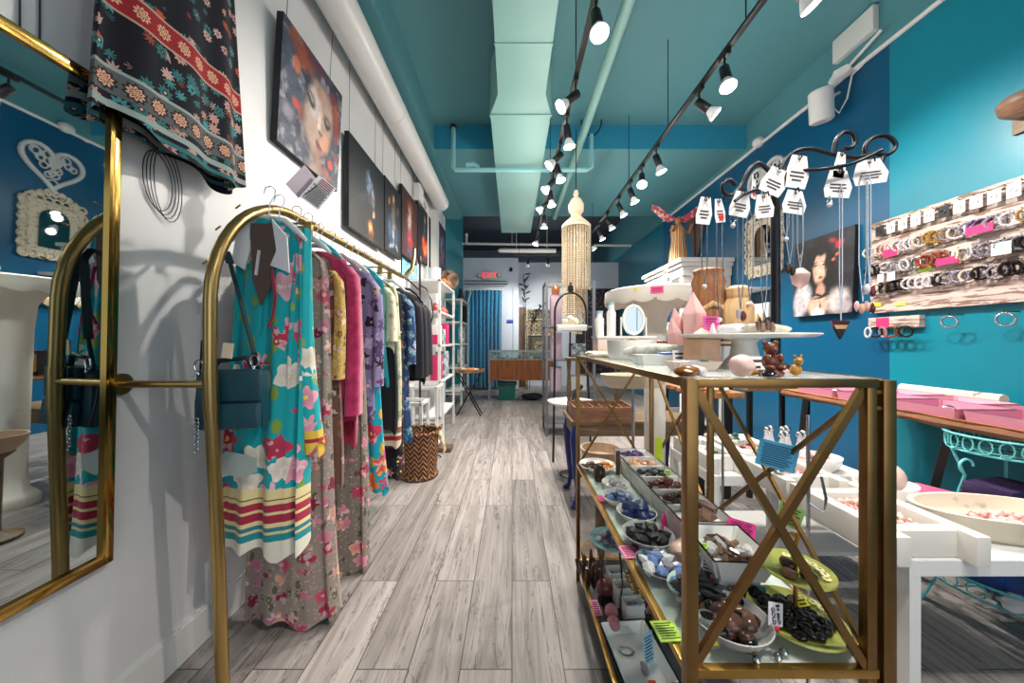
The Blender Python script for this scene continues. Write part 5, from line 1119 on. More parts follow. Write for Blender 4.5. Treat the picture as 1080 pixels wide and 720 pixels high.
for i, (x, y, h, m) in enumerate(((.452, .795, .05, M_choc), (.505, .80, .045, M_obs), (.525, .795, .04, M_choc), (.40, .84, .03, M_bluest))):
    MB().lathe([(0, 0), (.0115, 0), (.0125, h*.75), (.006, h), (0, h)], n=6).build('crystal_tower', m, loc=(x, y-.04*(i == 1), zs), L=['brown crystal tower beside the red and white card', 'black crystal tower left of the square tray', 'brown crystal tower right of the black one', 'pale blue crystal stub near the silver dish'][i], C='crystal', smooth=20)
# price cards and labels of the middle shelf
card('price_card', 'large pink printed card standing behind the square tray', (.628, .94, zs+.055), .072, .058, mat('hot_pink_sheet', 'ec3c94', .6, var=.03), (-18, 12, -12), 8, M_magink)
card('price_card', 'folded pink card standing between the black stones and the long tray', (.487, 1.075, zs+.0), .05, .065, mat('hot_pink_sheet', 'ec3c94'), (-8, -8, 52), 6, M_magink)
card('price_card', 'red and white printed card beside the square tray', (.485, .845, zs+.03), .038, .055, M_card, (-14, 14, -18), 6, M_inkd)
k_ = card('price_card', 'red footed strip below the white printed card', (.483, .835, zs+.012), .034, .02, mat('red_sheet', 'd41c30', .6), (-14, 14, -18), 0)
card('price_card', 'lime card lying above the red and white card', (.475, .86, zs+.078), .045, .03, M_lblg, (-68, 0, -25), 4, M_grnink)
card('price_card', 'lime card at the right edge of the fourth compartment', (.648, 1.40, zs+.05), .04, .035, M_lblg, (-55, 0, -20), 3, M_grnink)
card('price_card', 'small lime card further along the long tray', (.655, 1.27, zs+.05), .03, .028, M_lblg, (-55, 0, -20), 3, M_grnink)
card('price_card', 'white card in the second compartment of the long tray', (.64, 1.10, zs+.045), .035, .028, M_card, (-40, 0, -50), 3)
card('price_card', 'tall lime card standing at the far right of the middle shelf', (.672, 1.56, zs+.0), .032, .17, mat('lime_sheet', 'c0d828', .6, var=.03), (-2, 0, -5), 0)
card('price_card', 'sky blue printed card clipped to the cross brace', (.672, .875, .875), .082, .07, M_lblb, (4, 9, -30), 10, M_bluink)
card('price_card', 'green printed card leaning behind the two tier dish', (.695, .865, .735), .05, .055, mat('pale_green_sheet', '9cc070', .6), (-8, 14, -50), 6, M_grnink)
t_ = card('price_tag', 'curled white price tag reading $4 each at the frosted bowl', (.532, .69, zs+.035), .034, .042, M_card, (-12, 14, 8), 0)
put_text('price_text', '$4 each', .0115, M_inkd, t_, (.006, -.0012, .022), (R(90), R(80), 0)); put_text('price_text', 'GOLD', .011, M_inkd, t_, (-.006, -.0012, .018), (R(90), R(80), 0))
MB().ball((.53, .683, zs+.035), (.006, .003, .006), 2).build('red_clip', mat('red_plastic', 'd8204c', .3), L='round red clip holding the curled white price tag', C='clip')
for L, px, py, w, h, m, ink, rz in (('pink printed card lying flat on the front rail of the middle shelf', 668, 583, .06, .055, mat('pale_pink_sheet', 'f08cb4', .6, var=.03), M_magink, 12), ('lime printed card lying on the front rail near the front post', 705, 667, .05, .05, M_lblg, M_grnink, 10), ('plain pink card lying by the blue stone bowls', 641, 526, .07, .05, M_lblp, None, 10)):
    p = onz(px, py, zs+.004); card('price_card', L, (p.x, p.y-.02, zs+.003), w, h, m, (-88, 0, rz-6), 7 if ink else 0, ink)
for i, (x, y) in enumerate(((.49, .69), (.465, .655), (.51, .66), (.49, .72), (.53, .67))):
    MB().lathe([(0, 0), (.006, 0), (.008, .006), (.004, .012), (0, .014)], n=12).build('glass_bead', M_hook, loc=(x, y-.005, zs), L='small shiny bead near the front gold rail', C='bead', G='shiny beads near the front rail')
# ---------------------------------------------------------------- lowest shelf
z = ZL
tray('white_tray', 'rectangular white tray with a blue card on the lowest shelf', (.425, 1.17, z), .18, .25, .04, M_cer, R(4), slope=.02)
p = (.40, 1.19, z+.012); MB().lathe([(.018, 0), (.026, .001), (.028, .004), (.02, .006), (.018, 0)], n=24, sy=.7).build('oval_ring', M_hook, loc=p, L='silver oval ring lying in the rectangular white tray', C='ring')
MB().ball((0, 0, .012), (.012, .024, .012), 2, .15).build('grey_stone', M_gryst, loc=(.435, 1.12, z+.01), L='small dark grey stone in the rectangular white tray', C='stone')
card('price_card', 'pale blue printed card leaning in the rectangular white tray', (.465, 1.15, z+.012), .06, .085, mat('pale_blue_sheet', 'a0ccdc', .6), (-14, 12, 38), 8, M_bluink)
card('price_card', 'tiny orange sticker on the near rim of the white tray', (.435, 1.045, z+.04), .022, .018, mat('orange_sticker', 'f0602c', .6), (-88, 0, 0), 0)
card('price_card', 'narrow pink card on the front edge of the lowest shelf', (.347, 1.36, z+.002), .03, .07, mat('pale_pink_sheet', 'f08cb4'), (-80, 0, 5), 6, M_magink)
for i, (x, y, r, m, L) in enumerate(((.40, 1.47, .036, M_redst, 'round red brown stone ball on the lowest shelf'), (.395, 1.355, .026, sm('pink_stone_ball', 'c88484', .2), 'upper of two pink stone balls on the lowest shelf'), (.385, 1.295, .026, sm('pink_stone_ball', 'c88484'), 'lower of two pink stone balls on the lowest shelf'))):
    MB().ball((0, 0, r), r, 3, .04).build('stone_ball', m, loc=(x, y, z), L=L, C='stone ball')
for i in range(12):
    a = i*2.4; q = .05*math.sqrt(i/12); MB().tube([(0, 0, 0), (.01*cos(a), .01*sin(a), .03), (.022*cos(a), .022*sin(a), .06+.01*(i % 3))], [.009, .011, .006]).build('stone_finger', M_brnst, loc=(.365+q*cos(a), 1.60+q*sin(a), z), L='brown polished stone finger in the bunch at the far left of the lowest shelf', C='stone', G='brown stone fingers on the lowest shelf')
for i, (x, y, k_) in enumerate(((.46, 1.52, 2), (.465, 1.43, 2), (.475, 1.34, 2))):
    for q in range(k_):
        tray('white_box_tray', f'small white open box on the lowest shelf, {["farthest", "middle", "nearest"][i]} stack, {["lower", "upper"][q]} of two', (x, y, z+.0405*q), .075, .06, .04, M_white, R(3), slope=.002, C='box')
    heap((x, y, z+.05), .025, .018, 6, .009, [M_amet, M_garn, M_gryst][i], f'small stone in the {["farthest", "middle", "nearest"][i]} white box on the lowest shelf', f'stones in the {["farthest", "middle", "nearest"][i]} white box')
gs = T('gold_spray', 'gilded leafy spray standing by the white boxes on the lowest shelf', 'ornament', (.525, 1.40, z))
m = MB().tube([(0, 0, 0), (-.01, 0, .07), (-.04, 0, .15)], .003)
for i in range(18): m.ball((-.045*i/18+.012*(-1)**i, .004*(i % 3), .03+.125*i/18), (.012, .006, .008), 1)
m.build('spray', M_goldhi, gs); MB().lathe([(0, 0), (.02, 0), (.008, .01), (0, .012)], n=14).build('foot', M_goldhi, gs)
MB().lathe([(0, 0), (.011, 0), (.012, .07), (0, .09)], n=6).build('crystal_tower', sm('peach_tower', 'b07058', .2), loc=(.545, 1.30, z), L='peach brown crystal tower right of the gilded spray', C='crystal', smooth=20)
chips((.60, 1.36, z), .075, .12, 34, .022, speck('mixed_crystals', ['5c4474', '8c8690', 'c08048', 'd0ccd0', '4c3c38']), 'crystal_pile', 'loose pile of mixed rough crystals on the lowest shelf behind the spray')
heap((.59, .95, z), .08, .14, 14, .03, [M_smoky, M_rose, M_brnst], 'large rough stone on the lowest shelf below the frosted bowl', 'large rough stones low at the front', 'rough')
pw = T('plate_on_wire', 'teal rimmed plate of grey stones raised on a wire stand on the lowest shelf', 'plate', (.42, 1.44, z))
MB().lathe([(0, .25), (.06, .25), (.094, .262), (.092, .266), (.06, .256), (0, .256)], n=36).build('plate_dish', mat('teal_rim_glaze', '9cc4c8', .2, var=.15), pw)
for a in range(4): MB().tube([(.04*cos(a*1.57+.5), .04*sin(a*1.57+.5), .25), (.06*cos(a*1.57+.5), .06*sin(a*1.57+.5), .12), (.05*cos(a*1.57+.5), .05*sin(a*1.57+.5), 0)], .003, 6).build('wire_leg', M_black, pw)
heap((.42, 1.44, z+.257), .058, .058, 18, .014, [M_gryst, M_amet, M_clear], 'grey violet stone on the teal rimmed plate', 'grey stones on the teal rimmed plate')
# ---------------------------------------------------------------- table top
z = ZT
def T2(px, py): p = onz(px, py, z); return p
cs = T('cake_stand', 'white ceramic cake stand holding flat pale stones on the gold table', 'cake stand', (.65, .955, z))
MB().lathe([(0, 0), (.055, 0), (.057, .006), (.036, .03), (.03, .065), (.034, .074), (.05, .078), (.15, .081), (.165, .088), (.164, .091), (.14, .086), (0, .084)], n=48).build('stand_body', M_cer, cs)
M_sele = sm('pale_grey_shell', 'b8b4a4', .25, .2)
for i, (x, y, a, b, m, L) in enumerate(((-.045, -.03, .05, .022, M_clear, 'cluster of clear stones at the left on the cake stand'), (.02, -.05, .06, .03, M_sele, 'largest grey green stone at the front of the cake stand'), (.075, .0, .045, .03, M_sele, 'brown edged stone right of the largest on the cake stand'), (-.0, .05, .05, .03, M_clear, 'milky stone at the back of the cake stand'), (.11, .04, .035, .02, M_clear, 'small milky stone at the right rim of the cake stand'))):
    MB().ball((0, 0, .016), (a, b, .016), 3, .12, seed=i).build('flat_stone', m, loc=(.65+x, .955+y, z+.0865), L=L, C='stone')
MB().lathe([(0, 0), (.012, 0), (.004, .03), (0, .034)], n=6).build('crystal_point', M_clear, loc=(.565, .96, z+.088), L='small clear crystal point at the left rim of the cake stand', C='crystal')
MB().box((0, 0, .002), (.07, .012, .004), rot=(0, 0, .1)).build('black_pen', M_black, loc=(.755, .95, z+.0905), L='thin black stick lying on the right rim of the cake stand', C='stick')
rq = T('rose_quartz_tower', 'large pink rose quartz crystal tower left of the cake stand', 'crystal', (.60, 1.12, z))
m = MB()
def shard(mb, c, r, h, tilt=(0, 0, 0)): mb.lathe([(r*.8, 0), (r, h*.12), (r*.92, h*.68), (0, h)], n=6, M=Matrix.Translation(c) @ Euler(tilt).to_matrix().to_4x4())
for c_, r, h, t_ in (((0, 0, 0), .042, .235, (0, -.03, .2)), ((-.045, .01, 0), .028, .15, (0, -.18, 0)), ((.045, -.01, 0), .026, .14, (0, .14, 0)), ((.06, .02, 0), .022, .10, (0, .25, .3)), ((-.02, .04, 0), .03, .19, (-.1, -.1, .5)), ((.0, -.04, 0), .028, .11, (.15, 0, .4)), ((-.03, -.03, 0), .02, .08, (.2, -.2, 0))): shard(m, c_, r, h, t_)
m.build('crystal_cluster', M_rose, rq, smooth=15)
m = MB(); shard(m, (0, 0, 0), .055, .11); m.build('pink_pyramid', M_peach, loc=(.545, .98, z), L='salmon pink crystal block below the left rim of the cake stand', C='crystal', smooth=15)
card('price_card', 'small pink card on the rose quartz tower', (.625, 1.065, z+.10), .05, .05, mat('pink_magenta_sheet', 'e85cac', .6), (-8, 0, 0), 5, M_magink)
MB().ball((0, 0, .022), (.024, .02, .022), 3, .07).build('pink_heart_stone', sm('pale_rose_stone', 'e8c4b8', .2, .06), loc=(.452, .672, z), L='smooth pale pink heart shaped stone at the front edge', C='stone')
be = T('bear_figurine', 'brown stone bear figurine in front of the black pole', 'figurine', (.522, .69, z+.014)); M_bear = sm('brown_bear_stone', '6c3c2c', .25)
MB().ball((0, 0, .016), (.016, .014, .018), 2).build('body', M_bear, be)
m = MB().ball((0, 0, .042), (.014, .013, .013), 2).ball((0, -.012, .039), .006, 2)
for s in (-1, 1): m.ball((s*.011, 0, .053), (.006, .004, .006), 2)
m.build('head', M_bear, be)
for s in (-1, 1): MB().ball((s*.014, -.009, .022), (.006, .006, .01), 2).build('arm', M_bear, be); MB().ball((s*.011, -.014, .004), (.008, .012, .006), 2).build('leg', M_bear, be)
MB().lathe([(0, 0), (.02, 0), (.024, .006), (.02, .012), (0, .0135)], n=18).build('round_stone', M_redst, loc=(.522, .69, z), L='round red brown stone under the bear figurine', C='stone')
dr = T('gold_dragon', 'small golden dragon figurine right of the black pole', 'figurine', (.578, .695, z)); M_gldf = sm('golden_resin', 'b07c2c', .3)
MB().ball((0, 0, .012), (.012, .009, .012), 2).build('body', M_gldf, dr); MB().ball((.003, -.003, .03), (.008, .008, .008), 2).tube([(.006, -.004, .036), (.01, -.002, .044)], .002, 6).tube([(0, -.002, .036), (-.004, 0, .043)], .002, 6).build('head', M_gldf, dr)
MB().tube([(-.01, .004, .006), (-.02, .006, .012), (-.018, .006, .022)], .003, 6).build('tail', M_gldf, dr)
for i, (x, y, r, m, L) in enumerate(((.492, .70, .012, M_gldf, 'tiny gilded stone left of the bear figurine'), (.545, .70, .016, M_rose, 'small pale pink stone right of the bear figurine'), (.555, .72, .012, M_obs, 'small black stone behind the pale pink stone'), (.50, .665, .012, M_obs, 'flat black stone in front of the bear figurine'), (.345, .675, .02, M_tiger, 'shiny brown stone near the front left corner of the table'), (.375, .70, .018, M_clear, 'white stone right of the shiny brown stone'))):
    MB().ball((0, 0, r*.6), (r*1.3, r, r*.6), 2, .1, seed=i).build('small_stone', m, loc=(x, y, z), L=L, C='stone')
card('paper_card', 'small white card standing behind the bear figurine', (.57, .80, z), .05, .035, M_card, (-6, 0, 0), 2)
tray('pale_dish', 'long pale pink dish in front of the salmon crystal', (.44, .83, z), .13, .06, .022, mat('pale_pink_ceramic', 'd8c0b8', .25, var=.05), R(8))
tray('white_dish', 'long white dish with a blue edged lid left of the cake stand', (.46, 1.05, z), .18, .08, .03, M_cer, R(4))
MB().bx(-.04, .04, -.02, .02, 0, .006, .002).build('blue_strip', mat('bright_blue_plastic', '2c64c0', .4), loc=(.49, 1.04, z+.0305), L='bright blue strip lying on the long white dish', C='strip')
card('price_card', 'white card with grey lettering standing on the long white dish', (.50, 1.0, z), .055, .045, M_card, (-8, 0, 0), 3)
for i, (x, y, m) in enumerate(((.415, .83, M_clear), (.44, .83, M_bluest), (.47, .84, M_greenst))): MB().ball((0, 0, .008), (.02, .012, .008), 2, .08, seed=i).build('palm_stone', m, loc=(x, y, z+.009), L=['clear stone in the long pale pink dish', 'pale blue stone in the long pale pink dish', 'green stone in the long pale pink dish'][i], C='stone')
card('black_card', 'silver lined black plate lying at the front edge near the heart stone', (.40, .665, z+.001), .045, .03, mat('violet_grey_paper', 'a89ca8'), (-88, 0, 5), 0)
MB().tube([(0, 0, .03), (.05, .0, .034), (.13, .0, .034), (.2, 0, .03), (.24, 0, .022)], [.016, .026, .03, .028, .012], 16).build('long_stone', (lambda k: (k.col(k.ramp(k.noise(k.tc(), 9, 5, .6).outputs[0], [(.3, 'c0b8a0'), (.5, 'dcdcd4'), (.62, '8c9480'), (.7, 'd8d4cc')])), k.set(.2))[1])(NT('mottled_white_stone')), loc=(.405, 1.22, z), rot=(0, 0, R(-50)), L='long mottled white stone lying on the left of the table top', C='stone')
wb = T('white_bowl', 'white ribbed bowl with pink chips behind the long mottled stone', 'bowl', (.47, 1.36, z))
MB().lathe([(0, 0), (.075, 0), (.085, .015), (.088, .075), (.08, .075), (.078, .06), (0, .055)], n=40, wob=.01).build('bowl_body', M_cer, wb)
chips((.47, 1.36, z+.057), .055, .055, 40, .012, speck('amber_chips', ['d8a888', '8c5c30', 'c89068', 'e0c0a0']), 'stone_chips', 'peach brown stone chips heaped in the white ribbed bowl')
MB().tube([(.02*cos(a), .01*sin(a), .04+.035*sin(a*2)) for a in [i*pi/6 for i in range(12)]], .006, 8, True).build('amber_ring_stone', M_tiger, loc=(.56, 1.27, z), L='twisted amber brown ornament right of the white ribbed bowl', C='ornament')
for i in range(7): MB().ball((0, 0, .014), (.026, .02, .014), 2, .2, seed=i).build('cream_shell', mat('cream_stone', 'd8ccb8'), loc=(.36+.03*(i % 4), 1.52+.045*(i//4)+.01*(i % 3), z), L='cream shell in the group at the far left end of the gold table top', C='shell', G='cream shells on the gold table')
vb = T('lace_box', 'cream lace patterned box at the far end of the gold table top', 'box', (.52, 1.60, z)); MB().bx(-.13, .13, -.05, .05, 0, .085, .004).build('box_body', mat('lace_pink_card', 'd8c4b8', .6), vb); MB().bx(-.135, .135, -.055, .055, .085, .095).build('box_lid', M_white, vb)
for i, (x, h) in enumerate(((.43, .105), (.485, .145))):
    k_ = T('milk_bottle', ['shorter white bottle left on the cream lace box', 'taller white bottle right on the cream lace box'][i], 'bottle', (x-.02, 1.60, z+.0955)); MB().lathe([(0, 0), (.02, 0), (.021, h*.75), (.014, h*.85), (.014, h), (0, h)], n=18).build('bottle_body', M_cer, k_); MB().lathe([(0, h), (.016, h), (.016, h+.012), (0, h+.012)], n=14).build('cap', mat('teal_rim_glaze', '9cc4c8'), k_)
om = T('oval_mirror', 'small white oval vanity mirror at the far end of the gold table', 'mirror', (.565, 1.585, z+.0955)); om.scale = (.68,)*3
MB().tube([(.068*cos(t), 0, .11+.095*sin(t)) for t in [i*pi/18 for i in range(36)]], .011, 8, True).build('frame', M_cer, om)
MB().lathe([(0, 0), (.062, 0), (.062, .004), (0, .004)], n=36, sy=1.42, M=Matrix.Translation((0, .002, .11)) @ Matrix.Rotation(R(90), 4, 'X')).build('mirror_glass', M_mirror, om)
for s in (-1, 1): MB().tube([(s*.085, 0, 0), (s*.085, 0, .13)], .005).tube([(s*.085, 0, .11), (s*.078, 0, .11)], .004).build('side_post', M_cer, om)
# ---------------------------------------------------------------- carved pots on a plinth behind
ps = T('plant_stand', 'slender stand holding the two wooden pots behind the cake stand', 'stand', (1.0, 1.62, 0))
MB().lathe([(0, 1.18), (.135, 1.18), (.14, 1.19), (.135, 1.2), (0, 1.2)], n=32).build('round_top', M_dkwood, ps); MB().tube([(0, 0, .02), (0, 0, 1.18)], .006).build('pole', M_alu, ps)
for a in range(3): MB().tube([(0, 0, .15), (.1*cos(a*2.1), .1*sin(a*2.1), .08), (.16*cos(a*2.1), .16*sin(a*2.1), .006)], .008).build('leg', M_black, ps)
M_potw = wood('carved_brown_wood', '6c3c20', 'a06c40', 9, 2); M_potl = wood('light_turned_wood', 'b08858', 'd0ac80', 9, 2)
pt = T('carved_pot', 'tall dark carved wooden pot behind the rose quartz tower', 'pot', (.955, 1.66, 1.2))
MB().lathe([(0, 0), (.05, 0), (.062, .04), (.066, .13), (.055, .19), (.06, .21), (.05, .235), (.055, .25), (.045, .26), (0, .26)], n=28, wob=.02).build('pot_body', M_potw, pt)
MB().tube([(-.06, -.03, .1), (-.02, -.066, .13), (.03, -.06, .11)], .01).build('carved_figure', M_potl, pt)
pt.scale = (1.25, 1.25, 1.36)
lj = T('wooden_jar', 'light turned wooden jar with lid in front of the dark carved pot', 'jar', (1.035, 1.565, 1.2))
MB().lathe([(0, 0), (.05, 0), (.056, .03), (.056, .12), (.04, .15), (.044, .16), (0, .16)], n=28).build('jar_body', M_potl, lj); MB().lathe([(0, .16), (.04, .16), (.042, .185), (.03, .195), (0, .198)], n=24).build('jar_lid', M_potl, lj)
lj.scale = (1.15, 1.15, 1.3)
# ------------------------------------------------------------------ black necklace tree
M_iron = mat('dark_iron', '22242a', .35, .6)
n = T('necklace_stand', 'black iron necklace stand with scrolled arms on the gold table', 'jewelry stand', (.695, .90, ZT))
MB().tube([(0, 0, 0), (0, 0, .50)], .011, 14).build('pole', M_iron, n); MB().lathe([(0, 0), (.05, 0), (.05, .006), (.015, .014), (0, .016)], n=24).build('base', M_iron, n)
def W(px, py, Y=.90): p = at(px, py, Y); return (p.x-.695, p.y-.90, p.z-ZT)
def arm(pts, r=.0055):
    P = [Vector(W(*p)) for p in pts]; Q = []
    for i in range(len(P)-1):
        p0, p1, p2, p3 = P[max(i-1, 0)], P[i], P[i+1], P[min(i+2, len(P)-1)]
        for k in range(6):
            t = k/6; Q.append(.5*((2*p1)+(p2-p0)*t+(2*p0-5*p1+4*p2-p3)*t*t+(3*p1-p0-3*p2+p3)*t**3))
    Q.append(P[-1]); MB().tube(Q, r, 10).build('scroll_arm', M_iron, n)
arm([(822, 200), (812, 182), (800, 172), (790, 180), (782, 196), (772, 206), (764, 203), (763, 194), (770, 190), (776, 195)])
arm([(822, 185), (828, 170), (838, 160), (855, 157), (875, 162), (890, 165), (905, 166), (920, 162), (935, 163), (944, 156), (942, 148), (932, 143), (918, 147), (912, 158), (918, 170), (928, 172), (932, 164)])
arm([(878, 163), (880, 155), (882, 148), (889, 140), (899, 141), (902, 150), (897, 156), (889, 156)])
arm([(825, 186, .90), (845, 180, .88), (870, 178, .86), (900, 172, .86), (930, 158, .85)], .0045)
arm([(822, 198, .90), (800, 200, .88), (785, 205, .86), (775, 212, .85)], .004)
def hk_(px, py, Y=.885):
    MB().tube([W(px, py, Y), W(px+1, py-5, Y-.01), W(px+4, py-7, Y-.02), W(px+5, py-2, Y-.02)], .0018, 6).build('peg', M_iron, n)
M_tagp = mat('ivory_tag_card', 'e8e0dc', .65, var=.05); M_redt = mat('bright_red_sticker', 'e03828', .6)
def ntag(px, py, w, h, rot, L, Y=.87, red=False, shape=0):
    w *= 1.2; h *= 1.2; c = at(px, py, Y); r = T('necklace_tag', L, 'tag', c, rot=tuple(R(a) for a in rot))
    o = [(-.3*w, h/2), (.3*w, h/2), (.5*w, -.1*h), (.4*w, -h/2), (-.45*w, -h/2), (-.5*w, -.2*h)] if shape == 0 else [(-.5*w, h/2), (.5*w, h/2), (.5*w, -h/2), (-.5*w, -h/2)]
    MB().poly(o, .0012).build('tag_card', M_tagp, r, smooth=0)
    m = MB()
    for i in range(3): m.box((0, -.0008, -.02*h-i*h*.12), (w*(.55, .6, .4)[i], .0006, h*.045))
    m.build('printed_lines', M_inkd, r, smooth=0)
    if red: MB().box((w*.05, -.001, -h*.28), (w*.4, .0008, h*.25)).build('red_sticker', M_redt, r, smooth=0)
    MB().tube([(.003*cos(a), -.001+.002*sin(a), h*.42+.006*sin(a)) for a in [i*pi/4 for i in range(8)]], .0012, 5, True).build('tag_loop', M_iron, r)
    hk_(px, py-h*.42/Y*360+2, Y+.012)
NT_ = [(743, 222, .034, .058, (0, 6, 0), 'leftmost necklace tag on the black stand', False), (759, 222, .026, .05, (0, -8, 10), 'narrow tag with red sticker, second from the left', True), (781, 215, .044, .054, (0, 10, 0), 'wide necklace tag, third from the left on the stand', False), (795, 197, .018, .05, (0, 4, 30), 'small folded tag with red sticker above the third tag', True), (806, 217, .042, .05, (0, -6, 0), 'tag with a black bar hanging left of the pole', False), (817, 191, .054, .058, (0, 24, 0), 'tilted tag left of the top of the pole', False), (841, 181, .052, .07, (0, 8, 0), 'large tag right of the top of the pole', False), (838, 213, .058, .05, (0, 4, 8), 'plain pale card hanging below the large tag', False), (886, 174, .026, .055, (0, 8, 0), 'narrow upper tag under the small scroll', False), (884, 194, .06, .058, (0, 2, 0), 'wide tag below the narrow tag under the small scroll', False), (918, 181, .078, .052, (0, -8, 0), 'broad rightmost tag with black bar under the big scroll', False)]
for px, py, w, h, rt, L, rd in NT_: ntag(px, py, w, h, rt, L, .87 if py > 200 else .875, rd)
M_silv = mat('silver_chain', 'b4b8bc', .25, 1)
def necklace(px, y0, y1, L, pend, Y=.872, gap=3, beads=0, bm=None):
    y0 -= 16 if y1-y0 > 12 else 4; r = T('necklace', L, 'necklace', at(px, y0, Y)); s = Y/360
    for sx in (-1, 1): MB().tube([(0, 0, 0), (sx*gap*s, 0, -.02), (sx*gap*s, 0, -(y1-y0)*s*.7), (0, 0, -(y1-y0)*s)], .0013, 6).build('chain', M_silv, r)
    e = (0, 0, -(y1-y0)*s)
    if beads: 
        m = MB()
        for i in range(beads): m.ball((gap*s, -.002, -(y1-y0)*s*(.3+.4*i/beads)), .004, 1)
        m.build('beads', bm, r)
    pend(r, e)
def pd_drop(m, k=1.0): return lambda r, e: MB().lathe([(0, -.028*k), (.009*k, -.02*k), (.011*k, -.008*k), (.004*k, 0), (0, .002)], e, 12).build('pendant', m, r)
def pd_ball(r, e): MB().ball((e[0], e[1], e[2]-.005), .006, 2).build('crystal_pendant', M_clear, r)
def pd_tri(r, e):
    MB().poly([(-.024, 0), (.024, 0), (.0125, -.024), (-.0125, -.024)], .006).build('striped_pendant', M_dkred, r, loc=(e[0], e[1], e[2])); MB().poly([(-.0175, -.011), (.0175, -.011), (.0125, -.021), (-.0125, -.021)], .007).build('tan_stripe', M_potl, r, loc=(e[0], e[1]-.0005, e[2])); MB().poly([(-.0125, -.024), (.0125, -.024), (0, -.048)], .006).build('pendant_tip', M_rawbk, r, loc=e)
M_dkred = sm('dark_wine_stone', '4c1c24', .2)
def pd_multi(ms): 
    def f(r, e):
        for i, m in enumerate(ms): MB().ball((e[0]+(i-len(ms)/2+.5)*.010, e[1]-.003*i, e[2]-.012-.006*(i % 2)), (.0065, .005, .014), 2, .15, seed=i).build('pendant', m, r)
    return f
for a in ((743, 240, 300, 'thin silver necklace under the leftmost tag', pd_ball), (759, 240, 335, 'long silver chain second from the left on the stand', pd_ball), (781, 232, 326, 'chain with grey and wine coloured pendants, third from left', pd_multi([M_gryst, M_dkred])), (791, 238, 318, 'long bead necklace beside the carved mirror', pd_drop(M_peach, .8)), (806, 236, 338, 'necklace with a row of brown shell pendants', pd_multi([M_brnst, M_smoky, M_brnst, M_smoky])), (829, 222, 250, 'short chain with a clear crystal right of the pole', pd_ball), (833, 222, 278, 'chain with dark claw shaped pendant right of the pole', pd_multi([M_choc, M_rawbk])), (844, 225, 283, 'chain with large pink drop pendant', pd_drop(M_rose, 1.9)), (773, 228, 236, 'short crystal drop under the third tag', pd_ball), (875, 210, 214, 'short crystal drop under the wide tag', pd_ball)):
    necklace(*a)
necklace(887, 210, 338, 'long pale cord necklace with a striped triangular pendant', pd_tri, .872, 1.5)
necklace(910, 200, 318, 'rightmost dark chain with pink shell charms', pd_multi([M_rose, M_peach, M_rose, M_garn]), .872, 4)
necklace(917, 200, 300, 'bright silver rope necklace at the right of the stand', pd_multi([M_clear, M_garn]), .86, 1.5)

# ------------------------------------------------------------------ right wall: portrait, bracelet board
def woman(u, v):
    def b(u, v): return Vector(lin('131318')[:3]).lerp(Vector(lin('2a2c34')[:3]), max(0, min(1, .5+nz(u, v, 4, 3))))
    SK = 'd8b4a0'
    L = [(.45, .62, .30, .36, 0, '0c0a0c', .35), (.3, .4, .12, .3, 10, '0e0b0c', .5), (.66, .45, .13, .32, -8, '0c0a0c', .5),
         (.18, .24, .20, .26, -10, 'b8b4b8', .5), (.12, .12, .16, .2, 0, 'a4a0a8', .6), (.78, .16, .24, .2, 10, 'b8acac', .6), (.88, .08, .15, .12, 0, '9c9098', .6),
         (.5, .28, .1, .16, 0, 'b88c78', .5), (.46, .12, .22, .16, 0, 'c8a08c', .5), (.46, .02, .16, .1, 0, 'd0ccd0', .6),
         (.475, .60, .145, .215, -4, 'c09884', .25), (.47, .60, .125, .2, -4, SK, .5), (.47, .80, .16, .07, -12, '100c0e', .6), (.35, .72, .05, .15, 12, '100c0e', .6), (.60, .68, .05, .2, -8, '0f0b0d', .6),
         (.42, .635, .04, .016, -6, '2c2024', .6), (.545, .63, .036, .016, 4, '2c2024', .6), (.42, .672, .05, .01, 6, '3c2824', .7), (.545, .668, .045, .01, -6, '3c2824', .7), (.49, .56, .016, .06, 0, 'e0c0ac', .8), (.492, .515, .028, .012, 0, '9c6c5c', .8), (.49, .462, .05, .02, 0, '8c2c30', .5), (.40, .54, .04, .05, 0, 'd09c90', .9),
         (.5, .255, .2, .02, -4, '18141a', .5), (.5, .225, .16, .016, 6, '18141a', .5), (.5, .15, .012, .06, 0, 'a0703c', .6), (.5, .11, .03, .04, 0, '6c3c24', .6),
         (.78, .84, .09, .06, 15, 'b02c30', .5), (.68, .9, .08, .05, -10, '98242c', .5), (.74, .72, .03, .03, 0, 'd06c34', .5), (.7, .66, .025, .025, 0, 'c85c30', .5), (.12, .82, .08, .03, 30, '8c9490', .6)]
    return layers(b, L, u, v, .18, 16, 30)
pc = picture('woman_portrait', 'canvas portrait of a dark haired woman with a choker on the blue wall', 'painting', .60, .73, .04, woman, (2.845, 3.12, 1.805), (0, R(-2), R(180)), 84, 96)
wb_ = (lambda k: (lambda br: (k.link(k.mapv(k.tc(), (1, 1, 1), (0, R(90), R(90))), br.inputs['Vector']), k.col(k.mix(k.math('LESS_THAN', k.noise(k.mapv(k.tc(), (3, 2, 16)), 3, 6, .65).outputs[0], .47), k.ramp(k.noise(k.mapv(k.tc(), (2, 1.2, 14)), 2, 6).outputs[0], [(.35, 'b8a8a0'), (.6, 'c8bab2'), (.75, '987f74')]), '7c6458')), k.set(.75))[2])(k.add('ShaderNodeTexBrick')))(NT('whitewashed_planks'))
bd = T('bracelet_board', 'whitewashed plank board full of bracelets on the turquoise wall', 'display board', (2.835, 2.19, 1.42))
BW, BH = 1.0, .70
for i in range(5): MB().bx(-.012, .012, -BW/2, BW/2, i*BH/5+.001, (i+1)*BH/5-.001, .002).build('plank', wb_, bd, smooth=0)
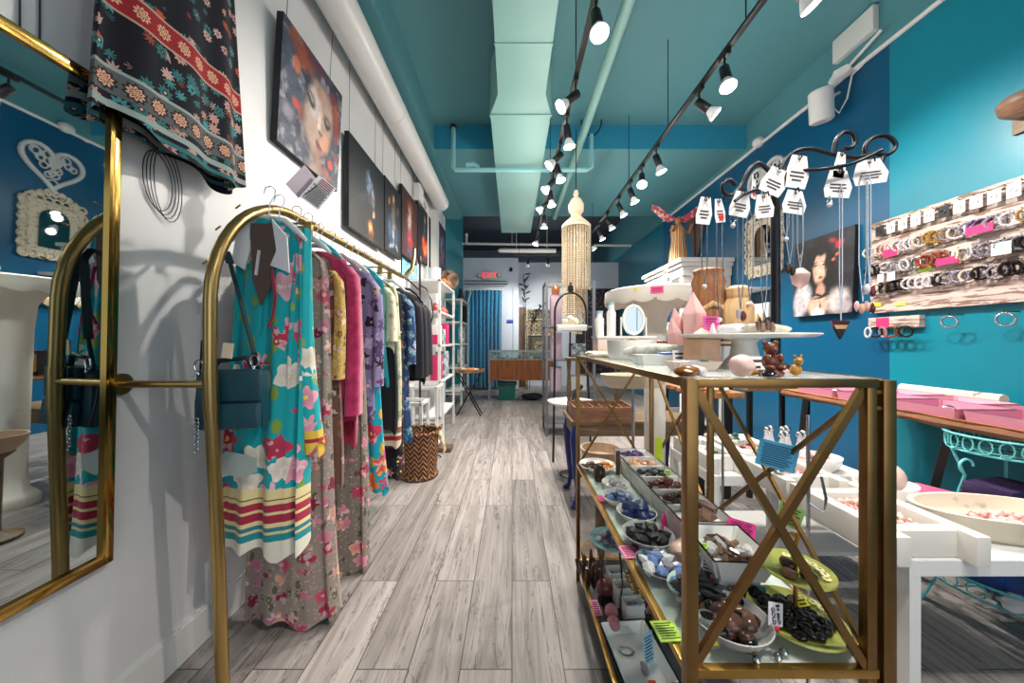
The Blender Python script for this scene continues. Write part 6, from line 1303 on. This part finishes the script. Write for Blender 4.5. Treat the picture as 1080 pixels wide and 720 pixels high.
MB().bx(.012, .03, -BW/2+.05, BW/2-.05, .05, BH-.05).build('back_batten', M_dkwood, bd, smooth=0)
rows = [.655, .50, .355, .215]
for zz in rows: MB().tube([(-.02, -BW/2+.01, zz), (-.02, BW/2-.01, zz)], .003, 6).build('hook_bar', M_iron, bd)
m = None
for zz in rows:
    for i in range(15): MB().tube([(-.012, -BW/2+.04+i*.066, zz+.004), (-.05, -BW/2+.04+i*.066, zz+.006), (-.056, -BW/2+.04+i*.066, zz+.014)], .0022, 5).build('hook', M_iron, bd)
def wy(py_, zz, x=2.78): return 2.19-BW/2+py_
M_wood1 = sm('red_brown_bead', '8c3820', .25); M_goldb = sm('gold_brown_bead', '9c7834', .25)
BM = {'white': M_clear, 'pink': M_rose, 'black': M_obs, 'red brown': M_wood1, 'gold brown': M_goldb, 'grey': M_gryst, 'violet': M_amet, 'green': M_greenst, 'cream': mat('cream_stone', 'd8ccb8'), 'silver': M_silv}
BP = {}
def bracelet(col, y, z, row, tilt):
    if col not in BP:
        mb = MB()
        for i in range(18): a = i*2*pi/18; mb.ball((0, .036*cos(a), .036*sin(a)), .0085, 1)
        o = mb.build('bead_bracelet', BM[col]); BP[col] = o
    else: o = BP[col].copy(); COL.objects.link(o)
    o.location = (2.785+random.uniform(-.012, .012), y, z); o.rotation_euler = (0, R(random.uniform(-12, 2)), R(tilt))
    return tag(o, f'{col} bead bracelet hanging on the {row} row of the plank board', 'bracelet', f'{col} bracelets on the {row} row')
r2 = ['cream', 'cream', 'pink', 'pink', 'white', 'white', 'white', 'cream', 'gold brown', 'gold brown', 'grey', 'white', 'grey', 'violet', 'grey', 'white', 'white', 'gold brown', 'gold brown', 'grey']
r3 = ['black', 'black', 'grey', 'white', 'grey', 'white', 'silver', 'red brown', 'red brown', 'red brown', 'cream', 'cream', 'white', 'grey', 'grey', 'green', 'grey', 'black', 'black', 'black']
r4 = ['grey', 'cream', 'black', 'black', 'black', 'black', 'white', 'white', 'white', 'black', 'grey', 'grey', 'cream', 'black', 'grey', 'black', 'black', 'black', 'green', 'green']
for row, zz, cs_ in (('second', rows[1], r2), ('third', rows[2], r3), ('lowest', rows[3], r4)):
    for i in range(32): bracelet(cs_[-1-int(i*20/32)], 2.19-BW/2+.03+i*.0303, 1.42+zz-.03+random.uniform(-.006, .003), row, random.uniform(-50, 50))
for i in range(12):
    o = MB().bx(-.001, .001, -.028, .028, -.075, 0).build('earring_card', M_card if i % 5 != 1 else M_rawbk, loc=(2.785, 2.19-BW/2+.05+i*.077, 1.42+rows[0]), L=('white' if i % 5 != 1 else 'black')+' earring card hanging on the top row of the plank board', C='card', G='white earring cards' if i % 5 != 1 else 'black earring cards', smooth=0)
    MB().tube([(-.003, .012*cos(a), -.04+.014*sin(a)) for a in [j*pi/5 for j in range(8)]], .0015, 5).build('hoop_earring', M_iron, o)
for L, y, z, w, h, m in (('pink label under the pink bracelets on the plank board', 2.50, .40, .09, .055, M_hot), ('pink label under the violet bracelets on the plank board', 2.02, .42, .12, .05, M_hot), ('larger magenta label below the cream bracelets on the plank board', 2.17, .27, .11, .045, M_hot), ('lime label below the red brown bracelets on the plank board', 2.33, .26, .08, .03, M_lblg), ('yellow label at the lower far corner of the plank board', 2.66, .05, .10, .03, M_lbly), ('small lime label near the bottom of the plank board', 2.48, .04, .07, .025, M_lblg), ('white card with red edge on the plank board', 1.93, .27, .08, .07, M_card), ('small pink label at the far lower left of the plank board', 2.63, .19, .04, .03, M_hot), ('first blank white card below the grey bracelets', 2.56, .225, .04, .06, M_card), ('second blank white card below the grey bracelets', 2.49, .225, .05, .06, M_card)):
    MB().bx(-.002, .002, -w/2, w/2, 0, h).build('board_label', m, loc=(2.8205 if m in (M_lblg, M_lbly) else 2.765, y, 1.42+z), L=L, C='label', smooth=0)
sb = T('small_bracelet_rack', 'short white hook rail with a pink label below the plank board', 'rack', (2.84, 2.57, 1.30))
MB().bx(-.012, .03, -.2, .14, 0, .085, .002).build('rail_board', wb_, sb, smooth=0); MB().bx(-.015, -.012, -.01, .08, .006, .08).build('pink_label', M_hot, sb, smooth=0)
for i in range(5): MB().tube([(-.01, -.16+i*.06, .01), (-.05, -.16+i*.06, .008)], .002, 5).build('hook', M_iron, sb)
for i, c_ in enumerate(('black', 'green', 'red brown', 'grey', 'black', 'white')):
    o = bracelet(c_, 2.41+i*.05, 1.27, 'second', 20*(-1)**i); o['label'] = ['black bracelet nearest on the short rail below the board', 'green bracelet, second on the short rail below the board', 'red brown bracelet, third on the short rail below the board', 'grey bracelet, fourth on the short rail below the board', 'black bracelet, fifth on the short rail below the board', 'white bracelet farthest on the short rail below the board'][i]; del o['group']
for y, L in ((2.17, 'single silver bracelet hanging from a hook below the plank board'), (1.93, 'single silver bracelet at the right picture edge below the board')):
    o = bracelet('silver', y, 1.325, 'second', 10); o['label'] = L; del o['group']
    MB().tube([(2.868, y, 1.37), (2.80, y, 1.368), (2.785, y, 1.368), (2.78, y, 1.38)], .003, 6).build('wall_hook', M_iron, L='small wall hook of the '+L.replace('single silver bracelet ', 'silver bracelet ').replace('hanging from a hook ', ''), C='hook')
p = onx(1086, 108, 2.8); sf = T('wooden_wall_bracket', 'brown rounded wooden bracket shelf on the turquoise wall at the right edge', 'wall shelf', (2.85, p.y, p.z))
MB().lathe([(0, -.07), (.06, -.06), (.13, -.01), (.14, .03), (.13, .05), (0, .05)], n=28).build('rounded_shelf', wood('mid_brown_wood', '5c4030', '8c6850', 7, 1), sf); MB().bx(-.0, .018, -.1, .1, -.12, .08).build('back_plate', M_dkwood, sf)

# ------------------------------------------------------------------ white low tables with dough troughs
def low_table(L, x0, x1, y0, y1, h, t=.05, w=.035):
    r = T('white_low_table', L, 'table', ((x0+x1)/2, (y0+y1)/2, 0)); a = (x1-x0)/2; b = (y1-y0)/2
    MB().bx(-a, a, -b, b, h-t, h, .002).build('table_top', M_white, r, smooth=0)
    for sx in (-1, 1):
        for sy in (-1, 1): MB().bx(sx*(a-w/2)-w/2, sx*(a-w/2)+w/2, sy*(b-w/2)-w/2, sy*(b-w/2)+w/2, 0, h-t).build('leg', M_white, r, smooth=0)
    return r
low_table('white low table at the right carrying the nearest wooden trough', 1.235, 1.93, 1.06, 1.66, .52)
r_ = low_table('second white low table behind the gold table with a lower shelf', 1.0, 1.80, 1.70, 2.16, .53)
MB().bx(-.38, .38, -.21, .21, .12, .14).build('lower_shelf', M_white, r_, smooth=0)
M_trough = worn('white_washed_trough', 'dcd8d0', '8c8070', .68, 6); M_rosechip = sm('pink_stone_chip', 'c89488', .25, .2)
def trough(L, c, w, l, h, lip=.05, end=True):
    """long dough trough: side boards longer than the floor, end boards set in"""
    r = T('dough_trough', L, 'trough', c); t = .045
    for s in (-1, 1): MB().bx(s*(w/2-t/2)-t/2, s*(w/2-t/2)+t/2, -l/2, l/2, 0, h, .006).build('side_board', M_trough, r, smooth=30)
    MB().bx(-w/2+t, w/2-t, -l/2+.05, l/2-.05, .0, .03).build('trough_floor', M_trough, r, smooth=0)
    for s in (-1, 1): MB().bx(-w/2+t, w/2-t, s*(l/2-.065)-.02, s*(l/2-.065)+.02, 0.005, h-.004, .003).build('end_board', M_trough, r, smooth=30)
    return r
trough('long whitewashed wooden trough of pink stone chips nearest the camera', (1.30, 1.225, .52), .285, .40, .092)
M_chip = speck('pink_white_chips', ['c89488', 'e0c8c0', 'd8b0a4', 'e8dcd8', 'b87868'])
chips((1.30, 1.22, .572), .092, .125, 110, .012, M_chip, 'stone_chips', 'pink and white stone chips filling the nearest wooden trough')
trough('second whitewashed trough with rose stones behind the blue card', (1.30, 1.63, .52), .27, .36, .09)
chips((1.30, 1.63, .568), .085, .11, 60, .017, speck('rose_chips', ['d09890', 'e0b0ac', 'b87878']), 'stone_chips', 'rose pink stones filling the second wooden trough')
trough('third whitewashed trough with green and dark red stones', (1.33, 1.965, .53), .25, .37, .09)
heap((1.33, 1.88, .585), .07, .07, 16, .02, [M_rosed, M_garn], 'dark rose stone in the near half of the third trough', 'dark rose stones in the third trough', hump=1)
heap((1.33, 2.06, .585), .07, .06, 10, .024, [M_greenst, M_clear], 'green or white stone in the far half of the third trough', 'green and white stones in the third trough', hump=1)
trough('farthest whitewashed trough seen left of the front post', (1.10, 1.93, .53), .18, .42, .08)
for i, (px, py, m, L) in enumerate(((745, 447, M_greenst, 'small green stone on the farthest trough'), (738, 438, M_clear, 'clear stone on the farthest trough'))):
    MB().ball((0, 0, .02), (.035, .03, .02), 2, .2, seed=i).build('rough_stone', m, loc=(1.10, 1.86+.13*i, .562), L=L, C='stone')
sp_ = T('snail_figurine', 'small silver snail figurine on the side board of the second trough', 'figurine', (1.19, 1.52, .6105))
MB().ball((0, 0, .012), (.028, .014, .011), 2).build('body', M_hook, sp_); MB().ball((0, 0, .03), (.016, .012, .016), 2).tube([(-.02, 0, .018), (-.026, 0, .05)], .002, 5).tube([(-.024, .004, .018), (-.034, .006, .048)], .002, 5).build('shell', M_hook, sp_)
def oval_bowl(L, c, rx, ry, h, m, rz=0, name='dough_bowl'):
    o = MB().lathe([(0, 0), (.7, 0), (.92, h*.4), (1, h), (.93, h*1.0), (.84, h*.5), (.6, h*.22), (0, h*.2)], n=48, sx=rx, sy=ry).build(name, m, loc=c, rot=(0, 0, rz), L=L, C='bowl'); return o
M_dough = worn('cream_dough_bowl', 'd4c8b4', 'a08c78', .66, 8)
oval_bowl('large cream dough bowl of pink stones at the right picture edge', (1.74, 1.215, .52), .27, .125, .088, M_dough, R(-8))
chips((1.76, 1.215, .545), .15, .055, 50, .018, speck('rose_chips', []), 'stone_chips', 'pink stones lying in the large cream dough bowl', .8)
oval_bowl('white oval bowl with scalloped rim under the round stone ball', (1.64, 1.50, .52), .12, .085, .06, M_cer)
MB().ball((0, 0, .062), .066, 3).build('stone_sphere', sm('pale_pink_sphere', 'd4b8b0', .2, .08), loc=(1.64, 1.50, .545), L='large pale pink stone sphere in the white oval bowl', C='sphere')
MB().bx(-.07, .07, -.09, .09, 0, .03, .004).build('pink_box', mat('rose_pink_card', 'b84c70', .6, var=.2), loc=(1.84, 1.47, .52), rot=(0, 0, .4), L='flat rose pink box right of the white oval bowl', C='box')
oval_bowl('white oval bowl of rough rose quartz seen through the gold frame', (1.58, 1.80, .53), .14, .1, .07, M_cer)
heap((1.58, 1.80, .55), .09, .06, 14, .03, [M_rose, M_rosed], 'rough rose quartz in the white oval bowl behind the gold frame', 'rose quartz in the oval bowl', hump=.9)
for i in range(8):
    x, y = 1.52+.05*(i % 4), 1.96+.12*(i//4)+.03*(i % 2)
    o = T('silver_stopper', 'silver bottle stopper with a ball top on the second white table', 'stopper', (x+.03, y, .53), G='silver stoppers on the white table')
    MB().lathe([(0, 0), (.03, 0), (.026, .03), (.012, .09), (.009, .12), (0, .12)], n=16).build('stem', M_clear, o); MB().ball((0, 0, .135), .02, 2).build('ball_top', M_hook, o)
hp_ = T('steel_hook_pole', 'thin steel pole with a hook between the trough and the gold table', 'pole', (.885, 1.02, 0))
MB().tube([(0, 0, 0), (0, 0, .98)], .005).build('pole_rod', M_hook, hp_); MB().tube([(0, 0, .72), (.03, -.02, .70), (.035, -.02, .74), (.03, -.01, .80)], .004).build('hook', M_hook, hp_); MB().lathe([(0, 0), (.05, 0), (.05, .006), (0, .01)], n=20).build('foot', M_hook, hp_)
# ------------------------------------------------------------------ live edge slab tables
def live(name, a, b):
    return wood(name, a, b, 5, 1, .35, dark='4c2c1a')
M_live = live('live_edge_wood', '7c4c2c', 'b07840'); M_bark = mat('bark_edge', '6c4024', .6, var=.5, scale=20, bump=.5)
def slab(L, x0, x1, y0, y1, z, t=.045, legs=()):
    r = T('slab_table', L, 'table', ((x0+x1)/2, (y0+y1)/2, 0)); a = (x1-x0)/2; b = (y1-y0)/2; N = 24
    ed = [(-a+.025*noise.noise(Vector((i*.45, z, 3))), -b+2*b*i/N) for i in range(N+1)]
    mb = MB(); top = [(x, y) for x, y in ed]+[(a, b), (a, -b)]
    vt = [mb.bm.verts.new((x, y, z)) for x, y in top]; vb = [mb.bm.verts.new((x+(.03 if i <= N else 0), y, z-t)) for i, (x, y) in enumerate(top)]
    mb.bm.faces.new(vt); mb.bm.faces.new(vb[::-1])
    for i in range(len(top)): mb.bm.faces.new((vt[i], vb[i], vb[(i+1) % len(top)], vt[(i+1) % len(top)]))
    mb.build('slab_top', M_live, r, smooth=0)
    MB().tube([(x+.012, y, z-t*.55) for x, y in ed], [t*.42+.004*sin(i*1.7) for i in range(N+1)], 8).build('bark_edge', M_bark, r)
    for (lx0, ly0), (lx1, ly1) in legs: MB().bar((lx0, ly0, z-t), (lx1, ly1, 0), .05, .03).build('leg', M_black, r, smooth=0)
    return r
slab('live edge wooden bar table with pink trays below the plank board', 2.02, 2.84, 1.15, 2.56, .845, .05, (((-.3, .62), (-.36, .66)), ((.2, .5), (.05, .52)), ((-.3, -.2), (-.38, -.1)), ((.25, -.2), (.3, -.15)), ((-.3, -.62), (-.36, -.66)), ((.3, -.62), (.3, -.66)), ((.3, .62), (.3, .66))))
M_pinkt = mat('dusty_pink_tray', 'c07c94', .5, var=.08)
for i in range(4):
    y = 2.30-.3*i
    tray('pink_tray', ['farthest dusty pink tray on the live edge bar table', 'second dusty pink tray from the far end of the bar table', 'third dusty pink tray from the far end of the bar table', 'nearest dusty pink tray on the live edge bar table'][i], (2.17, y, .845), .28, .285, .045, M_pinkt, 0, slope=.006)
    for q in range(3):
        MB().ball((0, 0, .01), (.03, .02, .012), 1, .2, seed=q).build('tray_stone', [M_obs, M_rosed, M_silv][q], loc=(2.10+.07*q, y+.05*(q-1), .853), L=f'{["black", "rose", "silver grey"][q]} piece in the {["farthest", "second", "third", "nearest"][i]} dusty pink tray', C='stone')
for i in range(3): tray('rose_tray', ['farther small rose tray at the back of the bar table', 'middle small rose tray at the back of the bar table', 'nearer small rose tray at the back of the bar table'][i], (2.46, 2.15-.3*i, .845), .22, .26, .04, mat('pale_rose_tray', 'd89cb0', .5), 0, slope=.006)
lg = MB().tube([(0, 0, .03), (0, .5, .03)], .03, 12); lg.build('birch_log', worn('birch_bark', 'd8d0c4', '6c6058', .6, 9), loc=(2.74, 1.9, .845), L='long pale birch log lying along the wall on the bar table', C='log')
slab('narrow live edge shelf table seen through the gold frame', 1.36, 1.72, 2.52, 3.3, .82, .04, (((-.1, .3), (-.1, .3)), ((.1, -.3), (.1, -.3)), ((-.1, -.3), (-.1, -.3)), ((.1, .3), (.1, .3))))
# tarot books and racks on it
tb = T('side_table', 'dark side table with boxed card decks behind the gold frame', 'table', (2.05, 2.75, 0))
MB().bx(-.25, .25, -.15, .15, .82, .85).build('table_top', M_dkwood, tb, smooth=0)
for sx in (-1, 1):
    for sy in (-1, 1): MB().bx(sx*.22-.015, sx*.22+.015, sy*.12-.015, sy*.12+.015, 0, .82).build('leg', M_black, tb, smooth=0)
for i, (m, L) in enumerate(((mat('pale_rose_deck', 'd8b0a8', .6, var=.2), 'pale rose card deck, left of three'), (mat('ivory_deck', 'd8ccc0', .6, var=.2), 'ivory card deck in the middle of three'), (mat('lilac_deck', 'b49cb8', .6, var=.2), 'lilac card deck, right of three'))):
    MB().box((0, 0, .05), (.10, .2, .03), rot=(R(-24), 0, 0), bev=.003).build('card_deck', m, loc=(1.90+i*.125, 2.72, .85), L=L+' on the dark side table', C='card deck')
cd = T('jewelry_rack', 'black slotted rack of gold trinkets behind the cross brace', 'rack', (1.50, 2.75, .82))
MB().bx(-.13, .13, -.03, .03, 0, .2).build('rack_back', M_black, cd, smooth=0)
for i in range(6): MB().bx(-.12+i*.045, -.095+i*.045, -.035, -.03, .03, .17).build('slot', M_goldhi, cd, smooth=0)
for i in range(9): MB().ball((0, 0, .018), (.035, .028, .018), 2, .2, seed=i).build('amber_piece', [M_tiger, M_peach, M_clear][i % 3], loc=(1.42+.09*(i % 3), 2.57+.05*(i//3)*.9, .821), L=f'{["amber brown", "peach", "milky"][i % 3]} stone lying in front of the black slotted rack', C='stone', G=f'{["amber", "peach", "milky"][i % 3]} stones on the narrow slab table')
# ------------------------------------------------------------------ turquoise wire stand under the bar table
M_wireT = mat('turquoise_wire', '5cb8bc', .4)
w = T('wire_tier_stand', 'turquoise scrolled wire tier stand below the bar table at the right edge', 'stand', (2.14, 1.48, 0))
for z, r, nm in ((.72, .17, 'upper_basket'), (.14, .25, 'lower_basket')):
    m = MB()
    for rr, zz in ((r, z+.07), (r*.93, z), (r*.5, z)): m.tube([(rr*cos(a), rr*sin(a), zz) for a in [i*pi/20 for i in range(40)]], .005, 6, True)
    for i in range(20):
        a = i*pi/10; m.tube([((r*.97)*cos(a+.11*cos(b)), (r*.97)*sin(a+.11*cos(b)), z+.036+.03*sin(b)) for b in [j*pi/5 for j in range(10)]], .003, 5, True)
    for i in range(12): a = i*pi/6; m.tube([(0, 0, z), (r*.93*cos(a), r*.93*sin(a), z)], .003, 5)
    m.build(nm, M_wireT, w)
for i in range(3):
    a = i*2.09+.6; MB().tube([(.2*cos(a), .2*sin(a), .14), (.24*cos(a), .24*sin(a), .04), (.26*cos(a), .26*sin(a), 0)], .006, 6).build('foot', M_wireT, w)
    MB().tube([(.16*cos(a), .16*sin(a), .72), (.12*cos(a), .12*sin(a), .6), (.17*cos(a), .17*sin(a), .4), (.2*cos(a), .2*sin(a), .14)], .006, 6).build('upright', M_wireT, w)
MB().tube([(-.17+.03*cos(t), 0, .66+.03*sin(t)) for t in [i*pi/6 for i in range(9)]], .005, 6).build('curl', M_wireT, w)
for i, (y, h, m, L) in enumerate(((1.44, .12, M_patt, 'pale patterned box at the bottom of the stack in the wire stand'), (1.44, .07, mat('dark_wine_box', '4c2424', .5), 'dark wine box in the middle of the stack in the wire stand'), (1.44, .05, mat('violet_box', '34244c', .5), 'dark violet box on top of the stack in the wire stand'))):
    MB().bx(-.12, .12, -.07, .07, 0, h, .004).build('gift_box', m, loc=(2.14, 1.48, .34+[0, .121, .192][i]), rot=(0, 0, .1*i), L=L, C='box')
MB().bx(-.13, .13, -.09, .09, .0, .19, .004).build('blue_gift_box', mat('deep_blue_foil', '1c3c7c', .3, var=.4), loc=(2.14, 1.48, .148), L='deep blue patterned box in the lower wire basket', C='box')
for i in range(5): MB().ball((0, 0, .03), (.05, .04, .03), 2, .2, seed=i).build('blue_stone', M_lapis if i % 2 else M_clear, loc=(1.96+.02*i, 1.33+.05*(i % 2)-.02*i, .148), L=('blue' if i % 2 else 'white')+' glass stone at the near rim of the lower wire basket', C='stone', G=('blue' if i % 2 else 'white')+' stones in the lower wire basket')
